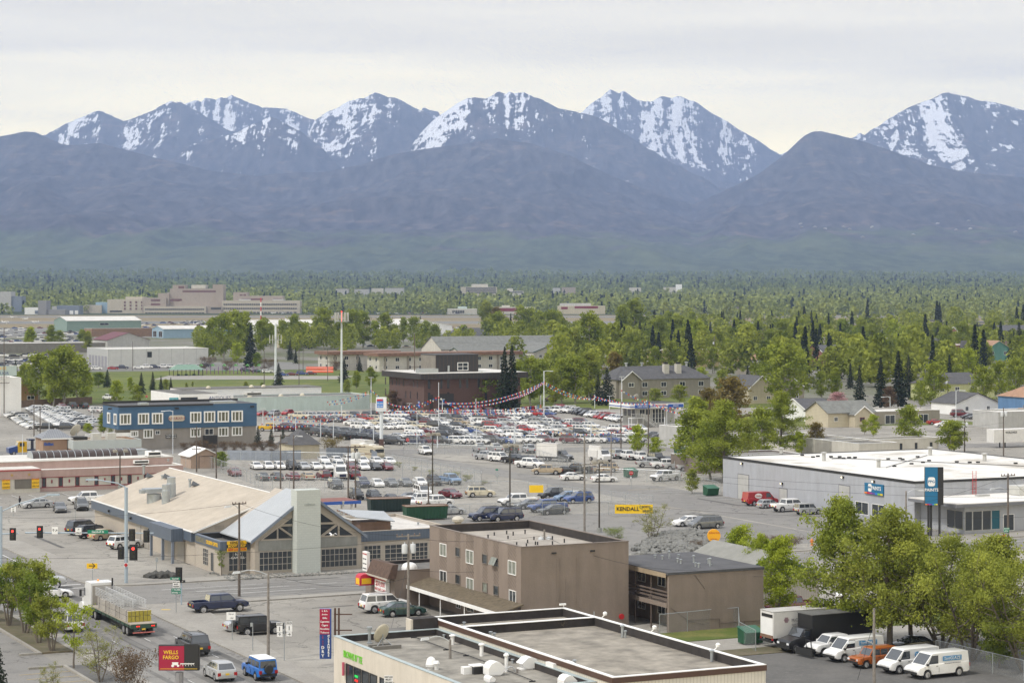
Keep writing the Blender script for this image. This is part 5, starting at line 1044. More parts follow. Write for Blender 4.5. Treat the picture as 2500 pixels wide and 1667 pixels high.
far('hospital','large beige and rose banded hospital complex with stepped towers',260,732,2870,[(260,347,731,None,6,HP2,[(300+14*k,305+14*k,y,2.4,1,HW)for k in range(4)for y in(738,746,754)]+[(262,296,760,2,1,DKW)]),(300,345,725,731,20,HP2,[]),(346,404,727,None,4,HP,[(364,390,733,2.4,1,HW),(364,390,743,2.4,1,HW),(410,437,733,2.4,1,HW)]),(383,410,716,None,10,HP,[]),(404,541,714,None,14,HP,[(412,440,732,2.4,1,HW)]),(410,524,704.5,None,16,HP,[(430,523,y,3.0,1,HW)for y in(712,721.5,731,741)]),(416,446,695.5,None,20,HP,[(428,444,702,3.5,1,HW)]),(524,542,694.5,None,12,HP,[]),(461,496,695.5,704,22,OFFW,[]),(513,524,694.5,704,24,HP,[]),(352,504,748,None,-4,HP2,[(355,500,755,1.8,30,DKW),(355,500,764,1.6,20,DKW)]),(504,542,747,None,-2,HP,[(512,540,753,2.5,1,DKW)]),(542,732,734,None,0,HP2,[(545,725,743,1.8,34,DKW),(545,725,753,1.8,34,DKW),(545,725,763,1.6,20,DKW)]),(580,688,722.5,734,10,HP,[(580,640,730.5,2.2,1,HW),(662,686,730.5,2.2,1,HW)]),(566,600,713.5,734,14,HP,[(581,599,720.5,2.2,2,HW)]),(582,610,730,734,8,GRW,[]),(664,690,730,734,8,GRW,[])],HP)
far('office_slab','pale office slab with ribbon windows rising from the far woods',1125,1213,4100,[(1125,1213,700.5,None,0,HP2,[(1127,1211,y,2.2,1,DKW)for y in(704,709,714)]),(1151,1191,693.5,700.5,6,OFFW,[])],HP2)
far('office_slab','small white office right of the pale slab in the far woods',1214,1278,4000,[(1230,1278,710.5,None,0,OFFW,[(1232,1276,713.5,2,1,DKW)]),(1238,1252,704,710.5,4,OFFW,[])],OFFW)
far('office_building','white office with long dark windows behind the runway trees',1092,1164,2760,[(1092,1164,754,None,0,OFFW,[(1104,1134,761,3.4,7,DKW)]),(1117,1139,749,754,8,MINT,[])],OFFW)
far('shopping_block','low maroon and white store at the airfield edge, left of the cream one',1196,1306,2800,[(1196,1306,750,None,0,OFFW,[(1200,1280,756,4,1,MAROON)]),(1225,1245,746,750,6,OFFW,[])],OFFW)
far('shopping_block','cream store with a dark red band at the airfield edge',1362,1478,2800,[(1362,1478,747,None,0,CRM,[(1395,1460,750,2.8,1,MAROON),(1368,1386,752,3,1,MAROON)]),(1368,1444,741,747,14,GRW,[])],CRM)
far('grey_works','grey windowless works building at the far left edge',-40,27,3000,[(-40,27,712,None,0,GRW,[]),(0,52,723,None,2,BGREY,[])],GRW)
far('white_works','white works hall left of the grey stair tower',60,93,2760,[(60,93,751,None,0,WHITEP,[(84,93,762,4,1,BGREY)])],WHITEP)
far('stair_tower_block','grey block with a tall stair tower left of the blue-grey hall',93,158,2740,[(93,113,734,None,0,mat('mid_grey_concrete',(.25,.25,.26),.8,.05),[]),(102,158,756,None,2,mat('mid_grey_concrete',(0,0,0)),[])],GRW)
far('blue_grey_hall','dark blue-grey hall with white doors left of the hospital',127,193,2790,[(138,193,746,None,2,BGREY,[(168,178,766,8,1,WHITEP),(181,190,766,8,1,WHITEP)]),(127,138,748,None,0,GRW,[])],BGREY)
far('pale_clinic','pale blue clinic between the blue-grey hall and the hospital',203,262,2900,[(203,248,745,None,0,HP2,[]),(232,262,738,None,4,mat('pale_blue_metal',(0,0,0)),[])],HP2)
rr=random.Random(5)
for i,(x0,x1,y,D,mm)in enumerate(((1652,1665,694,4600,WHITEP),(1622,1650,701,4400,OFFW),(1538,1565,702,4300,OFFW),(1372,1405,701.5,4200,HP),(1350,1368,703,4300,GRW),(975,995,683,6500,OFFW),(1480,1500,673,8000,OFFW),(1500,1512,674,8100,OFFW),(940,985,703,4100,GRW),(865,900,706,3950,GRW),(907,935,704,4000,OFFW),(820,850,705,3900,GRW),(198,205,717,3500,WHITEP))):
 far('distant_building','%s distant building among the far trees, %s from the left'%(('white','off-white','off-white','rose','grey','off-white','off-white','off-white','grey','grey','off-white','grey','white')[i],ordn(sorted([1652,1622,1538,1372,1350,975,1480,1500,940,865,907,820,198]).index(x0))),x0,x1,D,[(x0,x1,y,None,0,mm,[])],mm,SHG2)
for i,(x0,x1,y,D)in enumerate(((1700,1745,752,2800),(1745,1790,751,2810),(1800,1846,750,2790),(1985,2005,748,2850),(2158,2200,741,3100),(2190,2290,784,1900),(2380,2500,788,1850),(2270,2300,782,1950))):
 far('suburban_block','%s pitched suburban block beyond the runway, %s from the left'%('grey' if i<5 else 'ochre',ordn(i)),x0,x1,D,[(x0,x1,y,None,0,TANW if i<5 else CRM,[(x0+2,x1-2,y+7,2.5,5,DKW)])],TANW,SHD)
for i,(x,y,D)in enumerate(((1955,548,10900),(1958,556,10850),(1990,556,10800),(2015,560,10700),(2060,556,10800),(2075,561,10700),(2130,556,10800),(2107,581,10000),(2230,575,10100),(2290,547,10900),(2335,563,10400),(2365,541,10900),(2370,560,10500),(2480,568,10300))):
# hillside houses: found on the slope by distance
 Xw,zt,_g=ter(np.array([[float(x)]]),np.array([[float(D)]]));dd=np.linspace(9000,12500,200);_,zz,_g=ter(np.full((1,200),float(x)),dd[None]);yy=YH-(zz[0]-HC)/dd*FP;k=int(np.argmin(np.abs(yy-y)))
 D=float(dd[k]);z=float(zz[0][k]);r_=empty('hillside_house',((x-1250)/FP*D,D,z-4),0,'tiny pale house high on the mountain slope, %s from the left'%ordn(i),'house','houses on the mountain slope')
 MB().box(-8,8,0,12,0,9).obj('wall',TANW if i%3 else OFFW,r_);MB().extr([(-9,-1,9),(9,-1,9),(0,-1,13)],(0,14,0)).obj('roof',GRW,r_)
# vehicles
def interp(x,xs,ys):return float(np.interp(x,xs,ys))
def car_meshes(kind,L,Wd,zb,cabin,rh,zbot,wheels,wr,bed=None,side_win=(),ztop_front=None,rear_glass=True,rack=False,boxy=0.,bump_dark=True):
 """zb: [(x,z)] shoulder line rear->front; cabin: (rear bottom, rear top, front top, front bottom) x; rh: roof height"""
 xs0=[p[0]for p in zb];zs0=[p[1]for p in zb]
 st=set(np.round(np.linspace(-L/2,L/2,23),3).tolist())
 for wx in wheels:
  for k in range(-6,7):st.add(round(wx+k*(wr+.07)/6,3))
 st|={-L/2+.06,L/2-.06}
 if bed:st|={bed[0]-.01,bed[0],bed[1],bed[1]+.01}
 xs=sorted(x for x in st if-L/2<=x<=L/2)
 hw=Wd/2;rows_=[]
 for x in xs:
  t=abs(x)/(L/2);nar=1-(.10-.05*boxy)*max(0,(t-.72)/.28)**2
  e=1.0 if t<.985 else .96
  w_=hw*nar*e;z=interp(x,xs0,zs0)
  zl=zbot+(0.10 if t>.97 else 0)
  for wx in wheels:
   d=abs(x-wx);ra=wr+.07
   if d<ra:zl=max(zl,wr+math.sqrt(ra*ra-d*d)*.98)
  zl=min(zl,z-.12);zm=max(zl+.04,zbot+(z-zbot)*.62)
  inb=bed and bed[0]<=x<=bed[1]
  rows_.append([(0,zl),(w_*.93,zl),(w_*.985,zl+.03),(w_,zm),(w_*.965,z-.03),(w_*.93,z),((w_-.12)if bed else w_*.86,z+(0 if inb else .012)),((w_-.13)if inb else w_*.84 if not bed else w_-.13,bed[2]if inb else z+.014),(0,bed[2]if inb else z+.03)])
 b=MB();n=len(rows_[0])
 for sgn in(1,-1):
  vs=[(x,sgn*y,z)for x,r_ in zip(xs,rows_)for y,z in r_];fs=[]
  for i in range(len(xs)-1):
   for j in range(n-1):fs.append((i*n+j,(i+1)*n+j,(i+1)*n+j+1,i*n+j+1))
  fs+=[tuple(range(n)),tuple((len(xs)-1)*n+k for k in range(n))]
  b.add(vs,fs,0)
# greenhouse
 rb,rt,ft,fb=cabin;g0=hw*.90;g1=hw*(.72+.16*boxy);zr_,zf_=interp(rb,xs0,zs0)-.02,interp(fb,xs0,zs0)-.02
 cr=.035
 V8=[(rb,-g0,zr_),(fb,-g0,zf_),(fb,g0,zf_),(rb,g0,zr_),(rt,-g1,rh),(ft,-g1,rh-.02),(ft,g1,rh-.02),(rt,g1,rh)]
 b.add(V8+[(rt+.12,-g1+.12,rh+cr),(ft-.15,-g1+.12,rh+cr),(ft-.15,g1-.12,rh+cr),(rt+.12,g1-.12,rh+cr)],[(0,1,5,4),(1,2,6,5),(2,3,7,6),(3,0,4,7),(4,5,9,8),(5,6,10,9),(6,7,11,10),(7,4,8,11),(8,9,10,11)],0)
# bumpers, grille, sills, mirrors
 ze=interp(L/2,xs0,zs0);
 b.box(L/2-.05,L/2+.05,-hw*.86,hw*.86,zbot+.08,zbot+.30,1 if bump_dark else 0);b.box(-L/2-.05,-L/2+.05,-hw*.86,hw*.86,zbot+.1,zbot+.30,1 if bump_dark else 0)
 b.box(L/2-.02,L/2+.015,-hw*.42,hw*.42,zbot+.34,ze-.08,1)
 for s_ in(1,-1):
  b.box(fb-.38,fb-.22,s_*(g0+.02)if s_>0 else-g0-.2,s_*(g0+.2)if s_>0 else-g0-.02,zf_+.04,zf_+.2,0 if not boxy else 1)
 b.box(-L*.36,L*.36,-hw*.9,hw*.9,zbot-.06,zbot+.1,1)
 for s_ in(1,-1):
  for sx in sorted({round(v_,2)for sw in side_win for v_ in sw if rb+.4<v_<fb}):
   if all(abs(sx-wx)>wr+.1 for wx in wheels):b.box(sx-.012,sx+.012,s_*hw-.03,s_*hw+.006,zbot+.16,zbot+(interp(sx,xs0,zs0)-zbot)*.66,1)
  for sw in side_win[-2:]:hx=max(sw[0]+.12,rb+.3);b.box(hx,hx+.16,s_*hw-.05,s_*hw+.02,interp(hx,xs0,zs0)-.2,interp(hx,xs0,zs0)-.16,1)
 if rack:
  for s_ in(1,-1):b.box(rt+.2,ft-.1,s_*g1*.85-.02,s_*g1*.85+.02,rh+.06,rh+.1,1)
 body=b
# door seams as dark thin strips
 def sidept(x,h):
  z0=zr_+(zf_-zr_)*(x-rb)/max(.01,fb-rb);z=z0+(rh-.02-z0)*h;return(x,-(g0+(g1-g0)*h),z)
 g=MB();off=.012
 def xlim(h):return rb+(rt-rb)*h,fb+(ft-fb)*h
 for(u0,u1)in side_win:
  h0,h1=.12,.84
  pts=[]
  for h,u in((h0,u0),(h0,u1),(h1,u1),(h1,u0)):
   lo,hi=xlim(h);lo+=.07;hi-=.07;x=min(max(u,lo),hi);pts.append(sidept(x,h))
  for s_ in(1,-1):
   g.add([(x,(y-off)*s_,z)for x,y,z in pts],[(0,1,2,3)])
 def endpane(xb,zb_,xt,sg):
  q=[]
  for h,f_ in((.1,.88),(.1,-.88),(.9,-.88),(.9,.88)):
   x=xb+(xt-xb)*h+sg*off;z=zb_+(rh-.02-zb_)*h+.008;q.append((x,f_*(g0+(g1-g0)*h),z))
  g.add(q,[(0,1,2,3)])
 endpane(fb,zf_,ft,1)
 if rear_glass:endpane(rb,zr_,rt,-1)
 hl=MB();hl.box(-.03,.04,-.2,.12,-.09,.09)
 tl=MB();tl.box(-.04,.02,-.13,.13,-.14,.14)
 pl=MB().box(-.01,.01,-.16,.16,-.08,.08)
 ww=.22 if wr<.36 else .26
 wh=MB().lathe([(wr*.62,-ww/2),(wr*.93,-ww/2),(wr,-ww/3),(wr,ww/3),(wr*.93,ww/2),(wr*.62,ww/2)],(0,0,0),20,0,'Y')
 for s_ in(1,-1):
  yy=s_*ww/2
  wh.lathe([(wr*.62,yy*.85),(wr*.62,yy*.98)],(0,0,0),16,0,'Y')
  for k in range(6):
   t=k*math.pi/3;dx,dz=math.cos(t),math.sin(t);px_,pz_=-dz*.05,dx*.05
   q=[(px_,yy*.9,pz_),(-px_,yy*.9,-pz_),(dx*wr*.6-px_*.8,yy*.9,dz*wr*.6-pz_*.8),(dx*wr*.6+px_*.8,yy*.9,dz*wr*.6+pz_*.8)]
   wh.hexa(q,[(x,yy*1.06,z)for x,y,z in q],1)
  wh.lathe([(wr*.64,yy*1.0),(wr*.54,yy*1.04)],(0,0,0),16,1,'Y');wh.lathe([(wr*.16,yy*.9),(wr*.14,yy*1.1)],(0,0,0),8,1,'Y')
 return dict(body=body.mesh(kind+'_body',[MATS['paint_white'],BLACK],35),glass=g.mesh(kind+'_glass',CARGLASS),wheel=wh.mesh(kind+'_wheel',[RUBBER,ALLOY],30),hl=hl.mesh('headlight',HEADL),tl=tl.mesh('tail_light',TAILL),pl=pl.mesh('number_plate',PLATE),L=L,W=Wd,wheels=wheels,wr=wr,zh=ze-.1,zt=interp(-L/2,xs0,zs0)-.16,zp=zbot+.42,nar=.93)
PAINTS={'white':(.74,.74,.73),'silver':(.42,.43,.44),'grey':(.13,.135,.14),'dark grey':(.055,.058,.065),'black':(.012,.012,.014),'red':(.33,.012,.015),'maroon':(.12,.012,.02),'blue':(.02,.06,.22),'dark blue':(.010,.018,.06),'bright blue':(.01,.14,.5),'green':(.015,.05,.045),'tan':(.36,.29,.20),'cream':(.55,.5,.38),'orange':(.5,.14,.015),'burnt orange':(.36,.09,.012),'yellow':(.65,.4,.02),'pale blue':(.16,.24,.36),'light blue':(.12,.35,.45)}
for k_,c_ in PAINTS.items():
 mat('paint_'+k_.replace(' ','_'),c_,.32,.05,.8,coat=.6 if k_ not in('tan',)else .3,metal=.25 if k_ in('silver','grey','dark grey')else 0)
SEDZ=[(-2.35,.80),(-2.25,.98),(-1.6,1.03),(.8,.98),(1.5,.90),(2.1,.78),(2.35,.62)]
CARS={'sedan':car_meshes('sedan',4.7,1.8,SEDZ,(-1.85,-1.05,.25,1.15),1.44,.24,(-1.4,1.42),.33,side_win=((-1.7,-1.2),(-1.08,-.28),(-.16,.95)),bump_dark=False),'hatchback':car_meshes('hatchback',4.2,1.75,[(-2.1,.82),(-2.02,1.0),(-1.2,1.0),(.8,.98),(1.5,.88),(1.9,.76),(2.1,.6)],(-2.0,-1.5,.2,1.15),1.52,.25,(-1.25,1.3),.33,side_win=((-1.75,-1.1),(-1.0,-.25),(-.13,.95)),bump_dark=False),'suv':car_meshes('suv',4.75,1.88,[(-2.37,.95),(-2.3,1.12),(0,1.12),(1.0,1.12),(1.8,1.06),(2.2,.95),(2.37,.72)],(-2.28,-1.95,.35,1.15),1.76,.33,(-1.45,1.42),.38,side_win=((-2.1,-1.35),(-1.22,-.4),(-.28,.95)),rack=True),'big_suv':car_meshes('big_suv',5.2,2.0,[(-2.6,1.0),(-2.52,1.2),(0,1.2),(1.3,1.2),(2.1,1.16),(2.45,1.05),(2.6,.8)],(-2.5,-2.2,.55,1.3),1.95,.38,(-1.5,1.55),.41,side_win=((-2.35,-1.35),(-1.2,-.25),(-.12,1.1)),rack=True,boxy=.4),'boxy_suv':car_meshes('boxy_suv',4.7,1.8,[(-2.35,1.0),(-2.3,1.15),(0,1.15),(1.1,1.12),(2.1,1.06),(2.35,.95)],(-2.3,-2.2,.5,1.0),1.86,.40,(-1.4,1.4),.38,side_win=((-2.15,-1.25),(-1.15,-.35),(-.25,.85)),boxy=.8),'minivan':car_meshes('minivan',5.0,1.95,[(-2.5,.95),(-2.42,1.08),(0,1.08),(1.3,1.05),(2.0,.93),(2.4,.78),(2.5,.62)],(-2.42,-2.1,.8,1.95),1.74,.28,(-1.5,1.55),.35,side_win=((-2.25,-1.35),(-1.22,-.2),(-.08,1.35)),rack=True,bump_dark=False),'pickup':car_meshes('pickup',5.8,2.0,[(-2.9,1.05),(-2.86,1.22),(-1.0,1.22),(0,1.22),(1.5,1.20),(2.4,1.15),(2.8,1.02),(2.9,.85)],(-.98,-.82,1.0,1.62),1.88,.48,(-1.75,1.95),.41,bed=(-2.82,-1.1,.78),side_win=((-.8,.02),(.14,1.5))),'crew_pickup':car_meshes('crew_pickup',6.1,2.0,[(-3.05,1.05),(-3.0,1.24),(-1.2,1.24),(0,1.24),(1.6,1.22),(2.5,1.16),(2.95,1.04),(3.05,.85)],(-1.3,-1.12,1.0,1.68),1.92,.50,(-1.95,2.0),.42,bed=(-2.97,-1.42,.8),side_win=((-1.12,-.1),(.02,1.5))),'van':car_meshes('van',5.6,2.0,[(-2.8,1.1),(-2.76,1.25),(0,1.25),(1.4,1.22),(2.1,1.12),(2.65,.98),(2.8,.78)],(-2.76,-2.66,1.15,2.05),2.12,.35,(-1.65,1.75),.38,side_win=((.55,1.6),),boxy=.9,rear_glass=False),'coupe':car_meshes('coupe',4.4,1.75,[(-2.2,.78),(-2.12,.94),(-1.4,.97),(.7,.92),(1.4,.82),(2.0,.7),(2.2,.55)],(-1.7,-.85,.1,.95),1.30,.2,(-1.3,1.35),.33,side_win=((-1.3,-.7),(-.6,.75)),bump_dark=False),}
KN={'sedan':('sedan','sedan','sedan'),'hatchback':('hatchback','hatchback','hatchback'),'suv':('off_road_car','SUV','SUV'),'big_suv':('off_road_car','SUV','large SUV'),'boxy_suv':('off_road_car','SUV','boxy SUV'),'minivan':('minivan','minivan','minivan'),'pickup':('pickup_truck','pickup truck','pickup'),'crew_pickup':('pickup_truck','pickup truck','crew-cab pickup'),'van':('cargo_van','van','van'),'coupe':('coupe','car','coupe')}
ND=bpy.data.objects.new
def child(name,me,root,loc,rot=(0,0,0),sc=None):
 o=ND(name,me);COL.objects.link(o);o.parent=root;o.location=loc;o.rotation_euler=rot
 if sc:o.scale=sc
 return o
PROTO={}
def make_proto(kind):
 c=CARS[kind];root=empty(KN[kind][0],(0,0,0));L_,W_=c['L'],c['W']
 bo=child('body',c['body'],root,(0,0,0));bo.material_slots[0].link='OBJECT'
 child('windows',c['glass'],root,(0,0,0))
 for wx in c['wheels']:
  for s_ in(1,-1):child('wheel',c['wheel'],root,(wx,s_*(W_/2-.14),c['wr']))
 for s_ in(1,-1):
  child('headlight',c['hl'],root,(L_/2-.03,s_*W_*.345,c['zh']),(0,0,-s_*.12));child('tail_light',c['tl'],root,(-L_/2-.01,s_*W_*.40,c['zt']),(0,0,s_*.1))
 child('number_plate',c['pl'],root,(-L_/2-.06,0,c['zp']))
 return root
for k_ in CARS:PROTO[k_]=make_proto(k_)
USED=set()
def place_car(kind,color,x,y,heading,label,group=None,small=False,z=.015,s=1.0):
 """heading: world angle of the nose"""
 p=PROTO[kind]
 if kind in USED:r_=p.copy();COL.objects.link(r_);src=True
 else:r_=p;USED.add(kind);src=False
 r_.location=(x,y,z);r_.rotation_euler=(0,0,heading);r_.scale=(s,s,s);tag(r_,label,KN[kind][1],group)
 if 'group' in r_.keys()and not group:del r_['group']
 if src:
  for ch in p.children:
   if small and ch.name.split('.')[0]=='number_plate':continue
   d=ch.copy();COL.objects.link(d);d.parent=r_
   if d.name.startswith('body'):d.material_slots[0].link='OBJECT';d.material_slots[0].material=MATS['paint_'+color.replace(' ','_')]
 else:
  for ch in r_.children:
   if ch.name.startswith('body'):ch.material_slots[0].material=MATS['paint_'+color.replace(' ','_')]
 return r_
E_,Nn=TH,TH+math.pi/2
def at(kind,color,k,x,y,hd,label,group=None,z=.015,s=1.0,small=False):
 X,Y=PX(*V(k,x,y));return place_car(kind,color,X,Y,hd,label,group,small,z,s)
W_=E_+math.pi;S_=Nn+math.pi
at('crew_pickup','dark blue','c1',1620,1040,E_,'dark navy crew-cab pickup standing on the bare corner lot')
iz=at('boxy_suv','black','c2',365,1235,E_-.03,'black boxy SUV with a covered spare wheel, by the road signs',s=1.02)
at('sedan','silver','s',606,1540,E_-.05,'silver sedan almost hidden behind the black boxy SUV')
at('big_suv','white','c2',1215,1085,E_-.02,'white large SUV with beige lower body beside the green sedan',s=1.0)
at('sedan','green','c2',1335,1112,E_-.05,'faded dark green sedan parked at the utility pole')
cal=at('hatchback','silver','c2',98,1535,Nn,'silver hatchback braking in the road, seen from behind',s=1.05)
fj=at('boxy_suv','bright blue','c2',368,1530,Nn,'bright blue off-roader with white roof and rear spare wheel')
at('big_suv','dark grey','c1',1425,1345,Nn,'dark grey SUV in the road, partly behind the red bank sign')
at('minivan','white','c1',512,1170,Nn,'white van with lit brake lights behind the roadside shrubs')
at('coupe','white','c1',385,935,E_-.12,'white coupe turning through the junction behind the shrubs')
at('pickup','silver','c1',285,870,E_-.25,'lifted silver pickup with big tyres crossing at the stop line',s=1.05,z=.12)
at('sedan','white','s',12,1443,E_-.2,'white sedan at the left frame edge behind the shrubs')
G_='cars parked beside the body shop'
at('suv','white','c1',925,570,E_+.35,'white crossover nearest the signal mast beside the body shop',G_,s=.98)
at('sedan','tan','c1',785,505,E_+.3,'beige sedan parked beside the body shop behind the street sign',G_)
at('suv','black','c1',690,490,E_+.35,'black SUV between the beige sedan and the dark grey SUV',G_)
at('big_suv','dark grey','c1',625,465,E_+.35,'dark grey SUV at the far left of the body shop row',G_)
at('sedan','silver','c1',275,270,W_,'silver-grey sedan driving left with a pedestrian behind it')
at('sedan','grey','c1',443,300,S_-.15,'dark grey sedan facing the camera in the left car park')
at('suv','grey','c1',603,285,S_-.15,'dark SUV with silver bumper facing the camera beside the white pickup')
at('crew_pickup','white','c1',655,240,W_,'white extended pickup behind the dark SUV')
place_car('crew_pickup','white',*PX(*V('d1',1195,345)),Nn+.2,'white pickup driving up the park road')
G_='cars in the fenced yard by the cross street'
for kd,c_,x,y,hd,lb in(('crew_pickup','white',800,255,W_-.05,'white crew-cab pickup at the left of the fenced yard'),('sedan','grey',885,278,W_,'grey sedan between white pickup and blue pickup'),('crew_pickup','blue',1020,300,W_,'deep blue pickup behind the charcoal sedan'),('sedan','dark grey',1065,318,W_,'charcoal sedan nearest the yard fence'),('pickup','dark grey',1085,205,W_,'dark grey pickup at the back of the fenced yard'),('hatchback','pale blue',1165,218,W_,'light blue hatchback beside the blue SUV'),('suv','blue',1250,235,W_,'royal blue SUV at the right end of the yard row'),('big_suv','white',98,190,S_-.1,'white SUV facing the camera near the red lamp base'),('sedan','maroon',304,195,S_+.15,'small red sedan alone on the grey lot'),('big_suv','dark blue',570,365,W_,'navy SUV just behind the apartment parapet, left one'),('big_suv','dark blue',705,370,W_,'navy estate-like SUV behind the apartment parapet, right one'),('sedan','silver',300,320,E_,'silver sedan behind the green skip'),('pickup','white',190,265,E_+.1,'white damaged pickup behind the green skip'),('suv','white',130,240,E_,'white wagon between the two skips'),('sedan','dark grey',20,225,E_,'dark wreck behind the dark green skip'),('pickup','pale blue',296,95,S_+.05,'old blue and white square pickup facing the camera')):
 at(kd,c_,'c3',x,y,hd,lb,G_)
at('suv','cream','c3',525,190,E_-.25,'gold SUV with a crumpled nose and raised bonnet');
at('sedan','white','c4',605,280,W_,'white sedan with a missing bumper on the street corner lot');at('minivan','grey','c4',745,300,W_,'grey minivan with a smashed front behind the rock bank')
G_='vehicles parked along the paint warehouse'
gv=at('van','red','c4',1195,110,E_,'red paint van with white oval logo',G_);at('hatchback','silver','c4',1265,133,E_+.05,'small white and black hatchback between red van and white pickup',G_,s=.88)
at('crew_pickup','white','c4',1440,160,E_,'white crew-cab pickup beside the paint warehouse',G_);at('boxy_suv','silver','c4',1590,185,E_,'silver boxy SUV with rear spare wheel beside the paint warehouse',G_,s=.92)
G_='cleaning company vehicles in the gravel yard'
v1=at('van','white','c5',1300,1510,W_+.04,'white van with blue side panel, rightmost of the yard',G_,s=1.02);v2=at('van','white','c5',1070,1470,W_+.04,'white van with round blue badge between orange SUV and last van',G_,s=1.0)
at('boxy_suv','burnt orange','c5',775,1430,W_+.05,'burnt orange boxy SUV between two white vans',G_,s=.94);v3=at('van','white','c5',620,1375,W_+.05,'white van with blue lettering panel, left of the orange SUV',G_,s=1.0)
pl_=at('pickup','white','c5',470,1330,W_+.05,'white pickup carrying a black snow plough',G_)
at('pickup','maroon','c4',1450,1000,W_+.05,'deep red pickup beside the green-trimmed house');at('sedan','black','s',2225,1590,W_,'black hearse-like sedan under the big trees')
# lettering and extras on vehicles
LBL=mat('letter_blue',(.02,.08,.3),.5,0);LGR=mat('letter_grey',(.2,.2,.22),.5,0)
def vtext(root,s,x,z,size,m,side=1,y=1.0):
 o=text(root,s,size,(x,side*y,z),(R(90),0,R(180)if side>0 else 0),m);return o
for v_,s1 in((v1,'SaniGLAZE'),(v3,'SaniGLAZE')):
 MB().box(-1.9,.1,.955,.975,1.42,1.84).obj('side_panel',mat('panel_blue',(.08,.27,.5),.5,.1),v_);t_=vtext(v_,s1,-.9,1.63,.38,WHITEP,y=.985);t_.rotation_euler=(R(90+7),0,R(180));vtext(v_,'TILE & GROUT RESTORATION',-.9,1.22,.13,LGR,y=1.005)
MB().lathe([(.28,0),(.28,.03)],(-.2,.955,1.6),16,axis='Y').obj('round_badge',mat('panel_blue',(0,0,0)),v2);vtext(v2,'Zap',-.2,1.6,.26,WHITEP,y=.99)
ob=MB().lathe([(.01,0),(.52,.0),(.52,.03),(.01,.03)],(0,0,0),24,axis='Y').obj('oval_logo',WHITEP,gv);ob.location=(-.9,-1.0,1.55);ob.scale=(1.25,1,.75);t_=vtext(gv,'Glidden',-.9,1.55,.36,REDP,side=-1,y=1.045)
b=MB().add([(-.1,-1.3,.15),(-.1,1.3,.15),(.12,1.3,.15),(.12,-1.3,.15),(.05,-1.3,.8),(.05,1.3,.8),(.12,1.3,.8),(.12,-1.3,.8)],[(0,1,5,4),(1,2,6,5),(2,3,7,6),(3,0,4,7),(4,5,6,7),(0,3,2,1)]);b.tube((-.6,-.4,.6),(-.05,-.4,.5),.05).tube((-.6,.4,.6),(-.05,.4,.5),.05).tube((-.5,-.4,.6),(-.4,-.4,1.5),.05).tube((-.5,.4,.6),(-.4,.4,1.5),.05).tube((-.4,-.4,1.5),(-.4,.4,1.5),.04)
o=b.obj('snow_plough',BLACK,pl_);o.location=(3.5,0,0)
def spare(root,x,z=1.05,r=.4):MB().lathe([(r*.4,.04),(r*.9,0),(r,-.06),(r,-.2)],(x,0,z),18,axis='X').obj('spare_wheel',RUBBER,root,40)
o=MB().lathe([(.1,0),(.36,.0),(.4,.06),(.4,.2)],(-2.62,0,1.1),18,axis='X').obj('spare_wheel',BLACK,fj,40)
MB().lathe([(.1,0),(.36,.0),(.4,.06),(.4,.2)],(-2.62,.1,1.05),18,axis='X').obj('spare_wheel',BLACK,iz,40)
MB().box(-2.15,.5,-.75,.75,1.9,1.94).obj('white_roof',WHITEP,fj)
# dealership rows: noses towards the street on the right
RWN=['front','second','third','fourth','fifth','sixth','seventh','eighth','back']
cols_=['white']*9+['silver']*4+['grey','dark grey','black','black','red','maroon','maroon','blue','tan','cream','cream','dark blue','white','white']
kinds_=['sedan']*7+['suv']*3+['hatchback']*2+['minivan','coupe','big_suv']
tr_=['crew_pickup']*4+['pickup']*2+['big_suv']*3
rr=random.Random(11)
def row(rown,pts,kinds,colors,hd,place,group,jit=.25,gap=.04,s=.96):
 n_=0;out_=[]
 for(x,y)in pts:
  if rr.random()<gap:continue
  out_.append((x,y,rr.choice(kinds),rr.choice(colors)))
 out_.sort(key=lambda p:p[0])
 for i,(x,y,kd,c_)in enumerate(out_):
  X,Y=PX(x,y);place_car(kd,c_,X+rr.uniform(-jit,jit),Y+rr.uniform(-jit,jit),hd+rr.uniform(-.04,.04),'%s %s, %s from left in %s'%(c_,KN[kd][2],ordn(i),place),group,small=True,s=s)
GD='cars for sale in the used car lot'
HD=R(-28)
def line(x0,y0,x1,y1,sp):
 n_=int((x1-x0)/sp);return[(x0+(x1-x0)*k/n_,y0+(y1-y0)*k/n_)for k in range(n_+1)]
row(0,line(1015,1085,1550,1080,30),tr_+['sedan','suv'],cols_,HD,'the front row of the used car lot',GD)
row(1,line(945,1070,1560,1063,27),kinds_,cols_,HD,'the second row of the used car lot',GD)
row(2,line(1010,1059,1560,1053,27),kinds_,['white']*5+cols_,HD,'the third row of the used car lot',GD)
row(3,line(880,1048,1440,1046,26),kinds_,cols_,HD,'the fourth row of the used car lot',GD)
row(4,line(860,1038,1420,1037,26),kinds_+['suv']*4,cols_,HD,'the fifth row of the used car lot',GD)
row(5,line(790,1030,1350,1027,25),tr_+kinds_,cols_+['maroon','black'],HD,'the sixth row of the used car lot',GD)
row(6,line(730,1022,1330,1017,27),tr_,cols_+['maroon','red','black'],HD,'the seventh row of the used car lot',GD)
row(7,line(1060,1012,1360,1008,27),tr_,['white','red','maroon','black','white'],HD,'the back row of the used car lot',GD)
row(8,line(1362,1002,1520,1031,11.5),['suv','minivan','big_suv'],['white']*4+['black','maroon','silver','red','black'],R(205),'the slanted line before the sales office',GD,.1,0)
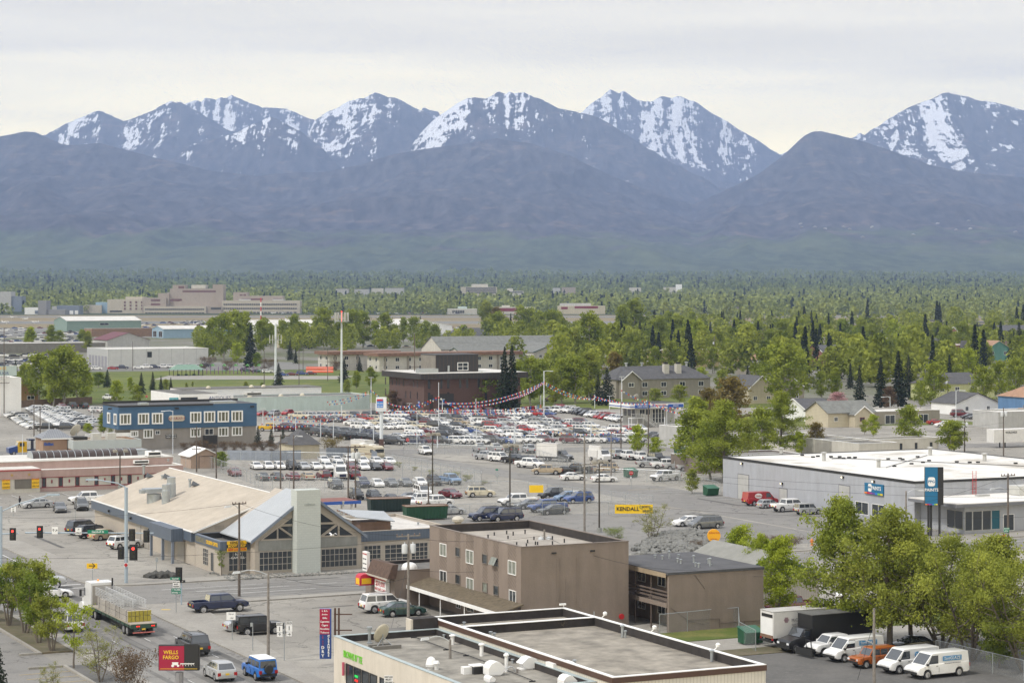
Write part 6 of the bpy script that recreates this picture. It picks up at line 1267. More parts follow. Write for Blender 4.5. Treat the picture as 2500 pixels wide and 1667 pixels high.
row(9,line(770,1063,960,1085,22),['crew_pickup'],['black']*4+['dark grey'],HD,'the dark pickup rows beside the pylon sign',GD,gap=0);row(10,line(700,1050,900,1068,26),['crew_pickup'],['black']*3+['dark blue'],HD,'the dark pickup line behind the hedge',GD,gap=0)
row(11,line(625,1001,830,998,24),kinds_+['big_suv'],cols_+['light blue','black'],R(-70),'the rear row behind the mint wall',GD)
row(12,line(640,1015,700,1013,25),kinds_,['red','white','silver'],R(-120),'the loose trio before the mint wall',GD)
row(13,line(1590,1068,1660,1072,22),['sedan'],['white','grey','dark blue'],R(190),'the short row right of the young birches',GD,gap=0)
row(14,line(660,1052,730,1053,33),['crew_pickup','big_suv'],['maroon','yellow','maroon'],R(0),'the maroon group at the lot corner',GD,gap=0)
GK='cars in the yard behind the body shop'
HK=S_-.12
row(20,line(625,1145,945,1147,27),['sedan','sedan','suv','hatchback'],['white']*5+['black','orange','maroon','silver'],HK,'the middle row of the body shop yard',GK,.1,0)
row(21,line(790,1130,950,1133,28),['sedan','suv'],['white']*4+['black','maroon'],HK,'the back row of the body shop yard',GK,.1,0)
row(22,line(640,1172,900,1168,34),['sedan','suv'],['dark blue','black','white','maroon','tan'],Nn-.1,'the third row of the body shop yard',GK,.1,.1)
row(23,line(885,1189,1060,1184,32),['sedan','suv','sedan'],['white','grey','dark blue','black'],HK,'the near row of the body shop yard',GK,.1,0)
row(24,line(870,1218,1000,1232,33),['sedan','suv'],['silver','white','black'],HK,'the line before the dark green skip',GK,.1,0)
place_car('suv','dark grey',*PX(819,1192),HK,'dark grey SUV standing alone before the tow truck',GK);place_car('sedan','maroon',*PX(573,1161),HK,'red car with white bonnet alone in the yard',GK)
GT='trucks in the fenced trade lot'
row(30,line(1170,1103,1330,1106,34),tr_,['black','tan','silver','black','silver'],Nn-.2,'the rear line of the truck lot',GT,.1,0)
row(31,line(1185,1122,1290,1135,27),tr_+['sedan'],['black','white','silver'],R(-45),'the left line of the truck lot',GT,.1,0)
row(32,line(1335,1158,1480,1152,30),['sedan','pickup','suv'],['grey','black','white','tan'],R(175),'the middle line of the truck lot',GT,.1,0)
row(33,line(1400,1172,1475,1176,38),['big_suv','sedan'],['white'],R(10),'the near fence line of the truck lot',GT,.1,0)
row(34,line(1500,1118,1660,1134,27),tr_+['sedan'],['white','silver','maroon','black','red'],Nn-.1,'the right-hand block of the truck lot',GT,.1,0)
row(35,line(1590,1140,1690,1150,32),['pickup','crew_pickup'],['white','silver'],R(5),'the right front of the truck lot',GT,.1,0)
place_car('crew_pickup','white',*PX(1293,1142),R(-40),'white pickup alone at the truck lot fence',GT);place_car('pickup','white',*PX(1625,1173),W_+.2,'white long-bed pickup behind the gate',GT);place_car('suv','white',*PX(1038,1109),S_-.1,'white SUV parked on the lane outside the fence',GT)
GL='cars packed in the left lot'
for r_,(x0,y0,x1,y1,n_)in enumerate(((28,1016,85,1047,14),(80,1001,165,1047,18),(110,1000,205,1047,18),(140,1002,235,1041,16))):
 row(40+r_,[(x0+(x1-x0)*k/n_,y0+(y1-y0)*k/n_)for k in range(n_+1)],['sedan','sedan','suv'],['white']*7+['silver']*2+['black'],R(205),'the %s slanting line of the left car lot'%ORD[r_],GL,.1,0)
row(45,line(115,1051,200,1050,42),['crew_pickup','suv'],['black','dark grey'],R(10),'the kerbside of the left car lot',GL,.1,0);row(46,line(150,996,205,997,22),['pickup','sedan','minivan'],['black','maroon','dark grey'],Nn,'the line by the wooden fence',GL,.1,0)
row(47,line(238,1007,260,1008,14),['suv'],['white'],E_,'the pair left of the blue inn',GL,.1,0);place_car('sedan','red',*PX(34,1010),Nn,'red sedan beside the white liquor store',GL)
GW='cars parked before the white warehouse'
row(50,line(235,903,500,897,19),['sedan','crew_pickup','suv'],['white']*3+['black','red','dark blue','silver'],R(10),'the line before the white warehouse',GW)
GR='cars beside the blue house'
row(55,line(2365,1022,2450,1025,17),['sedan'],['black','dark blue','maroon','cream','grey'],R(200),'the row before the beige garages',GR,.1,0)
place_car('big_suv','maroon',*PX(2345,1018),R(0),'maroon SUV beside the white garage');place_car('coupe','red',*PX(2285,1036),R(8),'red coupe parked on the street under the birch');place_car('sedan','white',*PX(2305,1042),R(185),'white car half behind a young tree on the street');place_car('sedan','dark blue',*PX(2075-392,1035),R(10),'dark blue sedan at the sales office corner')
place_car('suv','maroon',*PX(1345,980),Nn,'maroon SUV on the side street behind the tall mast');place_car('suv','black',*PX(1450,975),R(0),'black SUV before the taupe townhouses')
row(56,line(690,918,760,915,22),['suv','sedan'],['white','black','maroon','blue'],R(10),'the line by the orange barriers','cars by the motel',.1,0)
row(57,line(600,908,680,912,22),['suv','sedan'],['white','black','silver'],R(10),'the line behind the playground','cars by the playground',.1,0)
crew=place_car('crew_pickup','white',*PX(838,985),W_,'white service pickup beside the bunting mast');place_car('sedan','orange',*PX(858,988),Nn,'orange-red car behind the white service pickup')
for k_ in list(PROTO):
 if k_ not in USED:
  for ch in list(PROTO[k_].children):bpy.data.objects.remove(ch)
  bpy.data.objects.remove(PROTO[k_])
# ---- trucks
def wheel_set(root,me,pts,r):
 for(x,y)in pts:child('wheel',me,root,(x,y,r))
TW=CARS['big_suv']['wheel']
def boxtruck(label,X,Y,hd,cabc,boxm,L_=6.5,s=1.0,boxh=3.4):
 root=empty('box_truck',(X,Y,.015),hd,label,'truck');wr=.42
 MB().box(-L_/2-1,L_/2-1.2,-1.15,1.15,.95,boxh).obj('cargo_box',boxm,root)
 MB().box(-L_/2-1.05,L_/2-1.15,-1.17,1.17,boxh,boxh+.06).obj('box_roof',mat('dusty_white_roof',(.45,.44,.42),.8,.15)if boxm!=BOXB else mat('dusty_black_roof',(.12,.12,.115),.8,.3),root)
 x0=L_/2-1.2;b=MB();sec=[(x0,.5),(x0,1.3),(x0+.05,2.15),(x0+.7,2.2),(x0+1.25,1.45),(x0+2.35,1.2),(x0+2.5,.95),(x0+2.5,.45)]
 b.extr([(x,-.98,z)for x,z in sec],(0,1.96,0));b.obj('cab',MATS['paint_'+cabc],root,30)
 g=MB();g.quad((x0+.78,-.85,2.1),(x0+.78,.85,2.1),(x0+1.24,.9,1.5),(x0+1.24,-.9,1.5));g=MB().hexa([(x0+.74,-.85,2.16),(x0+.74,.85,2.16),(x0+1.28,.88,1.46),(x0+1.28,-.88,1.46)],[(x0+.76,-.85,2.18),(x0+.76,.85,2.18),(x0+1.3,.88,1.48),(x0+1.3,-.88,1.48)])
 for s_ in(1,-1):g.box(x0+.25,x0+.85,s_*.985-.006,s_*.985+.006,1.5,2.0)
 g.obj('windows',CARGLASS,root)
 MB().box(x0+2.48,x0+2.6,-1,1,.42,.7).obj('bumper',BLACK,root);MB().box(x0+2.5,x0+2.53,-.5,.5,.72,1.0).obj('grille',BLACK,root)
 for s_ in(1,-1):child('headlight',CARS['sedan']['hl'],root,(x0+2.5,s_*.75,.88));child('tail_light',CARS['sedan']['tl'],root,(-L_/2-1.02,s_*1.0,.85))
 MB().box(-L_/2-1,x0+2,-.45,.45,.55,.9).obj('chassis',BLACK,root);MB().box(-L_/2-1.2,-L_/2-1,-1.1,1.1,.55,.75).obj('rear_step',BLACK,root)
 wheel_set(root,TW,((x0+1.7,.9),(x0+1.7,-.9),(-L_/2+.8,.9),(-L_/2+.8,-.9)),wr)
 return root
BOXW=mat('grubby_white_box',(.66,.65,.63),.6,.08,.8);BOXB=mat('black_box',(.014,.014,.015),.5,.2)
X,Y=PX(*V('c4',1500,1255));t1=boxtruck('white box truck with company lettering seen from its closed rear',X+.8,Y+.6,E_,'white',BOXW)
MB().box(-4.27,-4.255,-1.0,1.0,1.2,2.75).obj('roller_door',WHITEP,t1);MB().box(-4.28,-4.256,-1.0,.9,2.85,3.15).obj('door_gap',BLACK,t1);MB().box(-4.32,-4.22,-1.1,1.1,.9,1.2).obj('rusty_sill',mat('rust',(0,0,0)),t1)
for s,z,h_ in(('M.C. Corp.',2.55,.42),('QUALITY CLEANING',2.15,.2),('275-3390',1.85,.26)):vtext(t1,s,-1.3,z,h_,LGR,-1,1.165)
o=MB()
for k in range(5):o.box(-3.1+abs(k-2)*.05,-2.55-abs(k-2)*.05,-1.165,-1.152,2.38+.1*k,2.44+.1*k)
o.obj('stripe_logo',mat('letter_purple',(.15,.03,.08),.5,0),t1)
X,Y=PX(*V('c5',390,1285));t2=boxtruck('black box truck with a black bonnet cab facing left',X,Y,W_+.06,'black',BOXB,7.2)
X,Y=PX(*V('d4',690,1010));boxtruck('white box truck with dark grey cab in the truck lot',X,Y,R(-35),'grey',BOXW,5.0)
X,Y=PX(*V('d3',400,985));boxtruck('white box truck behind the cream motorhome',X,Y+4,R(-50),'white',BOXW,5.0)
# motorhome
X,Y=PX(*V('d3',590,1015));root=empty('motorhome',(X-3,Y+4,.01),R(-52),'cream motorhome with brown stripes beside the blue-grey fence','motorhome')
CRV=mat('cream_motorhome',(.5,.45,.34),.5,.06)
MB().extr([(-4.2,-1.15,.5),(4.0,-1.15,.5),(4.3,-1.15,1.2),(4.0,-1.15,2.6),(3.4,-1.15,2.95),(-4.2,-1.15,2.95)],(0,2.3,0)).obj('body',CRV,root)
MB().box(-4.22,4.1,-1.165,-1.152,1.2,1.35).box(-4.22,4.1,-1.165,-1.152,1.5,1.56).obj('stripe',mat('brown_brick_plain',(0,0,0)),root);MB().box(4.16,4.2,-1.0,1.0,1.6,2.35).box(2.6,3.6,-1.17,-1.152,1.65,2.3).box(-3,-1.6,-1.17,-1.152,1.65,2.2).obj('windows',CARGLASS,root)
MB().box(4.2,4.32,-1.1,1.1,.5,.75).obj('bumper',STEEL,root);MB().box(-2,-.8,-.5,.5,2.95,3.25).box(1.2,2.2,-.5,.5,2.95,3.2).obj('roof_unit',WHITEP,root);wheel_set(root,TW,((2.9,1),(2.9,-1),(-2.2,1),(-2.2,-1)),.41)
# cab-over camper shell, long white trailer, yellow and blue recovery truck
root=gempty('semi_trailer',297,384,'long white semi-trailer with faded lettering at the right edge','trailer')
MB().box(0,14.5,0,2.5,1.15,3.9).obj('cargo_box',BOXW,root);text(root,'WORLDWIDE',.7,(4.5,-.02,3.2),ROT_S,BLACK).scale=(.7,1,1);MB().box(3.0,3.2,.2,.4,0,1.15).box(3.0,3.2,2.0,2.2,0,1.15).box(12,14,.3,2.2,.7,1.14).obj('landing_legs',BLACK,root)
for xx in(12.2,13.5):child('wheel',TW,root,(xx,.3,.45));child('wheel',TW,root,(xx,2.2,.45))
X,Y=PX(*V('d1',280,940));root=empty('recovery_truck',(X,Y,.01),W_,'yellow and blue recovery truck with a rack, facing left','truck')
MB().extr([(3.6,-1.1,.5),(3.7,-1.1,1.5),(1.9,-1.1,1.9),(1.8,-1.1,.5)],(0,2.2,0)).obj('bonnet',MATS['paint_blue'],root);MB().extr([(1.85,-1.15,.6),(1.85,-1.15,1.9),(1.6,-1.15,2.75),(0,-1.15,2.75),(0,-1.15,.6)],(0,2.3,0)).obj('cab',MATS['paint_yellow'],root)
MB().box(.5,1.5,1.152,1.17,1.8,2.5).hexa([(1.87,-.95,1.95),(1.87,.95,1.95),(1.67,.95,2.6),(1.67,-.95,2.6)],[(1.9,-.95,1.97),(1.9,.95,1.97),(1.7,.95,2.62),(1.7,-.95,2.62)]).obj('windows',CARGLASS,root)
b=MB().box(-4.5,-.1,-1.15,1.15,.9,1.15)
for k in range(5):b.box(-1.4-.0,-1.3,-1.1+.5*k,-1.0+.5*k,1.15,3.0)
b.box(-1.6,-.4,-1.1,1.1,2.9,3.2).obj('deck_and_rack',MATS['paint_dark_blue'],root);wheel_set(root,TW,((2.6,1),(2.6,-1),(-2.6,1),(-2.6,-1),(-3.6,1),(-3.6,-1)),.42)
X,Y=PX(*V('d3',90,1225));root=empty('flatbed_tow_truck',(X,Y+3,.01),S_-.1,'tow truck with blue and white cab and tilted black bed','truck')
MB().extr([(1.2,-1.0,.6),(3.6,-1.0,.6),(3.7,-1.0,1.3),(2.4,-1.0,1.55),(2.0,-1.0,2.4),(1.2,-1.0,2.4)],(0,2.0,0)).obj('cab',MATS['paint_white'],root);MB().hexa([(2.05,-.85,2.35),(2.05,.85,2.35),(2.42,.88,1.6),(2.42,-.88,1.6)],[(2.08,-.85,2.36),(2.08,.85,2.36),(2.45,.88,1.61),(2.45,-.88,1.61)]).obj('windows',CARGLASS,root);MB().box(3.66,3.75,-.6,.6,.7,1.2).obj('grille',MATS['paint_dark_blue'],root)
MB().hexa([(.8,-1.1,1.3),(-4.6,-1.1,.35),(-4.6,1.1,.35),(.8,1.1,1.3)],[(.8,-1.1,1.5),(-4.6,-1.1,.5),(-4.6,1.1,.5),(.8,1.1,1.5)]).obj('tilted_bed',BLACK,root);wheel_set(root,TW,((2.7,.9),(2.7,-.9),(-1.4,.9),(-1.4,-.9)),.41)
root=empty('bucket_truck',(*PX(*V('d4',1180,1010)),.01),R(-60),'white service truck with ladder body in the truck lot','truck');MB().box(-2.5,.8,-1.1,1.1,.8,2.2).box(-2.5,1.5,-.9,-.5,2.2,3.0).obj('service_body',BOXW,root);MB().extr([(.9,-1,.5),(3,-1,.5),(3.1,-1,1.2),(2.2,-1,1.5),(1.9,-1,2.3),(.9,-1,2.3)],(0,2,0)).obj('cab',MATS['paint_white'],root);MB().hexa([(1.93,-.85,2.25),(1.93,.85,2.25),(2.22,.85,1.55),(2.22,-.85,1.55)],[(1.96,-.85,2.25),(1.96,.85,2.25),(2.25,.85,1.55),(2.25,-.85,1.55)]).obj('windows',CARGLASS,root);wheel_set(root,TW,((2.2,.95),(2.2,-.95),(-1.5,.95),(-1.5,-.95)),.41)
# ---- articulated lorry carrying scaffold frames and planks
a0,b0=62.4,212.6;root=gempty('flatbed_lorry',a0,b0,'white-cabbed lorry with a green flatbed trailer','truck')
DGR=mat('dark_green_steel',(.03,.07,.045),.6,.15);DECK=mat('pale_worn_deck',(.35,.31,.26),.9,.15)
MB().box(-1.28,1.28,0,14.6,1.22,1.34).obj('deck',DECK,root);b=MB().box(-1.3,-1.2,0,14.6,.98,1.22).box(1.2,1.3,0,14.6,.98,1.22).box(-1.3,1.3,-.05,.02,.9,1.3).box(-.5,-.3,.5,14,.7,1.2).box(.3,.5,.5,14,.7,1.2)
b.obj('trailer_frame',DGR,root)
for k in range(20):MB().box(-1.345,-1.302,.6+.7*k,.8+.7*k,1.05,1.2).obj('strap_winch',BLACK,root)if k%2==0 else None
MB().box(-1.1,1.1,-.09,-.03,.45,.56).obj('underrun_bar',mat('red_white_tape',(.5,.15,.13),.5,.3,6),root);MB().box(-.95,-.85,-.02,.05,.5,.95).box(.85,.95,-.02,.05,.5,.95).obj('bar_leg',DGR,root)
for xx in(-.55,-.75,.75,.95):MB().box(xx,xx+.13,-.1,-.052,1.05,1.17).obj('tail_light',mat('tail_light_lit',(.9,.03,.02),.3,0,emit=1.),root)
MB().box(-.2,.15,-.08,-.052,.75,.9).obj('number_plate',PLATE,root)
for yy in(1.7,2.95,13.4,14.7):
 for xx in(-1.05,-.78,.78,1.05):child('wheel',TW,root,(xx,yy,.5),(0,0,R(90)),(1.22,1.1,1.22))
for xx in(-1.02,1.02):child('wheel',TW,root,(xx,18.6,.5),(0,0,R(90)),(1.22,1.1,1.22))
for xx in(-1.15,.75):MB().box(xx,xx+.45,1.0,1.03,.35,.95).obj('mud_flap',BLACK,root)
WC=MATS['paint_white']
MB().box(-1.2,1.2,14.9,17.1,1.0,3.55).obj('sleeper',WC,root);MB().box(-1.05,1.05,14.86,14.897,1.2,3.3).obj('sleeper_back',mat('dusty_aluminium',(.4,.37,.33),.5,.1,metal=.3),root)
MB().extr([(-1.15,17.11,.9),(-1.15,18.0,.9),(-1.15,17.9,1.9),(-1.15,17.5,3.1),(-1.15,17.11,3.4)],(2.3,0,0)).obj('cab',WC,root);MB().extr([(-.85,18.0,.8),(-.85,19.7,.8),(-.85,19.65,1.5),(-.85,17.95,1.85)],(1.7,0,0)).obj('bonnet',WC,root)
for xx in(-1.25,.85):MB().extr([(xx,17.8+.85*(1+math.cos(t)),.5+.75*math.sin(t))for t in[math.pi*k/8 for k in range(9)]],(.4,0,0)).obj('mudguard',WC,root,40)
for s_ in(-1,1):MB().box(s_*1.17-.01,s_*1.17+.01,17.2,17.8,2.0,2.8).obj('side_window',CARGLASS,root);MB().box(s_*1.55-.12,s_*1.55+.12,17.7,17.75,1.9,2.6).tube((s_*1.15,17.7,2.5),(s_*1.5,17.7,2.5),.02).obj('mirror',BLACK,root)
MB().box(-1.0,1.0,13.0,17.8,.65,.95).obj('tractor_frame',BLACK,root);MB().tube((1.0,14.75,1),(1.0,14.75,4.0),.09,.09,10).obj('exhaust_stack',BLACK,root);MB().lathe([(.3,0),(.3,1.1)],(-1.05,15.8,.65),14,axis='Y').obj('fuel_tank',STEEL,root,40)
MB().lathe([(.1,0),(.1,.12),(.03,.16)],(0,16.6,3.55),10).obj('beacon',mat('amber_lens',(.8,.25,.02),.3,0,emit=.5),root)
WPL=mat('silvered_planks',(.43,.40,.36),.7,.15,2);YPL=mat('yellow_plank_ends',(.5,.42,.02),.6,.2,5);ALP=mat('aluminium_frames',(.5,.5,.49),.4,.1,2,metal=.4)
gl='scaffold load on the lorry'
def load(nm,lb,q,mm,zr0,tag_=True):
 X_,Y_=A2W(a0+(q[0]+q[1])/2,b0+q[2]);o=empty(nm,(X_,Y_,zr0),TH,lb,'scaffold bundle',gl);return o
pk=0
posn=['left','middle','right']
for(y0_,y1_)in((1.4,5.0),(5.1,8.7),(8.8,12.4)):
 for lay in range(2):
  for c in range(3):
   x0_=-1.2+.8*c;r_=load('plank_bundle','%s bundle of scaffold planks, %s layer, %s stack from the lorry\'s tail'%(posn[c],('lower','upper')[lay],ORD[int(y0_/3.6)]),(x0_,x0_+.78,y0_),None,1.345+.56*lay)
   b=MB();e_=MB()
   for kz in range(5):
    for kx in range(2):
     xa=-.39+.39*kx;b.box(xa+.01,xa+.37,0,y1_-y0_,.02+.105*kz,.10+.105*kz)
     if y0_<2:e_.box(xa+.015,xa+.365,-.02,-.002,.03+.105*kz,.09+.105*kz)
   b.obj('planks',WPL,r_)
   if e_.v:e_.obj('plank_ends',YPL,r_)
   bs=MB();[bs.box(-.4,.4,yy,yy+.05,0,.555)for yy in(.5,3.0)];bs.obj('strap',BLACK,r_)
for i,(x0_,y0_,y1_,z_)in enumerate(((-.75,2.4,7.6,2.48),(.45,2.4,7.6,2.48),(-.6,7.8,13.6,2.48),(.5,7.8,13.6,2.48))):
 r_=load('frame_stack','%s stack of aluminium scaffold frames, %s pair on the planks'%(('left','right')[i%2],('rear','front')[i//2]),(x0_,x0_,y0_),None,z_);b=MB()
 for kz in range(6):
  zz=.08+.15*kz;hw_=.5
  for xx in(-hw_,hw_):b.tube((xx,0,zz),(xx,y1_-y0_,zz),.03,.03,5)
  for k in range(7):yy=(y1_-y0_)*k/6;b.tube((-hw_,yy,zz),(hw_,yy,zz),.025,.025,5)
 b.obj('frames',ALP,r_)
# skips
for(x,y,mm,lb,s_)in((1245,408,mat('skip_dark_green',(.008,.025,.022),.6,.15),'dark green skip with rusty rim behind the body shop wing',1.),(1490,462,mat('skip_green',(.008,.06,.028),.6,.15),'bright green ribbed skip nearest the apartment roof',.95)):
 X,Y=PX(*V('c2',x,y));root=empty('skip',(X,Y,0),E_-.15,lb,'skip','large skips');b=MB();q=[(-3.1,-1.2,.2),(2.9,-1.2,.2),(2.9,1.2,.2),(-3.1,1.2,.2)];t_=[(-3.2,-1.25,2.0),(3.1,-1.25,2.0),(3.1,1.25,2.0),(-3.2,1.25,2.0)]
 b.hexa(q,t_);[b.box(-2.9+.5*k,-2.8+.5*k,-1.33,-1.2,.2,1.95)for k in range(12)];b.obj('bin',mm,root);MB().box(-3.25,3.15,-1.32,-1.2,1.98,2.1).box(-3.25,3.15,1.2,1.3,1.98,2.1).box(-3.27,-3.17,-1.2,1.2,1.98,2.1).box(3.07,3.17,-1.2,1.2,1.98,2.1).obj('rim',mat('rust',(0,0,0)),root)
 MB().box(-3,3,-1.1,1.1,1.7,2.02).obj('debris',mat('debris_grey',(.25,.2,.17),.9,.5,3),root)
def dumpster(k,x,y,lb,hd=E_,s=1.):
 X,Y=PX(*V(k,x,y));root=empty('waste_container',(X,Y,0),hd,lb,'dumpster','green waste containers');root.scale=(s,s,s)
 MB().hexa([(-.95,-.6,.12),(.95,-.6,.12),(.95,.6,.12),(-.95,.6,.12)],[(-.95,-.85,1.1),(.95,-.85,1.1),(.95,.7,1.5),(-.95,.7,1.5)]).obj('bin',mat('container_green',(.012,.075,.035),.6,.12),root)
 MB().hexa([(-1,-.9,1.11),(1,-.9,1.11),(1,.75,1.51),(-1,.75,1.51)],[(-1,-.9,1.17),(1,-.9,1.17),(1,.75,1.57),(-1,.75,1.57)]).obj('lid',mat('container_lid',(.02,.11,.06),.5,.1),root)
dumpster('c4',1115,1245,'green waste container in the wire enclosure beyond the foreground roof',s=1.05);dumpster('d5',530,1410,'green waste container on the paint store car park',s=1.1);dumpster('d4',2065,950,'green waste container near the block garage',s=1.1);dumpster('d4',1520,1190,'green waste container behind the stop sign',s=1.1)
# trees
def leafmat(name,c1,c2,tr=.33):
 m=mat(name,c1,.7,.2,2.2,col2=c2,trans=tr,spec=.2);r_=m.node_tree.nodes['Color Ramp'];r_.color_ramp.elements[0].position=.38;r_.color_ramp.elements[1].position=.62
 return m
LF={'birch':leafmat('birch_leaves',(.14,.185,.022),(.34,.385,.055)),'spring':leafmat('spring_leaves',(.21,.27,.02),(.42,.48,.05)),'olive':leafmat('olive_leaves',(.16,.195,.03),(.36,.39,.065)),'deep':leafmat('deep_green_leaves',(.10,.15,.02),(.25,.31,.045)),'bronze':leafmat('bronze_leaves',(.13,.10,.025),(.24,.19,.05)),'brown':leafmat('budding_brown_twigs',(.10,.065,.04),(.19,.13,.075)),'pink':leafmat('pink_blossom',(.45,.25,.26),(.6,.4,.4)),'yellow':leafmat('yellow_green_leaves',(.20,.21,.05),(.33,.34,.11)),'spruce':leafmat('spruce_needles',(.012,.022,.012),(.032,.048,.024),.05),'blue':leafmat('mid_green_needles',(.03,.055,.03),(.06,.1,.05),.05)}
BARK=mat('grey_brown_bark',(.13,.11,.09),.9,.3,3);BARKW=mat('pale_birch_bark',(.33,.31,.27),.8,.3,3)
def quads_mesh(name,C,S,m,g,upb=.0,flat=False):
 """C centres (n,3), S sizes -> n randomly turned leaf quads"""
 n=len(C);a=g.normal(size=(n,3));a[:,2]=a[:,2]*.7+upb;a/=np.linalg.norm(a,axis=1)[:,None];b_=g.normal(size=(n,3));u=np.cross(a,b_);u/=np.linalg.norm(u,axis=1)[:,None];v=np.cross(a,u)
 u*=S[:,None];v*=S[:,None]*.62
 co=np.stack([C-u,C-v,C+u,C+v],1).reshape(-1,3).astype(np.float32)
 me=bpy.data.meshes.new(name);me.vertices.add(4*n);me.vertices.foreach_set('co',co.reshape(-1));me.loops.add(4*n);me.loops.foreach_set('vertex_index',np.arange(4*n,dtype=np.int32))
 me.polygons.add(n);me.polygons.foreach_set('loop_start',np.arange(0,4*n,4,dtype=np.int32));me.polygons.foreach_set('loop_total',np.full(n,4,np.int32));me.update(calc_edges=True);me.materials.append(m);return me
def gen_tree(seed,cw=.5,base=.25,stems=1,limbs=16,leaves=2600,ls=.018,tr=.018,shape=.8,spread=.035,droop=0.,dens=1.):
 """unit-height broadleaf tree: (trunk mesh builder, leaf centres)"""
 g=np.random.default_rng(seed);b=MB();pts=[];wts=[]
 for s in range(stems):
  az=g.uniform(0,6.28);lean=(.0 if stems==1 else cw*.42)*g.uniform(.4,1.2);p=np.array([math.cos(az),math.sin(az),0])*(0 if stems==1 else .02);top=np.array([math.cos(az)*lean,math.sin(az)*lean,g.uniform(.82,.98)if stems>1 else .97]);P=[p]
  for k in range(1,8):
   t=k/7;q=p*(1-t)+top*t**1.0;q=q+g.normal(size=3)*.008;q[2]=top[2]*t;P.append(q)
  r0=tr/math.sqrt(stems)
  for k in range(7):b.tube(P[k],P[k+1],r0*(1-k/7)**.8+.0012,r0*(1-(k+1)/7)**.8+.0012,6,caps=False)
  P=np.array(P);nl=max(5,limbs//stems)
  for i in range(nl):
   t=base+(.97-base)*(i+g.uniform(0,1))/nl;fz=t*7;k=min(6,int(fz));st=P[k]*(1-fz+k)+P[k+1]*(fz-k);tt=(t-base)/(1-base)
   rr_=cw/2*float(np.interp(tt,[0,.12,.38,.7,1],[.5,.85,1,.68,.14]))*g.uniform(.6,1.12)/(1.25 if stems>1 else 1);a_=i*2.4+g.uniform(-.5,.5);up=rr_*(g.uniform(.2,.75)-droop);e=st+np.array([math.cos(a_)*rr_,math.sin(a_)*rr_,up])
   md=st*.5+e*.5+np.array([0,0,-.12*rr_])+g.normal(size=3)*.01;rl=tr*.34*(1-tt)+.0022
   b.tube(st,md,rl,rl*.65,4,caps=False).tube(md,e,rl*.65,rl*.2,4,caps=False);pts+=[md,e,md*.5+e*.5,md*.3+e*.7];wts+=[.6,1,.9,1]
   for j in range(4):
    f=g.uniform(.25,.95);q=st+(e-st)*f;d=g.normal(size=3)*rr_*.36;d[2]=abs(d[2])*.7-droop*rr_*.35;q2=q+d;b.tube(q,q2,rl*.4,rl*.12,3,caps=False);pts+=[q2,q*.4+q2*.6];wts+=[1,.8]
  pts+=[P[7],P[6]];wts+=[.8,.8]
 pts=np.array(pts);wts=np.array(wts)*g.uniform(.35,1.5,len(pts));n=int(leaves*dens)
 idx=g.choice(len(pts),n,p=wts/wts.sum());C=pts[idx]+g.normal(size=(n,3))*spread*np.array([1,1,.8]);C[:,2]=np.clip(C[:,2],.02,1.02)
 C[:,:2]-=np.clip(C[:,2:3]-.97,0,1)*0
 return b,C,ls*g.uniform(.6,1.3,n),g
def gen_spruce(seed,R_=.17,n=2600,ls=.02):
 g=np.random.default_rng(seed);b=MB().tube((0,0,0),(0,0,.98),.016,.002,6);C=[];nb=130
 for i in range(nb):
  t=.05+.93*(i/nb)**.93;r=R_*(1-t)**.82*g.uniform(.55,1.2)+.006;a=i*2.39996+g.uniform(-.3,.3);m_=max(4,int(n/nb*(.3+1.4*r/R_)));f=g.uniform(0.1,1,m_)**.7
  C.append(np.stack([np.cos(a)*r*f+g.normal(size=m_)*.09*r,np.sin(a)*r*f+g.normal(size=m_)*.09*r,t-.32*r*f**1.5+g.normal(size=m_)*.006+.1*r],1))
  b.tube((0,0,t),(math.cos(a)*r*.9,math.sin(a)*r*.9,t-.25*r),.002,.001,3,caps=False)
 C=np.concatenate(C);return b,C,ls*g.uniform(.5,1.2,len(C))*(1.15-.6*C[:,2]),g
TP={}
def tproto(key,lf,bark,gen,**k):
 b,C,S,g=gen(**k);TP[key]=(b.mesh('trunk',bark),quads_mesh('crown',C,S,LF[lf],g),lf)
for i in range(4):tproto('birch%d'%i,'birch',BARKW,gen_tree,seed=20+i,cw=(.42,.5,.38,.6)[i],leaves=3600,ls=.0225,base=.14,spread=.042)
for i in range(3):tproto('spruce%d'%i,'spruce',BARK,gen_spruce,seed=40+i,R_=(.17,.14,.2)[i])
tproto('big0','olive',BARK,gen_tree,seed=61,cw=.78,leaves=19000,ls=.0095,limbs=34,base=.2,tr=.02,spread=.028,droop=.35)
tproto('big1','birch',BARK,gen_tree,seed=62,cw=.62,leaves=19000,ls=.0095,limbs=34,base=.12,tr=.018,spread=.026,droop=.2)
tproto('big2','olive',BARK,gen_tree,seed=63,cw=1.15,stems=6,leaves=20000,ls=.0098,limbs=40,base=.15,tr=.03,spread=.033,droop=.1)
tproto('big3','deep',BARK,gen_tree,seed=64,cw=.62,leaves=13000,ls=.0135,limbs=26,base=.1,tr=.018,spread=.035)
tproto('shrub','deep',BARK,gen_tree,seed=65,cw=.62,stems=5,leaves=6500,ls=.0155,limbs=26,base=.22,tr=.03,spread=.03)
tproto('airy','yellow',BARK,gen_tree,seed=66,cw=.9,stems=4,leaves=3000,ls=.011,limbs=30,base=.2,tr=.022,spread=.03)
tproto('maple','spring',BARK,gen_tree,seed=67,cw=.85,leaves=1500,ls=.02,limbs=14,base=.3,tr=.018,spread=.03,droop=-.1)
tproto('bush','brown',BARK,gen_tree,seed=68,cw=1.7,stems=7,leaves=3600,ls=.02,limbs=30,base=.08,tr=.03,spread=.07)
NT={}
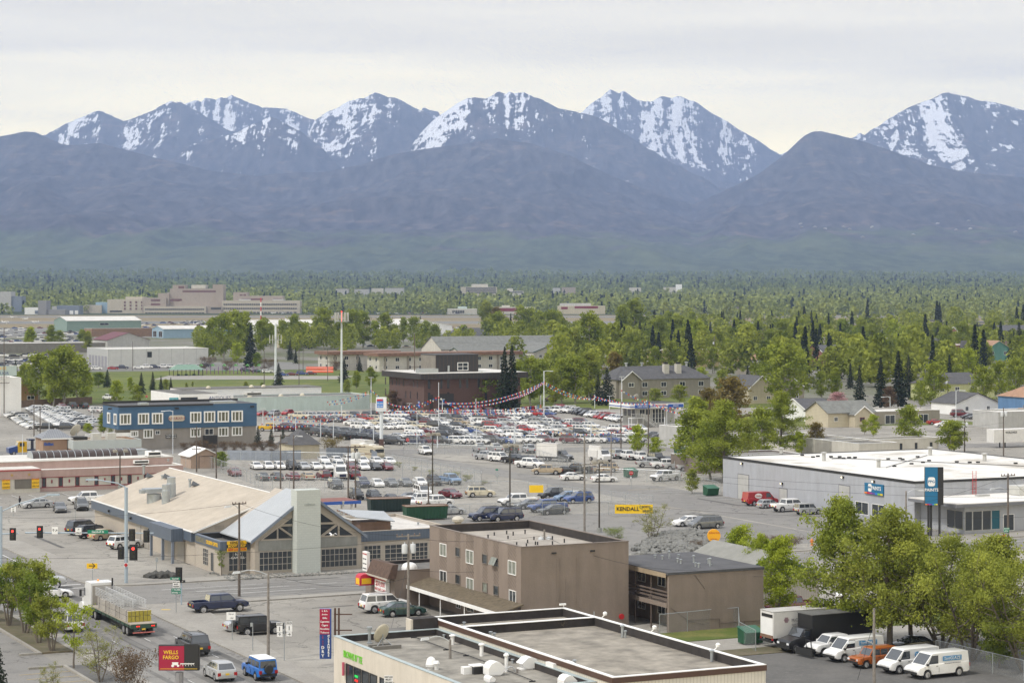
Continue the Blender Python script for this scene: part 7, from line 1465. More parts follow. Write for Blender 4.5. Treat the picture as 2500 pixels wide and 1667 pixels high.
def tree(kind,x,y,hpx,lf=None,w=1.,label=None,cat='tree',name=None,group=None,base_hidden=0,z=0):
 """broadleaf or spruce standing at a photo ground pixel; hpx = height in photo pixels"""
 X,Y=PX(x,y);h=hpx*Y/FP;tm,cm,l0=TP[kind];nm=name or('spruce_tree' if 'spruce' in kind else 'bush' if kind=='bush' else 'shrub' if kind in('shrub',)else 'birch_tree' if 'birch' in kind else 'broadleaf_tree')
 r_=empty(nm,(X,Y,z),rnd.uniform(0,6.28),label,cat,group);r_.scale=(h*w,h*w,h)
 child('trunk',tm,r_,(0,0,0));c=child('crown',cm,r_,(0,0,0))
 if lf and lf!=l0:c.material_slots[0].link='OBJECT';c.material_slots[0].material=LF[lf]
 return r_
DESC={'spruce':'dark spruce','blue':'mid-green conifer','birch':'fresh green birch','spring':'bright spring-green tree','olive':'olive-green tree','deep':'deep green tree','bronze':'bronze-leaved tree','brown':'brown budding bush','pink':'pink blossoming tree','yellow':'yellow-green airy tree'}
def grove(place,items,group):
 items=sorted(items);cnt={}
 for it in items:
  x,y,h,kd=it[:4];lf=it[4]if len(it)>4 and it[4]else TP[kd][2];w_=it[5]if len(it)>5 else 1.;d='dark spruce' if 'spruce' in kd and lf=='spruce' else DESC[lf];cnt[d]=cnt.get(d,0)+1
  tree(kd,x,y,h,lf,w_,'%s, %s of its colour from the left %s'%(d,ordn(cnt[d]-1),place),group=group)
b0_,b1_,b2_,b3_='birch0','birch1','birch2','birch3';s0_,s1_,s2_='spruce0','spruce1','spruce2'
grove('beside the white liquor store',[(62,972,85,b1_),(95,985,125,b3_),(130,992,120,b1_),(155,990,148,b3_,'birch',1.2),(188,985,120,b3_),(208,975,75,b0_,'spring'),(38,952,75,s2_),(210,937,52,s2_,None,1.5),(20,945,55,s0_)],'trees left of the park')
grove('on the park lawn',[(240,946,38,b3_,'deep',1.6),(262,946,45,s2_,'blue',1.5),(285,985,58,b3_,'spring'),(318,957,36,b1_,'spring'),(335,990,52,b3_),(345,962,54,s2_,None,1.2),(373,956,50,s2_),(393,956,40,s2_),(417,954,34,s2_),(405,955,30,b3_,'olive'),(455,950,16,b1_,'olive'),(470,945,14,b1_,'olive'),(680,953,68,s2_,None,1.3),(870,950,45,b1_),(905,948,52,b1_,'birch'),(847,962,36,b3_,'olive'),(600,955,24,b3_,'olive'),(640,955,22,b3_,'deep')],'trees on the park lawn')
grove('behind the playground',[(500,880,62,b3_),(520,878,100,b1_),(545,882,118,b3_),(572,876,118,b1_),(596,872,112,b0_),(612,897,105,s1_,None,1.5),(580,893,58,b3_,'spring'),(638,866,85,b1_),(628,900,40,b3_,'deep'),(490,890,45,b3_,'olive'),(500,900,30,'bush'),(555,905,25,'bush'),(650,905,30,'bush'),(660,820,22,s2_),(708,880,50,s2_,None,1.2),(722,888,40,s0_),(715,820,26,s2_),(755,852,58,s1_,None,1.4),(803,832,44,s2_),(660,850,60,b2_),(690,852,72,b3_),(720,850,82,b1_),(748,850,60,b0_,'spring'),(790,852,102,b3_),(775,848,70,b1_),(830,852,74,b0_),(860,852,98,b3_),(886,850,90,b1_),(915,850,68,b3_,'spring'),(940,850,86,b1_),(962,850,60,b3_),(985,838,64,b0_),(1010,842,70,b3_),(1040,845,62,b1_),(1060,848,58,b3_),(1008,808,32,s1_),(1026,812,42,s1_),(938,808,40,s2_),(925,812,28,s0_),(1122,840,34,b3_,'spring'),(1150,843,40,b0_),(840,935,62,s2_,None,1.3),(878,908,36,s2_,None,1.4),(820,905,24,'bush')],'trees between the park and the airfield')
grove('around the brick offices',[(1182,1008,98,b3_,'deep',1.5),(1215,1008,70,b3_,'deep',1.2),(1232,1012,168,s1_),(1250,1012,172,s1_,None,1.1),(1118,1000,32,s0_,'blue'),(960,1008,55,b3_,'brown',1.2),(1188,812,78,b2_,'olive',1.2),(1212,815,66,b1_,'bronze'),(1215,842,82,b3_),(1236,846,70,b0_),(1247,836,72,s1_),(1270,836,90,b1_),(1296,836,86,b3_),(1320,842,82,b1_),(1346,846,92,b3_),(1366,842,82,b0_),(1270,985,105,b1_),(1295,988,118,b1_),(1318,980,104,b3_),(1345,962,78,s2_),(1352,992,90,b1_,'olive'),(1372,985,112,b3_),(1405,985,118,b3_),(1438,980,122,b1_,'olive'),(1460,990,80,s2_),(1482,990,95,s2_,None,1.3),(1500,960,100,b1_,'bronze')],'trees around the brick offices')
grove('behind the taupe townhouses',[(1375,908,112,b1_),(1398,900,100,b2_,'olive'),(1438,900,138,b1_),(1462,893,110,b2_),(1498,890,96,b1_,'olive'),(1520,852,108,b2_),(1548,842,112,b1_),(1532,882,74,s2_,None,1.3),(1562,852,70,s2_),(1576,850,64,s2_),(1598,846,92,s2_),(1638,851,48,s1_),(1680,862,38,s2_),(1695,864,42,s2_),(1718,868,36,s2_),(1608,868,96,b1_),(1632,835,76,b2_),(1655,862,94,b1_),(1684,868,90,b3_),(1704,872,92,b1_,'spring'),(1600,918,72,b1_),(1638,915,84,b3_),(1673,916,52,s2_),(1690,912,60,b0_,'bronze'),(1734,824,42,s2_),(1766,822,64,s2_),(1800,802,42,s1_),(1740,912,66,b3_),(1774,905,78,b0_),(1712,955,60,b3_,'spring'),(1760,960,58,b3_),(1825,958,68,s1_),(1690,830,70,b2_),(1620,790,34,s0_),(1640,785,20,s0_),(1678,785,28,s1_),(1600,985,38,b3_,'olive',1.6),(1660,985,46,b3_,'olive',1.6),(1795,850,74,b1_),(1850,850,70,b2_)],'trees behind the taupe townhouses')
grove('in the right-hand suburb',[(1870,975,130,b3_),(1915,990,155,b3_,'birch',1.25),(1955,975,120,b1_),(1950,826,70,s0_),(1964,828,80,s2_),(1981,830,74,s1_),(1995,826,46,s1_),(2015,842,54,s2_),(2003,838,36,s0_),(2154,852,46,s1_,None,1.3),(2205,828,42,s1_),(2219,826,30,s0_),(2240,820,44,s1_),(2347,796,40,s2_),(2361,808,36,s1_),(2444,852,58,s2_),(2488,872,88,s2_),(2475,868,62,s1_),(2028,922,104,s1_,None,1.3),(2042,925,84,s2_),(2082,910,50,s0_),(2098,988,98,s2_),(2150,998,128,s1_,None,1.2),(2193,994,140,s1_,None,1.3),(2218,975,112,s2_),(2076,950,66,s0_),(2300,932,54,s1_),(2318,962,98,s1_),(2382,905,36,s1_,'blue'),(2386,900,26,s0_),(2040,975,78,b0_),(2005,975,70,b3_),(2170,1003,60,b3_,'brown'),(2280,1004,122,b3_),(2248,998,70,b3_),(2365,935,86,b3_,'spring'),(2340,960,70,b3_),(2402,1000,108,b3_),(2440,975,96,b3_),(2480,985,112,b3_),(2180,850,72,b3_,'spring'),(2130,858,70,b3_),(2100,850,74,b1_),(2060,860,82,b3_,'deep'),(1912,870,92,b3_),(1935,878,84,b1_),(1880,880,78,b3_),(2310,870,76,b3_),(2350,872,88,b3_),(2400,868,50,b3_),(2045,996,40,b3_,'pink',1.9),(2500,930,80,b3_),(2330,1104,78,b3_,'olive',1.4)],'trees of the right-hand suburb')
grove('left of the paint warehouse',[(1700,1116,146,b1_),(1722,1120,120,b3_),(1768,1178,205,'big1','birch',1.15),(1735,1172,150,b3_,'birch',1.2),(1860,1122,130,b3_),(1820,1130,110,b3_,'olive'),(1690,1150,150,b1_,'birch',1.3),(1785,1050,132,b3_,'bronze',1.2),(1730,1030,84,b3_,'bronze',1.2),(1908,1110,158,'big1','birch',1.15),(1950,1112,60,b3_,'spring'),(1992,1104,74,b3_,'bronze'),(2218,1100,112,b3_,'birch'),(2320,1106,80,b3_,'birch',1.3),(2132,1068,58,b3_,'spring'),(2110,1060,36,b3_,'olive'),(1556,1110,74,b3_,'spring'),(1600,1114,48,b3_,'spring',1.4),(1690,1205,62,b3_,'olive')],'trees between the car lot and the warehouse')
grove('in front of the blue inn',[(252,1062,54,b2_,'birch',1.3),(215,1060,28,b3_,'spring',1.4),(270,1060,18,'bush','olive'),(723,1108,40,'bush','bronze',.9),(813,1112,44,'bush','bronze',.95),(630,1092,54,s2_,None,1.2),(662,1090,46,s2_,None,1.2),(691,1090,50,s2_),(540,1145,44,b3_,'deep',1.4)]+[(450+24*k,1100+(k%2)*3,20+3*(k%3),'bush','brown',1.)for k in range(10)],'greenery in front of the blue inn')
G_='big trees over the gravel yard'
for kd,x,y,h,lf,w_,lb in(('big1',2055,1570,362,'birch',.95,'tall fresh green birch left of the yard trees, in front of the white trucks'),('big0',2172,1592,360,'olive',1.05,'large forked olive-green tree with a thick trunk above the vans'),('big0',2225,1580,310,'olive',1.05,'second large olive tree just right of the forked one'),('big2',2370,1612,290,'olive',1.0,'wide many-stemmed olive willow at the right'),('big2',2300,1590,290,'olive',.9,'many-stemmed willow between the second olive tree and the wide willow'),('big1',2440,1600,300,'olive',1.1,'tall pale willow rising behind the right-hand willows'),('big2',2500,1640,270,'olive',.9,'many-stemmed willow cut by the right frame edge'),('big3',2440,1630,130,'deep',1.1,'low dark green shrub tree under the right willow'),('big3',1806,1440,158,'spring',1.0,'bright green tree rising behind the dark annex roof'),('big3',1903,1508,200,'spring',.85,'bright green tree between the annex and the green-trimmed house'),('big1',1858,1470,170,'spring',.85,'smaller bright tree close to the annex wall')):
 tree(kd,x,y,h,lf,w_,lb,name='broadleaf_tree',group=G_)
tree('airy',1590,1334,108,'yellow',.95,'thin yellow-green young tree on the rock bank')
G_='roadside shrubs in the planting strip'
for i,(x,y,h,w_)in enumerate(((-12,1520,150,1.),(22,1530,170,1.),(62,1548,195,1.),(95,1572,185,.95),(128,1592,150,.95),(-45,1500,150,1.))):tree('shrub',x,y,h,'deep' if i%2 else 'olive',w_,'leafy many-stemmed shrub, %s from the left in the planting strip'%ordn((1,2,3,4,5,0)[i]),group=G_)
tree('maple',180,1634,158,'spring',.85,'young bright lime tree at the end of the planting strip');tree('airy',245,1668,140,'yellow',1.05,'airy pale yellow-green tree left of the bank sign');tree('bush',318,1712,120,'brown',.75,'large brown budding shrub below the bank sign','shrub');tree('airy',128,1725,110,'yellow',.7,'pale sapling at the bottom edge')
tree('spruce2',-6,1725,165,'spruce',1.1,'dark spruce cut by the lower left corner');tree('maple',541,1404,62,'deep',.65,'small slim tree before the corner shop window',name='sapling')
tree('bush',1505,1318,30,'deep',1.2,'low dark green bush behind the apartment parapet','bush');tree('bush',1925,1338,32,'brown',1.5,'long brown bush on the traffic corner','bush');tree('bush',1885,1336,30,'brown',1.2,'brown bush left of the long corner bush','bush');tree('bush',1705,1345,26,'brown',.9,'round dark bush among the bank rocks','bush');tree('bush',1640,1322,20,'brown',.8,'small brown bush at the top of the rocks','bush')
for i,(x,y,h)in enumerate(((975,1141,14),(1012,1149,11),(1050,1158,12),(1090,1166,14),(1112,1170,20),(1138,1176,18),(1180,1184,12))):
 tree('bush',x,y,h,'yellow',1.,'tuft of pale green weeds along the lane fence, %s from the left'%ordn(i if i<7 else 0)if i<7 else 'small tuft of weeds at the kerb','weeds','weed_clump','weeds by the lane fence')
# background woods: individual trees of the middle distance share one description per kind
g=np.random.default_rng(3);nmid=0
for(x0,x1,y0_,y1_,n_)in((1620,2520,832,860,46),(1960,2520,860,905,24),(-30,240,845,862,6)):
 for k in range(n_):
  x,y=g.uniform(x0,x1),g.uniform(y0_,y1_);kd=('birch%d'%g.integers(0,4))if g.random()<.8 else 'spruce%d'%g.integers(0,3);Y=PX(x,y)[1];hp=g.uniform(9,15)*FP/Y;sp_='spruce' in kd
  tree(kd,x,y,hp,None if sp_ else('birch','olive','spring','birch')[int(g.integers(0,4))],g.uniform(1,1.35),('dark spruce' if sp_ else 'pale green birch')+' standing in the woods between the suburb and the airfield',group='trees in the woods before the airfield');nmid+=1
# far-off forest: one mass (stuff)
def forest(name,lo,hi,n,seed,dark,m,hm,nq,rowbias=1.0,sel=None):
 g=np.random.default_rng(seed);D=lo*(hi/lo)**(g.random(n)**rowbias);px=g.uniform(-250,2750,n)
 if sel is not None:keep=sel(px,D,g);D,px=D[keep],px[keep]
 n=len(D);X,Zt,_=ter(px,D);H=g.normal(hm,hm*.16,n).clip(hm*.5,hm*1.7)*(.85+.4*vnoise(X/260,D/260,5));Wd_=H*(g.uniform(.10,.15,n)if dark else g.uniform(.26,.40,n))
 t=g.random((n,nq));a=g.uniform(0,6.283,(n,nq))
 rad=Wd_[:,None]*((1-t)**.8 if dark else np.sin(np.pi*(.1+.85*t))**.6)*np.sqrt(g.random((n,nq)));C=np.stack([X[:,None]+rad*np.cos(a),D[:,None]+rad*np.sin(a),Zt[:,None]+H[:,None]*(.12+.88*t)],-1).reshape(-1,3);S=np.repeat((H*((.11 if nq<60 else .035)if dark else .15 if nq<60 else .055))*(1 if nq>20 else 1.5),nq)*g.uniform(.6,1.3,n*nq)
 o=bpy.data.objects.new(name,quads_mesh(name,C,S,m,g));COL.objects.link(o);tag(o,kind='stuff');return o
FL=leafmat('far_wood_leaves',(.15,.185,.045),(.29,.32,.085),.1);FL.node_tree.nodes['Noise Texture'].inputs['Scale'].default_value=.035;FS=leafmat('far_spruce_needles',(.012,.022,.013),(.028,.04,.022),0)
FL2=leafmat('suburb_wood_leaves',(.11,.145,.022),(.34,.375,.06));FL2.node_tree.nodes['Noise Texture'].inputs['Scale'].default_value=.09
FL3=leafmat('distant_wood_leaves',(.10,.135,.04),(.22,.26,.07),.1);FL3.node_tree.nodes['Noise Texture'].inputs['Scale'].default_value=.012
def selA(px,D,g):
 ok=~((px>215)&(px<745)&(D<2990)&(D>2600))&~((px>1085)&(px<1170)&(D<2850))&~((px>1190)&(px<1480)&(D<2860));ok&=~((px>50)&(px<215)&(D<2860)&(D>2650))
 for a_,b__,d_ in((1120,1218,4150),(1225,1280,4050),(865,990,4150),(1345,1410,4350),(1535,1668,4650),(-40,55,3050)):ok&=~((px>a_)&(px<b__)&(D>d_-260)&(D<d_+40))
 return ok
forest('suburb_woodland',1090,1880,980,8,False,FL2,12,330,1.,lambda px,D,g:((px>1560-(D-1090)*.05)|((px>1185)&(px<1600)&(D<1620))|((px>470)&(px<1190)&(D<1330)&(D>1120)))&(vnoise(px/60,D/120,9)>.4))
forest('suburb_spruces',800,1880,190,18,True,FS,15,380,1.,lambda px,D,g:px>1480)
forest('garden_trees',745,1090,430,9,False,FL2,12,420,1.,lambda px,D,g:(((px>1880)&(px<2600))|((px>1235)&(px<1560)&(D>760))|((px>1560)&(px<1880)&(D>840)))&(vnoise(px/60,D/90,19)>.46))
forest('woodland',2720,4600,9500,1,False,FL,13,26,1.,selA);forest('far_woodland',4600,7700,12000,2,False,FL3,12,16,.9)
forest('spruce_wood',2720,5200,1000,3,True,FS,15,30,1.,selA);forest('far_spruce_wood',5200,7000,700,4,True,FS,17,12,.8)
forest('airfield_side_woodland',1880,2700,900,6,False,FL,11,36,1.,lambda px,D,g:(px>1480+(2700-D)*.45)&(vnoise(px/90,D/160,9)>.34))
# poles, wires, signs, fences, bunting, aircraft, people
def top_z(x,yb,yt):X,Y=PX(x,yb);return HC-(yt-YH)*Y/FP
PT={}
def upole(key,x,yb,yt,label,arms=(),trans=0,lamp=None,m=None,r=.16,name='utility_pole',group='utility poles and wires'):
 """pole from its ground pixel to its top pixel; arms: (fraction down in m, half length); lamp: (+1/-1 direction, reach, drop)"""
 X,Y=PX(x,yb);h=top_z(x,yb,yt);root=empty(name,(X,Y,0),TH,label,name.replace('_',' '),group);MB().tube((0,0,0),(0,0,h),r,r*.62,10).obj('pole',m or WOODP,root)
 for d,hl in arms:
  MB().box(-hl,hl,-.07,.05,h-d-.06,h-d+.06).obj('crossarm',m or WOODP,root);b=MB()
  for k in(-1,-.55,.55,1):b.lathe([(.03,0),(.06,.05),(.06,.14),(.02,.2)],(hl*k*.95,0,h-d+.06),7)
  for i_,q in enumerate((-1,-.55,.55,1)):MB().lathe([(.03,0),(.06,.05),(.06,.14),(.02,.2)],(hl*q*.95,0,h-d+.06),7).obj('insulator',mat('brown_porcelain',(.15,.1,.08),.3,0),root)
 for k in range(trans):MB().lathe([(.24,0),(.3,.05),(.3,.85),(.24,.95),(.06,.98),(.05,1.15)],((-.45,.45,0)[k],(-.1,-.1,-.5)[k],h-(arms[0][0]if arms else 0)-1.75),14).obj('transformer',LAMPM,root,40)
 if lamp:
  s_,rc,dr=lamp;b=MB();pts=[(0,0,h-dr)]+[(s_*rc*t,0,h-dr+.55*math.sin(t*2.2))for t in(.25,.5,.75,1)];b.path(pts,.045,6);b.obj('lamp_arm',LAMPM,root);e=pts[-1]
  MB().hexa([(e[0]-.1,-.12,e[2]-.12),(e[0]+s_*.8,-.14,e[2]-.16),(e[0]+s_*.8,.14,e[2]-.16),(e[0]-.1,.12,e[2]-.12)],[(e[0]-.1,-.08,e[2]+.06),(e[0]+s_*.7,-.08,e[2]+.04),(e[0]+s_*.7,.08,e[2]+.04),(e[0]-.1,.08,e[2]+.06)]).obj('lamp_head',LAMPM,root)
 PT[key]=(X,Y,h);return root
WG=WOODG
upole('A',584,1455,1226,'leaning brown utility pole on the kerb before the glazed hall',((.15,.8),),lamp=(-1,.9,.8))
upole('B',655,1611,1395,'grey wooden pole carrying a long street lamp arm on the corner lot',(),lamp=(-1,2.6,.3),m=WG,r=.15)
upole('C',997,1523,1303,'pole with two grey transformers before the lobby building',((.2,1.3),),2,m=WG)
upole('D',1329,1495,1292,'pole with two white transformers and a lamp against the taupe wall',(),2,(1,1.1,2.2),WG)
upole('E',1427,1297,1060,'tall grey pole with one crossarm behind the apartment block',((4.2,1.8),),0,(-1,1.0,8.2),WG)
upole('F',2134,1680,1484,'short grey pole with a curved lamp before the parked vans',(),lamp=(-1,1.9,3.1),m=WG,r=.15)
upole('G',2461,1349,1155,'brown pole with street lamp beside the paint showroom door',((.3,1.1),),0,(-1,2.0,2.3))
upole('H',2212,1335,1198,'grey pole with lamp arm left of the tall blue sign',(),lamp=(1,2.0,.4),m=WG);upole('I',1099,1720,1560,'pole end with a lamp arm rising before the low shop roof',(),lamp=(-1,1.8,.2),m=WG)
upole('J',1262,1760,1632,'short dark pole end before the brown trimmed shop',(),lamp=(-1,.8,.3),m=WG)
for k_,x,yb,yt,lb,ar,tr_,lp in(('a',480,1152,1040,'dark pole left of the storage shed',((.6,1.0),(4.2,.9)),0,None),('b',528,1170,1085,'short pole in the wire yard right of the shed',((7.0,1.2),),0,None),('c',685,1200,1060,'tall pole in front of the brown hedge',((.3,1.6),(1.5,1.2)),0,None),('d',717,1197,1062,'pole with a small lamp by the car yard',(),0,(1,.8,.6)),('e',850,1230,1088,'pole at the canopy with two transformers, left one',((.2,2.0),),0,None),('f',868,1238,1087,'pole at the canopy with two transformers, right one',((.3,1.6),),3,None),('g',1046,1250,1180,'short brown pole behind the green skip',((.2,1.5),),0,None),('h',1492,1175,1052,'thin leaning pole in the trade lot',(),0,None),('i',1516,1105,975,'dark pole left of the young birches',(),0,None),('j',1583,1115,955,'double pole between the young birches',(),0,None),('k',1873,1112,1045,'pole with a grey transformer behind the paint warehouse',((.1,1.6),),1,None),('l',1990,1105,1050,'dark pole beside the bronze tree',((.1,1.2),),0,None),('m',2355,1104,1022,'pole with two transformers above the right birch',(),2,None),('n',2450,1115,995,'tall pole with two big transformers before the trailer',(),2,None),('o',10,1016,800,'tall dark pole at the left edge',((13,1.4),(14.5,1.4)),0,None),('p',83,1066,975,'pole left of the yellow tow truck',(),0,None),('q',98,1062,992,'thin dark pole beside the left car lot',(),0,None),('r',322,1068,1005,'leaning pale pole before the blue inn',((.2,1.5),),0,None),('s',1012,1005,815,'very tall brown pole before the brick offices',((9,1.5),),0,None),('t',645,960,855,'dark pole on the park lawn',(),0,None),('u',730,965,850,'dark pole right of the left mast',(),0,None),('v',1744,910,820,'pole with transformer among the birches',((1.6,1.0),),1,None),('w',1863,880,800,'tall pole with four stacked arms in the suburb',((1,.9),(3,.9),(5,.9)),0,None),('x',2170,890,830,'dark pole before the brick complex',((1,1),),0,None),('y',1628,905,855,'pole left of the yellow building',(),0,None),('z',740,905,850,'pole by the motel',(),0,None),('z2',800,930,850,'pole before the motel barriers',(),0,None),('z3',324,905,833,'pole in front of the white warehouse',(),0,None),('z4',2314,1000,920,'pole with transformer behind the right birch',((.2,1.2),),1,None)):
 upole(k_,x,yb,yt,lb,ar,tr_,lp,m=WG if k_ in 'rhkv' else None,r=.14 if k_!='s' else .2)
# dark lamp masts with floodlight clusters, white lot masts, curved street lamps
DKM=mat('bronze_lamp_post',(.05,.042,.032),.5,0)
for x,yb,yt,lb in((1056,1218,1062,'dark lamp post with four floodlights left of the red sedan'),(1245,1250,1090,'dark lamp post with four floodlights above the white pickup'),(1463,1300,1130,'dark lamp post with four floodlights right of the grey wooden pole'),(293,1194,1102,'lamp post with two floodlights before the pink building')):
 X,Y=PX(x,yb);h=top_z(x,yb,yt);root=empty('lamp_post',(X,Y,0),TH,lb,'lamp post','yard lamp posts');MB().tube((0,0,0),(0,0,h),.13,.1,8).obj('post',DKM,root);MB().lathe([(.35,0),(.35,.7)],(0,0,0),12).obj('base',REDP if x==1056 else CONC,root)
 for k,(dx,dy)in enumerate(((-.9,-.3),(.9,-.3),(-.5,.4),(.5,.4))[:4 if x>300 else 2]):MB().hexa([(dx-.4,dy-.3,h-.1),(dx+.4,dy-.3,h-.1),(dx+.4,dy+.3,h+.2),(dx-.4,dy+.3,h+.2)],[(dx-.3,dy-.2,h+.2),(dx+.3,dy-.2,h+.2),(dx+.3,dy+.3,h+.4),(dx-.3,dy+.3,h+.4)]).obj('floodlight',mat('dusty_floodlight',(.2,.18,.14),.5,.1),root);MB().tube((0,0,h-.1),(dx,dy,h),.03).obj('bracket',DKM,root)
PW=mat('white_post',(.62,.66,.7),.5,.05);wm=0
for x,yb,yt in((642,1050,998),(668,1054,1005),(711,1050,1010),(722,1056,1020),(752,1054,1002),(783,1067,1023),(814,1071,1025),(834,1023,990),(879,1075,1027),(912,1083,1035),(906,1024,922),(917,1020,985),(1000,1018,985),(1068,1093,1060),(1080,1018,975),(1162,1015,973),(1163,1090,1040),(1242,1005,970),(1255,1088,1040),(1320,1004,965),(1350,1073,1030),(1452,996,963),(1488,1000,967),(1535,1069,1020),(1443,1080,1028),(1623,1072,1018),(1518,1024,920)):
 wm+=1;X,Y=PX(x,yb);h=top_z(x,yb,yt);root=empty('lot_mast',(X,Y,0),TH,'white lamp mast of the used car lot, %s from the left'%ordn(sorted([642,668,711,722,752,783,814,834,879,912,906,917,1000,1068,1080,1162,1163,1242,1255,1320,1350,1452,1488,1535,1443,1623,1518]).index(x)),'lamp mast','white masts of the used car lot');MB().tube((0,0,0),(0,0,h),.11,.09,8).obj('post',PW,root)
 if wm%2:MB().box(-.7,.7,-.15,.15,h,h+.12).obj('lamp_head',LAMPM,root)
X,Y=PX(1071,1020)
def bigmast(x,yb,yt,lb,r,name='tall_mast',arm=0):
 X,Y=PX(x,yb);h=top_z(x,yb,yt);root=empty(name,(X,Y,0),0,lb,'mast');MB().tube((0,0,0),(0,0,h),r,r*.7,12).obj('post',PW,root,40)
 if arm:MB().path([(0,0,h-.2),(.6*arm,0,h),(1.8*arm,0,h-.1)],.06).box(1.6*arm,2.4*arm,-.15,.15,h-.2,h-.05).obj('lamp_arm',PW,root)
 return root,h
bigmast(1328,1020,905,'tallest white mast where the bunting strings meet',.16,arm=1);bigmast(1071,1050,933,'white flagpole before the brick offices',.1);bigmast(1018,1092,1002,'slim lamp with curved head at the lot street',.07,arm=-1);bigmast(1257,1085,996,'slim curved lamp in the middle of the lot street',.07,arm=1);bigmast(1628,1075,992,'slim curved lamp at the right end of the car lot',.07,arm=-1);bigmast(422,1108,1002,'slim curved lamp before the oval inn sign',.08,arm=-1);bigmast(2173,1015,968,'curved street lamp by the flat beige garage',.1,arm=-1);bigmast(2334,1036,952,'curved street lamp near the maroon SUV',.1,arm=1);bigmast(120,1058,1003,'thin lamp post in the left car lot, left one',.08);bigmast(225,1045,990,'thin lamp post in the left car lot, right one',.08);bigmast(55,1120,1060,'grey lamp post before the tow truck',.08)
ANT=mat('antenna_panel',(.42,.42,.39),.5,.05)
for x,yb,yt,lb,r in((673,951,790,'bare tapered phone mast with mid-height antenna panels',.95),(834,965,786,'phone mast crowned by a ring of antenna panels',.8)):
 root,h=bigmast(x,yb,yt,lb,r*.5,'phone_mast')
 if x==834:
  MB().lathe([(2.2,h+.1),(2.2,h+.25)],(0,0,0),12).obj('platform',STEEL,root)
  for k in range(12):t=k*math.pi/6;MB().box(2.1*math.cos(t)-.16,2.1*math.cos(t)+.16,2.1*math.sin(t)-.12,2.1*math.sin(t)+.12,h+.3,h+3.0).obj('antenna',ANT,root)
  MB().lathe([(.15,h+3.0),(.15,h+3.4)],(0,0,0),8).tube((0,0,h),(0,0,h+3),.08).obj('warning_lamp',REDLIT,root)
 else:
  for dx in(-1.9,-.9,.9,1.9):MB().box(dx-.15,dx+.15,-.8,-.55,h*.7,h*.7+2.8).obj('antenna',ANT,root)
  MB().box(-2,2,-.6,-.5,h*.7+1.1,h*.7+1.25).obj('antenna_arm',STEEL,root)
X,Y=PX(637,792);root=empty('striped_mast',(X,Y,0),0,'red and white striped mast at the airfield','mast')
for k in range(6):MB().tube((0,0,4*k),(0,0,4*k+4),.5).obj('band',REDP if k%2 else WHITEP,root)
X,Y=PX(272,735);MB().tube((X,2900,10),(X+12,2900,34),.9,.7,6).obj('crane_boom',WHITEP,label='white crane boom leaning above the hospital wing',cat='crane')
# wires
wi=0
def wire(p0,p1,sag,label,r=.018,n=14):
 global wi;wi+=1;P0,P1=Vector(p0),Vector(p1);pts=[P0.lerp(P1,t/n)-Vector((0,0,sag*4*(t/n)*(1-t/n)))for t in range(n+1)]
 MB().path(pts,r,4).obj('power_line',WIREM,label=label,cat='wire',group='utility poles and wires')
def PP(k,dz=-.3,dx=0):X,Y,h=PT[k];return(X+dx,Y,h+dz)
def PZ(x,y,D):return((x-1250)/FP*D,D,HC-(y-YH)/FP*D)
for p0,p1,sg_,lb in((PZ(-20,1362,240),PZ(1100,1305,252),.8,'black cable crossing in front of the glazed hall'),(PP('A',-.1),PZ(-20,1262,262),.6,'twisted cable from the leaning pole to the left'),(PP('A',-.1),PP('C',-.2),.8,'cable from the leaning pole towards the transformer pole'),(PZ(-20,1130,330),PP('a',-3.0),.5,'black line passing over the pink building'),(PP('a',-3),PP('c',-1.4),.5,'line from the shed pole to the hedge pole'),(PP('C',-.4),PP('D',-.6),.5,'upper wire across the taupe block'),(PP('C',-3.6),PP('D',-3.6),.5,'lower cable across the taupe block'),(PP('D',-.7),PZ(1700,1392,205),.9,'sagging service wire right of the white transformers'),(PP('D',-3.5),PZ(2550,1360,214),.9,'long lower cable towards the big trees'),(PP('D',-3.8),PZ(2550,1380,214),1.1,'lowest long cable towards the big trees'),(PP('E',-4.1),PZ(2560,1195,262),.8,'wire passing the blue wall sign'),(PP('E',-4.3,1),PZ(2560,1215,262),1.2,'second wire passing the blue wall sign'),(PP('E',-9.2),PZ(2560,1260,262),1.0,'thick black cable over the corner lots'),(PP('E',-4.2),PP('e',-.2),.9,'wire from the grey pole to the canopy poles'),(PP('e',-.1),PP('c',-.2),.7,'wire over the body shop yard'),(PP('f',-.3),PP('k',-.4),1.2,'long thin wire over the trade lot'),(PP('k',-.2),PP('n',-.4),1.0,'wire over the paint warehouse'),(PP('k',-1.5),PP('n',-3),1.0,'lower wire over the paint warehouse'),(PP('G',-.3),PZ(2560,1245,230),.3,'short wire at the right edge'),(PP('G',-.4),PP('H',-2.0),.3,'wire between the two showroom poles'),(PP('s',-9),PP('t',-1),.8,'line over the used car lot to the park'),(PP('s',-2),PP('v',-2),1.2,'long line over the townhouse trees'),(PP('o',-3),PP('z3',-1),1.0,'line over the left trees'),(PP('B',-.2),PP('C',-4.4),1.0,'slack wire over the corner lot'),(PP('C',-2.8),PZ(945,1570,200),.05,'guy wire of the transformer pole'),(PP('F',-1),PZ(2085,1690,196),.02,'guy wire of the short grey pole')):
 wire(p0,p1,sg_,lb)
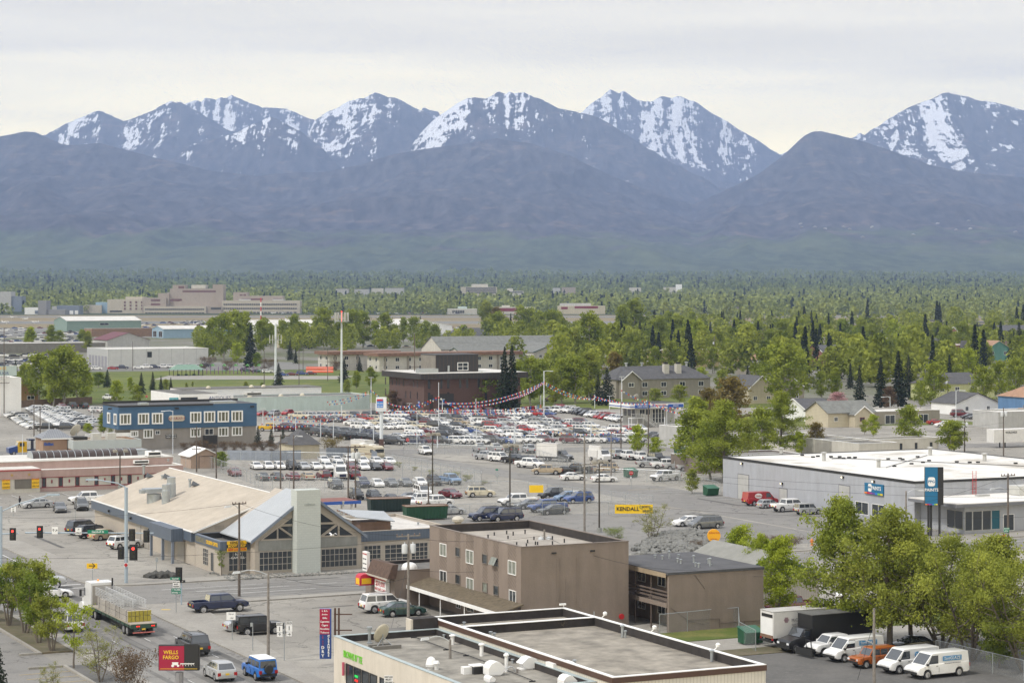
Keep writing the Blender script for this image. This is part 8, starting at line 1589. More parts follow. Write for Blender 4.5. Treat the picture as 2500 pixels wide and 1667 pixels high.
# traffic signals and street signs
def post(name,x,yb,yt,lb,cat='sign',r=.04,m=None,rz=0,lean=0):
 X,Y=PX(x,yb);h=top_z(x,yb,yt);root=empty(name,(X,Y,.02),rz,lb,cat);MB().tube((0,0,0),(lean,0,h),r,r,8).obj('post',m or STEEL,root);return root,h,Y
def board(root,k,x0,x1,yt,yb,Y,m,lines=(),dy=-.08,tm=None,edge=True):
 p0,p1=V(k,x0,yt),V(k,x1,yb);X0=root.location.x;u0,u1=(p0[0]-1250)/FP*Y-X0,(p1[0]-1250)/FP*Y-X0;z1,z0=HC-(p0[1]-YH)*Y/FP,HC-(p1[1]-YH)*Y/FP
 o=MB().box(u0,u1,dy,dy+.04,z0,z1).obj('panel',m,root)
 for i,(s,mm,f)in enumerate(lines):
  zc=z1-(z1-z0)*(i+.5)/len(lines);t_=text(root,s,(z1-z0)/len(lines)*f,((u0+u1)/2,dy-.012,zc),ROT_S,mm,depth=.004,bold=.004);wd=t_.dimensions.x
  if wd>(u1-u0)*.9:t_.scale=((u1-u0)*.9/wd,1,1)
 return u0,u1,z0,z1
def signal(root,x,z,y=-.15,lit=True,s=1.):
 o=MB().box(x-.2*s,x+.2*s,y-.2,y,z-.55*s,z+.55*s).obj('signal_head',BLACK,root)
 for k in range(3):MB().lathe([(.01,0),(.13*s,0),(.13*s,-.03)],(x,y-.2,z+.35*s-.35*s*k),12,axis='Y').obj('signal_lamp',REDLIT if(k==0 and lit)else mat('dark_signal_lens',(.03,.03,.02),.3,0),o)
 MB().box(x-.36*s,x+.36*s,y+.0,y+.02,z-.7*s,z+.7*s).obj('backplate',BLACK,root)
POLB=mat('pale_blue_signal_pole',(.33,.40,.46),.45,.05)
root,h,Y=post('signal_mast',308,1425,1190,'tall pale blue signal mast with street sign and three signal heads','traffic signal',.2,POLB)
X0=root.location.x;za=HC-(1298-YH)*Y/FP
MB().tube(((0-1250)/FP*Y-X0+2.9,-.05,za-.1),((375-1250)/FP*Y-X0,-.05,za-.15),.09,.07,8).obj('mast_arm',POLB,root);MB().path([(0,0,h),(-1,0,h+.5),(-3.4,0,h+.9)],.07).box(-4.6,-3.3,-.2,.2,h+.8,h+1.0).obj('lamp_arm',POLB,root)
for xp,zz in((98,0),(323,-.35),(358,-.5)):signal(root,(xp-1250)/FP*Y-X0,za+zz,lit=xp<100)
signal(root,(321-1250)/FP*Y-X0+.25,HC-(1348-YH)*Y/FP,lit=True,s=1.3);signal(root,(298-1250)/FP*Y-X0-.1,HC-(1350-YH)*Y/FP,lit=False)
board(root,'c1',652,804,434,460,Y,GREENS,(('Gambell St',WHITEP,.8),),-.3);board(root,'c1',388,432,410,464,Y,WHITEP,(('↑↗',BLACK,.5),),-.3);board(root,'c1',562,607,417,468,Y,WHITEP,(('↗',BLACK,.8),('ONLY',BLACK,.8)),-.3)
u=board(root,'c1',922,950,678,706,Y,WHITEP,(),-.28);MB().lathe([(.16,0),(.2,0),(.2,.02),(.16,.02)],((u[0]+u[1])/2,-.32,(u[2]+u[3])/2),16,axis='Y').obj('red_ring',REDP,root)
root,h,Y=post('signal_mast',2,1440,1236,'pale blue signal mast at the left frame edge','traffic signal',.17,POLB);MB().path([(0,0,h-.6),(2,0,h+.3),(5.6,0,h+1.3)],.07).box(5.2,6.6,-.2,.2,h+1.2,h+1.4).obj('lamp_arm',POLB,root);MB().tube((0,-.05,h-3.1),(2,-.05,h-3.0),.08).obj('mast_arm',POLB,root);signal(root,(32-2)/FP*Y,h-3.1)
root,h,Y=post('signal_post',443,1478,1384,'short post with a side-facing signal at the near kerb','traffic signal',.07,POLB);signal(root,-.25,h-.7,lit=False);board(root,'c1',1330,1373,806,824,Y,BLACK,(('→',WHITEP,.9),))
for(nm,x,yb,yt,lb,bs)in(('arrow_sign',226,1434,1390,'yellow sign with a black arrow pointing right',(('c1',643,722,682,720,YELLOWS,(('→',BLACK,1.7),)),)),('speed_sign',33,1260,1235,'white 30 speed limit sign near the pedestrian',(('c1',82,117,262,302,WHITEP,(('SPEED',BLACK,.5),('LIMIT',BLACK,.5),('30',BLACK,1.2))),)),('direction_sign',430,1497,1410,'signpost with lane notice and green PALMER and SEWARD panels',(('c1',1262,1335,786,804,GREENS,(('Gambell',WHITEP,.8),)),('c1',1280,1331,812,860,WHITEP,(('RIGHT LANE',BLACK,.7),('MUST',BLACK,.8),('TURN RIGHT',BLACK,.7))),('c1',1270,1340,868,888,GREENS,(('↑ PALMER',WHITEP,.8),)),('c1',1270,1340,889,908,GREENS,(('SEWARD →',WHITEP,.8),)))),('lane_sign',567,1564,1494,'white lane arrow sign on the verge',(('c1',1678,1745,1043,1100,WHITEP,(('↑↗ ↗',BLACK,.5),('      ONLY',BLACK,.3))),)),('route_sign',694,1615,1518,'pair of route signs reading EAST 1 and SOUTH 1',(('c2',484,525,1158,1176,WHITEP,(('EAST',BLACK,.8),)),('c2',486,525,1180,1225,WHITEP,(('1',BLACK,.9),)),('c2',488,525,1228,1255,WHITEP,(('↑',BLACK,1.),)),('c2',550,590,1152,1170,WHITEP,(('SOUTH',BLACK,.8),)),('c2',550,590,1175,1220,WHITEP,(('1',BLACK,.9),)),('c2',552,587,1224,1250,WHITEP,(('→',BLACK,1.),)))),('blank_sign',617,1590,1520,'thin post of a sign seen edge-on beside the black SUV',(('c2',308,322,1160,1185,STEEL,()),)),('lane_sign',948,1760,1650,'white RIGHT LANE MUST TURN RIGHT sign at the bottom edge',(('h',715,812,762,850,WHITEP,(('RIGHT LANE',BLACK,.7),('MUST',BLACK,.9),('TURN RIGHT',BLACK,.7))),)),('stop_sign',1541,1192,1150,'red octagonal stop sign before the green container',(('d4',1515,1532,1185,1196,WHITEP,()),)),('stop_sign',995,1093,1070,'red stop sign by the silver pickup at the lot corner',()),('stop_sign',2450,1352,1306,'red stop sign at the right edge below green street names',(('c5',1846,1896,295,310,GREENS,(('NELCHINA',WHITEP,.7),)),('c5',1848,1890,312,332,GREENS,(('6TH',WHITEP,.8),)),('c5',1844,1892,336,352,BLACK,(('ONE WAY',WHITEP,.7),)))),('stop_sign',358,975,965,'small red stop sign at the park road end',()),('street_sign',1973,1335,1270,'street name post with a ONE WAY panel on the traffic corner',(('c4',1572,1615,228,240,GREENS,(('KARLUK',WHITEP,.8),)),('c4',1570,1617,245,262,BLACK,(('ONE WAY',WHITEP,.7),)))),('street_sign',1214,1180,1148,'green street name and the back of a round sign in the lane',(('d3',1835,1865,1095,1112,GREENS,()),)),('blank_sign',382,1402,1362,'leaning grey sign back by the dark boulders',(('c1',1153,1172,638,672,STEEL,()),)),('blank_sign',184,1292,1244,'bare marker post left of the parked cars',())):
 root,h,Y=post(nm,x,yb,yt,lb)
 for bd in bs:board(root,*bd[:5],Y,bd[5],bd[6])
 if nm=='stop_sign':
  r_=.38;pts=[(r_*math.cos(math.pi/8+k*math.pi/4),r_*math.sin(math.pi/8+k*math.pi/4))for k in range(8)];MB().extr([(a_,-.09,h-.3+c_)for a_,c_ in pts],(0,.03,0)).obj('panel',REDP,root);text(root,'STOP',.26,(0,-.105,h-.3),ROT_S,WHITEP,depth=.003)
 if x==1214:MB().lathe([(.01,0),(.34,0),(.34,.03)],(0,-.06,h-.9),16,axis='Y').obj('round_panel',STEEL,root)
# advertising signs
root,h,Y=post('bank_sign',438,1760,1640,'red and black bank sign with yellow letters and white stagecoach','sign',.32,mat('mid_grey_concrete',(0,0,0)))
CR=mat('crimson_sign',(.32,.006,.04),.45,.05);u0,u1,z0,z1=board(root,'c1',1182,1368,1290,1468,Y,CR,(),-.35);v0,v1,_a,_b=board(root,'c1',1369,1475,1275,1455,Y,BLACK,(),-.35);MB().box(u0-.04,v1+.04,-.3,.2,z0-.03,z1+.06).obj('cabinet',BLACK,root)
LY=mat('gold_letters',(.85,.55,.03),.5,0)
for s,f in(('WELLS',.74),('FARGO',.53)):text(root,s,.4,((u0+u1)/2-.05,-.37,z0+(z1-z0)*f),ROT_S,LY,bold=.005).scale=(.95,1,1)
b=MB();zc=z0+(z1-z0)*.2
cx_=u0+(u1-u0)*.65;b.extr([(cx_-.22,-.36,zc+.02),(cx_+.2,-.36,zc+.02),(cx_+.25,-.36,zc+.25),(cx_-.25,-.36,zc+.25)],(0,-.01,0))
for dx,r_ in((-.2,.11),(.22,.09)):b.lathe([(r_*.7,0),(r_,0),(r_,.012),(r_*.7,.012)],(cx_+dx,-.372,zc-.02),14,axis='Y')
for k in range(5):
 hx=cx_+.48+.22*k;b.extr([(hx-.09,-.36,zc+.1),(hx+.09,-.36,zc+.1),(hx+.15,-.36,zc+.2),(hx+.06,-.36,zc+.17),(hx-.09,-.36,zc+.17)],(0,-.01,0));b.tube((hx-.07,-.365,zc+.1),(hx-.12,-.365,zc-.05),.012,.012,4).tube((hx+.07,-.365,zc+.1),(hx+.13,-.365,zc-.04),.012,.012,4)
b.obj('stagecoach_logo',WHITEP,root);MB().box(u0+.1,v1-.1,-.372,-.36,z0+.1,z0+.13).obj('gold_line',LY,root)
root,h,Y=post('shop_sign',818,1640,1484,'tall narrow red over blue dry cleaner sign on brown brackets','sign',.09,BRN)
u=board(root,'c2',777,846,1065,1235,Y,CR,(('L & L',WHITEP,.75),('Smokes',WHITEP,.5),('Gifts',WHITEP,.7),('Cigarettes',WHITEP,.7),('Cigars',WHITEP,.7),('Novelties',WHITEP,.7),('Tobacco',WHITEP,.7)),-.3);v=board(root,'c2',782,853,1236,1400,Y,mat('deep_blue_sign',(.015,.05,.2),.45,.05),(),-.3)
for i,ch_ in enumerate('CLEANERS'):text(root,ch_,.27,(v[1]-.2,-.315,v[3]-.15-i*(v[3]-v[2]-.2)/8),ROT_S,WHITEP,bold=.012)
for i,ch_ in enumerate('DRY'):text(root,ch_,.36,(v[0]+.22,-.315,v[2]+.98-i*.36),ROT_S,WHITEP,bold=.012)
for i,ch_ in enumerate('1HOUR'):text(root,ch_,.42 if i==0 else .17,(v[0]+.22,-.315,v[3]-.25-(i and .18+.17*i)),ROT_S,REDP)
MB().box(u[0],v[1]+.02,-.25,.05,v[2],u[3]).obj('cabinet',BLUEW,root)
X0=root.location.x;MB().box((905/2.7648+500-1250)/FP*Y-X0-.08,(905/2.7648+500-1250)/FP*Y-X0+.08,-.1,.1,3,h).box(-.1,1.5,-.05,.05,h-2,h-1.9).box(-.1,1.5,-.05,.05,h-.6,h-.5).obj('bracket',BRN,root)
root,h,Y=post('wash_sign',1155,1760,1655,'white laundry sign with blue letters on the low shop roof edge','sign',.08,BRN);board(root,'c3',368,590,1530,1600,Y,WHITEP,(('K-SPEED WASH',mat('letter_blue',(0,0,0)),.75),('DRY CLEANING',mat('letter_blue',(0,0,0)),.7)),-.2);board(root,'c3',363,625,1505,1530,Y,BRN,(),-.24)
a_,b_=PA(*V('d6',1095,1900));root,h,Y=post('tall_blue_sign',2273,1308,1140,'tall blue paint store sign on two black posts','sign',.16,BLACK);u=board(root,'d6',1010,1130,1137,1500,Y,PPB,(),-.3);board(root,'d6',1131,1160,1148,1500,Y,BLACK,(),-.3);MB().box(u[0],u[1]+.8,-.25,.3,u[2],u[3]-.01).obj('cabinet',BLACK,root);MB().tube((u[0]+.5,0,0),(u[0]+.5,0,u[2]),.16).tube((u[1]+.3,0,0),(u[1]+.3,0,u[2]),.16).obj('second_post',BLACK,root)
ppg(root,'S',-.34,(u[0]+u[1])/2,u[2]+(u[3]-u[2])*.62,1.0,PPB);text(root,'PAINTS',.58,((u[0]+u[1])/2,-.35,u[2]+(u[3]-u[2])*.4),ROT_S,WHITEP,bold=.01)
for i,(c_,_)in enumerate(COLS):MB().box(u[0]+(u[1]-u[0])*i/7,u[0]+(u[1]-u[0])*(i+1)/7-.02,-.335,-.325,u[2]+.03,u[2]+.2).obj('colour_chip',mat('chip_'+['orange','red','magenta','violet','blue','green','yellow'][i],(0,0,0)),root)
root,h,Y=post('used_car_sign',931,1091,975,'white and blue used cars pylon sign on a brick-based post','sign',.38,PW);MB().box(-.5,.5,-.5,.5,0,1.7).obj('brick_base',BRK,root);u=board(root,'d3',531,643,312,440,Y,WHITEP,(),-.7);MB().box(u[0],u[1],-.65,.5,u[2]-.5,u[3]).obj('cabinet',PW,root);board(root,'d3',540,610,330,425,Y,mat('pylon_blue',(.03,.2,.6),.5,.05),(('',WHITEP,.1),('Affordable',WHITEP,.8),('USED CARS',WHITEP,.8)),-.74);board(root,'d3',540,605,332,352,Y,REDP,(),-.78)
X,Y=PX(*V('c4',815,480));root=empty('oval_yellow_sign',(X,Y,0),0,'round yellow sign with red letters above the rocks','sign');MB().tube((0,0,0),(0,0,1.8),.1).obj('post',BLACK,root);MB().lathe([(.01,0),(.85,0),(.85,.4),(.01,.4)],(0,-.2,1.9),28,axis='Y').obj('panel',mat('orange_yellow_sign',(.8,.38,.01),.5,0),root);text(root,"Chilkoot Gold",.24,(0,-.22,2.3),ROT_S,REDP);text(root,'CAFE & GRILL',.16,(0,-.22,1.5),ROT_S,REDP)
# chain-link fences
CL=mat('chain_link',(.42,.44,.45),.5,0,alpha=.16)
def fence(pts,h,label,sp=3.,mesh=True,name='chain_link_fence',group=None,pm=None):
 root=empty(name,(*pts[0],0),0,label,'fence',group);o=Vector((*pts[0],0))
 for p0,p1 in zip(pts[:-1],pts[1:]):
  a_,c_=Vector((*p0,0))-o,Vector((*p1,0))-o;n_=max(1,int((c_-a_).length/sp));MB().tube(a_+Vector((0,0,h)),c_+Vector((0,0,h)),.03,.03,5).obj('top_rail',pm or STEEL,root)
  if mesh:d=(c_-a_).normalized();nx=Vector((-d.y,d.x,0))*.004;MB().add([a_+Vector((0,0,.05)),c_+Vector((0,0,.05)),c_+Vector((0,0,h)),a_+Vector((0,0,h))],[(0,1,2,3)]).obj('mesh',CL,root)
  for k in range(min(n_+1,70)):q=a_.lerp(c_,k/n_);MB().tube(q,q+Vector((0,0,h)),.035,.035,5).obj('post',pm or STEEL,root)
 return root
PXs=lambda*q:[PX(q[i],q[i+1])for i in range(0,len(q),2)]
for q,h_,lb in(((955,1137,1175,1180,1175,1186,960,1160),2.2,'wire fence round the weedy strip beside the lane'),((985,1107,1290,1118,1460,1173,1660,1180),2.2,'wire fence along the front of the trade lot'),((1290,1212,1336,1215,1594,1245),2.2,'wire fence carrying the yellow banners'),((623,1192,880,1205,1290,1207),2.2,'wire fence between body shop yard and lane'),((430,1150,500,1138,640,1190),2.2,'wire fence before the tan shed'),((550,1127,700,1128,890,1132),2.0,'wire fence behind the body shop yard'),((1085,1265,1270,1258,1594,1256),2.0,'wire fence just behind the apartment block'),((1610,1549,1745,1535,1803,1531,1805,1568,1845,1590),2.0,'wire enclosure around the green waste container'),((2285,1610,2350,1625,2500,1662),1.8,'sagging wire fence under the right willow'),((1640,1165,1690,1185,1760,1205),1.8,'broken wire fence beside the paint store car park'),((1000,1092,1650,1085),1.8,'wire fence along the used car lot street'),((2130,1300,2520,1292),1.0,'low pipe railing before the paint showroom')):
 fence(PXs(*q),h_,lb)
def board_fence(q,h,m,lb,cat='fence'):
 pts=PXs(*q);root=empty('board_fence',(*pts[0],0),0,lb,cat);o=Vector((*pts[0],0))
 for i,(p0,p1)in enumerate(zip(pts[:-1],pts[1:])):
  a_,c_=Vector((*p0,0))-o,Vector((*p1,0))-o;d=(c_-a_).normalized()*1.0;nx=Vector((-d.y,d.x,0))*.06;MB().hexa([a_,c_,c_+nx,a_+nx],[v_+Vector((0,0,h))for v_ in(a_,c_,c_+nx,a_+nx)]).obj('boards',m,root)
board_fence((555,1122,660,1124,735,1122),1.9,mat('blue_grey_boards',(.22,.25,.30),.8,.15,1),'faded blue-grey board fence behind the body shop yard, left of the house');board_fence((797,1120,880,1117,920,1130),2.2,mat('blue_grey_boards',(0,0,0)),'faded blue-grey board fence behind the body shop yard, right of the house');board_fence((40,995,225,985),2.0,mat('brown_boards',(.16,.11,.08),.9,.2,1),'brown board fence behind the left car lot');board_fence((1858,1045,1925,1048),1.2,WHITEP,'white picket fence beside the white cottage')
for k,(s_,x0,x1,yt,yb,lb)in enumerate((('c4',4,315,105,178,'long yellow body shop banner on the wire fence'),('c3',886,990,103,158,'small plain yellow banner on the wire fence'))):
 X,Y=PX(*V(s_,(x0+x1)/2,yb+(22 if k==0 else 95)));Y-=.3;root=empty('fence_banner',(X,Y,0),0,lb,'banner');u=board(root,s_,x0,x1,yt,yb,Y,mat('banner_yellow',(.8,.52,.01),.7,.08),(),0)
 if k==0:text(root,'KENDALL',.78,(u[0]+(u[1]-u[0])*.34,-.02,(u[2]+u[3])/2),ROT_S,BLACK,bold=.02);text(root,'BODY',.42,(u[0]+(u[1]-u[0])*.82,-.02,u[3]-.35),ROT_S,BLACK,bold=.012);text(root,'SHOP',.42,(u[0]+(u[1]-u[0])*.82,-.02,u[2]+.35),ROT_S,BLACK,bold=.012)
# bunting
PEN=[mat('pennant_red',(.6,.03,.02),.7,0),mat('pennant_white',(.75,.73,.65),.7,0),mat('pennant_blue',(.01,.14,.5),.7,0)];bi=0
def bunting(p0,p1,sag,sp=.62,sz=.42):
 global bi;bi+=1;P0,P1=Vector(p0),Vector(p1);n_=max(6,int((P1-P0).length/sp));root=empty('bunting_string',P0,0,None,'bunting','strings of red, white and blue pennants');b=MB();pts=[]
 for k in range(n_+1):
  t=k/n_;q=(P1-P0)*t-Vector((0,0,sag*4*t*(1-t)));pts.append(q);dx=Vector((.17,.05*math.sin(k*1.7),0));tip=Vector((.03*math.sin(k*2.3),.1*math.cos(k*1.9),-sz));b.add([q-dx,q+dx,q+tip],[(0,1,2)],k%3)
 b.obj('pennants',PEN,root);MB().path(pts[::2]+[pts[-1]]if n_%2 else pts[::2],.015,3).obj('cord',WIREM,root);return root
def Q(x,y,D):return PZ(x,y,D)
BU=[((945,1000,500),(1071,967,500),.6,'rising from the pylon sign to the flagpole, upper'),((950,1006,500),(1071,969,500),.9,'rising from the pylon sign to the flagpole, lower'),((1071,967,500),(1160,1005,505),.8,'falling right from the flagpole, upper'),((1071,969,500),(1190,1010,505),1.,'falling right from the flagpole, lower'),((1095,983,520),(1326,932,560),1.6,'longest swag left of the tallest mast, upper'),((1120,990,520),(1326,934,560),1.7,'longest swag left of the tallest mast, middle'),((1242,972,530),(1326,934,560),.8,'short swag left of the tallest mast'),((1330,932,560),(1500,976,545),1.3,'falling right of the tallest mast, upper'),((1330,936,560),(1450,972,545),1.2,'falling right of the tallest mast, lower'),((1450,966,545),(1580,985,520),.6,'running to the sales office roof'),((1518,952,500),(1660,995,490),1.0,'over the sales office canopy'),((1575,975,500),(1700,1012,480),.8,'falling right of the sales office'),((800,980,560),(905,952,560),.5,'behind the used car lot, left upper'),((805,986,560),(905,956,560),.7,'behind the used car lot, left lower'),((908,952,560),(1000,990,545),1.4,'behind the pylon sign'),((920,1005,545),(1080,995,545),.5,'low row left of the flagpole'),((1080,995,548),(1320,988,552),.8,'low row before the brick offices, top'),((1080,1000,546),(1320,993,550),.8,'low row before the brick offices, middle'),((1080,1004,544),(1330,998,548),.8,'low row before the brick offices, bottom'),((645,1012,520),(835,1004,520),.9,'across the rear of the lot by the inn, upper'),((650,1020,510),(880,1008,510),1.2,'across the rear of the lot by the inn, lower'),((1015,1058,490),(1350,1052,490),1.1,'low over the white sedans, centre'),((1350,1052,490),(1535,1046,485),.9,'low over the white sedans, right'),((1610,1045,480),(1710,1048,475),.5,'low at the right end of the lot'),((640,1034,500),(800,1030,500),.7,'by the maroon pickups')]
for(p0,p1,sg_,wh)in BU:bunting(Q(*p0),Q(*p1),sg_)['label']='pennant string '+wh
# orange barriers, playground, boulders, rocks
OR=mat('orange_plastic',(.75,.09,.025),.5,.05)
for k in range(14):
 X,Y=PX(752+(k%7)*9.5,909-(k//7)*1.5);r_=empty('traffic_barrier',(X,Y,1.05*(k//7)),.1,'stacked orange barrier in the %s row, %s from the left'%(('lower','upper')[k//7],ORD[k%7]),'barrier','orange barriers before the motel');MB().extr([(-.8,-.3,0),(-.8,.3,0),(-.8,.12,1.0),(-.8,-.12,1.0)],(1.55,0,0)).obj('shell',OR,r_);MB().box(-.82,.77,-.2,-.17,.55,.7).obj('band',WHITEP,r_)
rr=random.Random(9);X,Y=PX(555,913);root=empty('playground_frame',(X,Y,0),0,'purple and green climbing frames on the park playground','playground')
for k in range(16):
 x_=-11+1.5*k;MB().tube((x_,0,0),(x_,0,rr.uniform(2,3.6)),.12).obj('post',mat('play_purple',(.18,.06,.22),.6,0),root)
 if k%3==0:MB().box(x_,x_+1.6,-1,1,1.3,1.45).obj('platform',mat('play_teal',(.04,.22,.15),.6,0),root);MB().extr([(x_,-1,3.2),(x_+1.6,-1,3.2),(x_+.8,-1,4.0)],(0,2,0)).obj('roof',mat('play_green',(.1,.3,.08),.6,0),root)
def boulders(name,poly,n_,s0,s1,m,lb,zf,kind=None):
 g=np.random.default_rng(len(lb));ico=bmesh.new();bmesh.ops.create_icosphere(ico,subdivisions=1,radius=1);bv=[v_.co.copy()for v_ in ico.verts];bf=[tuple(v_.index for v_ in f.verts)for f in ico.faces];ico.free();b=MB();(xa,ya),(xb,yb),(xc,yc)=poly
 for _ in range(n_):
  u_,v_=g.random(2);
  if u_+v_>1:u_,v_=1-u_,1-v_
  x,y=xa+(xb-xa)*u_+(xc-xa)*v_,ya+(yb-ya)*u_+(yc-ya)*v_;s=g.uniform(s0,s1);sc=g.uniform(.6,1.3,3);b.add([(x+c.x*s*sc[0]*g.uniform(.8,1.2),y+c.y*s*sc[1]*g.uniform(.8,1.2),zf(x,y)+c.z*s*.8*sc[2]*g.uniform(.8,1.2))for c in bv],bf)
 return b.obj(name,m,**(dict(kind=kind)if kind else dict(label=lb,cat='rock')))
ROCKM=mat('pale_granite_riprap',(.17,.17,.16),.9,.3,2);DROCK=mat('dark_boulder',(.07,.068,.062),.9,.3,2)
def hump(x,y):c_=PX(1690,1330);d=math.hypot((x-c_[0])/14,(y-c_[1])/11);return max(0,1.9*(1-d))
for t_,n_ in(((PX(1540,1345),PX(1760,1348),PX(1700,1300)),700),((PX(1540,1352),PX(1800,1362),PX(1640,1318)),500)):boulders('riprap',t_,n_,.22,.5,ROCKM,'x'*n_,hump,'stuff')
for i,(x,y,s_)in enumerate(((1105,795,1.),(1150,785,1.3),(1195,790,1.2),(1240,780,1.2),(1280,790,.9))):
 X,Y=PX(*V('c1',x,y));o=boulders('boulder',((X,Y),(X+.1,Y),(X,Y+.1)),3,.55*s_,.75*s_,DROCK,'dark boulder by the leaning sign, %s from the left'%ORD[i],lambda a_,c_:.25)
 o['group']='dark boulders'
boulders('gravel_bed',(PX(505,1398),PX(560,1418),PX(935,1396)),420,.08,.2,ROCKM,'g',lambda a_,c_:.1,'stuff')
# hydrant, gulls, pedestrian
X,Y=PX(*V('c4',1620,438));MB().lathe([(.22,0),(.16,.06),(.16,.6),(.2,.62),(.2,.7),(.12,.82),(.04,.9)],(X,Y,0),14).tube((X-.28,Y,.5),(X+.28,Y,.5),.08).obj('fire_hydrant',mat('hydrant_orange',(.65,.2,.05),.6,.05),None,40,label='orange fire hydrant on the traffic corner',cat='hydrant')
def gull(x,y,D,lb,t):
 c_=Vector(PZ(x,y,D));r_=empty('gull',c_,t,lb,'bird','flying gulls');b=MB().lathe([(.01,-.32),(.05,-.24),(.075,-.05),(.06,.12),(.045,.18),(.05,.23),(.01,.3)],(0,0,0),10,0,'X')
 for s_ in(1,-1):b.add([(.1,0,.02),(-.1,0,.02),(-.08,s_*.42,.22),(.1,s_*.4,.22),(-.02,s_*.8,.12),(.1,0,.04),(-.1,0,.04),(-.08,s_*.42,.24),(.1,s_*.4,.24),(-.02,s_*.8,.13)],[(0,1,2,3),(3,2,4),(8,7,6,5),(9,7,8)])
 b.obj('body',WHITEP,r_,50)
gull(811,1306,225,'white gull flying before the glazed hall',.8);gull(2047,1454,190,'white gull flying before the big birch',.3)
def walker(x,y,lb,h,top,legm,rz):
 X,Y=PX(x,y);root=empty('person',(X,Y,0),rz,lb,'person');s=h/1.75
 J=[(0,0,.95),(0,0,1.2),(0,0,1.42),(0,0,1.52),(0,.02,1.62),(0,.01,1.70),(.19,0,1.40),(.24,.12,1.14),(.22,-.02+.26,.92),(-.19,0,1.40),(-.24,-.12,1.14),(-.22,-.05,.9),(.1,0,.9),(.11,.18,.5),(.11,.22,.08),(.11,.36,.05),(-.1,0,.9),(-.11,-.05,.5),(-.11,-.3,.1),(-.11,-.18,.04)]
 E_l=[(0,1),(1,2),(2,3),(3,4),(4,5),(2,6),(6,7),(7,8),(2,9),(9,10),(10,11),(0,12),(12,13),(13,14),(14,15),(0,16),(16,17),(17,18),(18,19)]
 rad=[.15,.15,.15,.06,.1,.09,.07,.055,.04,.07,.055,.04,.1,.075,.05,.045,.1,.075,.05,.045]
 me=bpy.data.meshes.new('body');me.from_pydata([tuple(c*s for c in p)for p in J],E_l,[]);o=child('body',me,root,(0,0,0));me.materials.append(top);sk=o.modifiers.new('skin','SKIN');o.modifiers.new('sub','SUBSURF').levels=2;o.modifiers['sub'].render_levels=2
 for i,v_ in enumerate(me.skin_vertices[0].data):v_.radius=(rad[i]*s,rad[i]*s*.85);v_.use_root=i==0
 MB().lathe([(.01,-.12),(.07,-.1),(.095,0),(.08,.1),(.01,.125)],(0,.02*s,1.63*s),12).box(-.015,.015,.1,.14,1.6*s,1.64*s).obj('head',mat('skin_brown',(.2,.11,.07),.6,0),root,60);MB().lathe([(.1,0),(.105,.06),(.06,.12),(.01,.13)],(0,.0,1.65*s),12).obj('hair',BLACK,root,60)
 MB().hexa([(-.2,.06,.95*s),(.2,.06,.95*s),(.2,-.14,.95*s),(-.2,-.14,.95*s)],[(-.21,.08,1.4*s),(.21,.08,1.4*s),(.21,-.13,1.4*s),(-.21,-.13,1.4*s)]).obj('jacket',top,root)
walker(48,1238,'person in dark clothes walking behind the silver sedan',1.75,mat('dark_clothes',(.015,.015,.02),.9,0),BLACK,1.2)
walker(262,1000,'person in dark jacket walking beside the blue inn',1.75,mat('dark_clothes',(0,0,0)),BLACK,0)
# light aircraft along the runway
pm_=MB().lathe([(.05,-4),(.25,-3.5),(.55,-1),(.6,.8),(.5,2),(.15,2.6)],(0,0,1.5),10,0,'X');wg=MB().box(-.2,1.3,-5.2,5.2,2.1,2.25);tl_=MB().box(-4,-3.1,-1.6,1.6,1.6,1.7).extr([(-4.1,0,1.6),(-3.2,0,1.6),(-3.7,0,3.0),(-4.2,0,3.0)],(0,.1,0));gr=MB().tube((.6,-1,.3),(.6,0,1.2),.08).tube((.6,1,.3),(.6,0,1.2),.08).lathe([(.3,-.1),(.3,.1)],(.6,-1,.3),10,0,'Y').lathe([(.3,-.1),(.3,.1)],(.6,1,.3),10,0,'Y')
PM_=[x.mesh(n_,WHITEP)for x,n_ in((pm_,'fuselage'),(wg,'wing'),(tl_,'tail'),(gr,'landing_gear'))]
apx=[(512,764,'white'),(537,764,'yellow'),(561,766,'yellow'),(577,765,'red'),(597,765,'orange'),(627,765,'white'),(666,767,'white'),(690,767,'white'),(712,767,'blue'),(745,767,'orange'),(757,766,'white'),(780,767,'white'),(805,766,'white'),(862,768,'white'),(890,768,'red'),(925,768,'white'),(943,768,'white'),(972,768,'white'),(1000,768,'red'),(1022,768,'cream'),(1035,767,'red'),(1086,768,'white'),(1117,768,'dark blue'),(1145,770,'light blue'),(1260,768,'red'),(1340,773,'white'),(640,792,'dark blue'),(690,786,'white'),(705,784,'white'),(745,788,'white'),(775,793,'blue'),(790,796,'white'),(900,790,'blue'),(30,778,'white'),(60,782,'white'),(15,790,'white'),(85,790,'white'),(265,830,'white')]
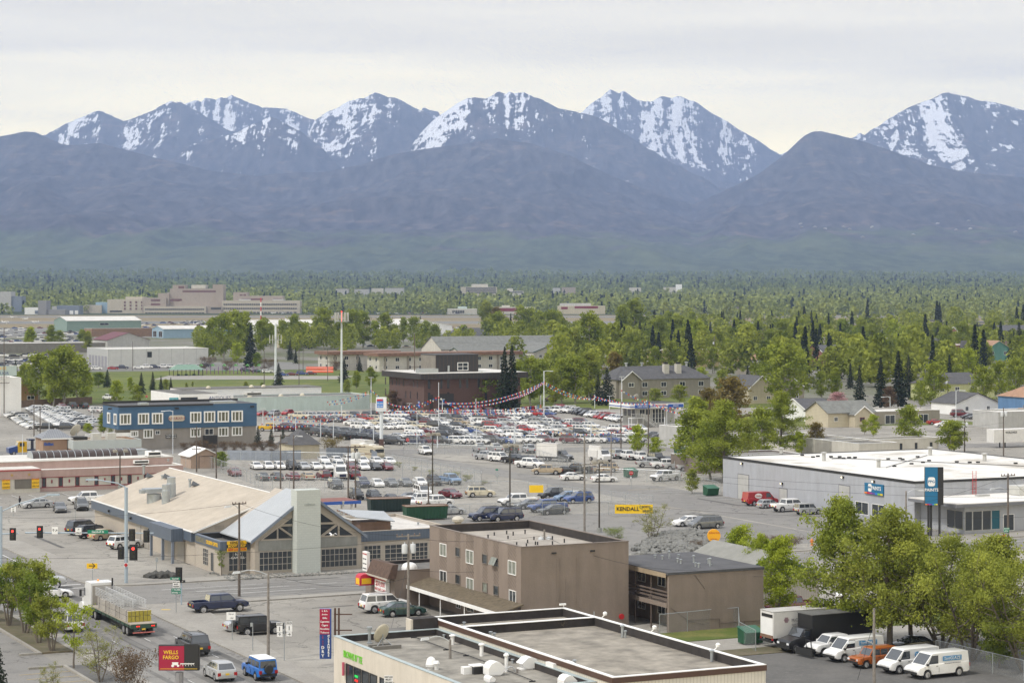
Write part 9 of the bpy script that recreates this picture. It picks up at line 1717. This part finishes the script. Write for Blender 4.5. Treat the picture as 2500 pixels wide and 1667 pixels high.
for i,(x,y,c_)in enumerate(sorted(apx)):
 X,Y=PX(x,y);r_=empty('light_aircraft',(X,Y,.05),(i*1.3)%6.28,'%s high-wing light aircraft, %s from the left on the airfield'%(c_,ordn(i)),'aircraft','light aircraft on the airfield')
 for me in PM_:
  o=child(me.name,me,r_,(0,0,0))
  if me.name in('fuselage','wing')and c_!='white':o.material_slots[0].link='OBJECT';o.material_slots[0].material=MATS['paint_'+c_.replace(' ','_')]
# distant parked vehicles around the hangars, too many to tell apart
g=np.random.default_rng(12);b=MB();cm_=[MATS['paint_'+k_]for k_ in('white','silver','black','maroon','blue','tan')]
for(x0,x1,y0_,y1_,n_)in((0,190,802,850,90),(290,700,788,815,90),(0,130,866,905,70),(440,640,785,795,50),(1080,1180,800,812,12),(820,1000,845,850,5)):
 for k in range(n_):X,Y=PX(g.uniform(x0,x1),g.uniform(y0_,y1_));l_,w_,h_=g.uniform(4.2,5.6),1.9,g.uniform(.75,1.1);mi=int(g.choice(6,p=(.45,.15,.15,.08,.1,.07)));b.box(X-l_/2,X+l_/2,Y-w_/2,Y+w_/2,.3,.3+h_*.7,mi);b.hexa([(X-l_*.35,Y-.85,.3+h_*.7),(X+l_*.25,Y-.85,.3+h_*.7),(X+l_*.25,Y+.85,.3+h_*.7),(X-l_*.35,Y+.85,.3+h_*.7)],[(X-l_*.25,Y-.7,1.5),(X+l_*.1,Y-.7,1.5),(X+l_*.1,Y+.7,1.5),(X-l_*.25,Y+.7,1.5)],2)
b.obj('parked_cars',cm_,kind='stuff')
# haze
hb=MB().box(-8800,8800,-250,24400,-1.5,2150)
hz=hb.obj('haze',bpy.data.materials.new('haze_volume'));tag(hz,kind='stuff')
hm=hz.data.materials[0];hm.use_nodes=True;t=hm.node_tree;t.nodes.remove(t.nodes['Principled BSDF'])
pv=t.nodes.new('ShaderNodeVolumePrincipled');pv.inputs['Color'].default_value=(.45,.61,1.0,1);pv.inputs['Density'].default_value=6.0e-5;pv.inputs['Anisotropy'].default_value=0
t.links.new(pv.outputs[0],t.nodes['Material Output'].inputs['Volume'])
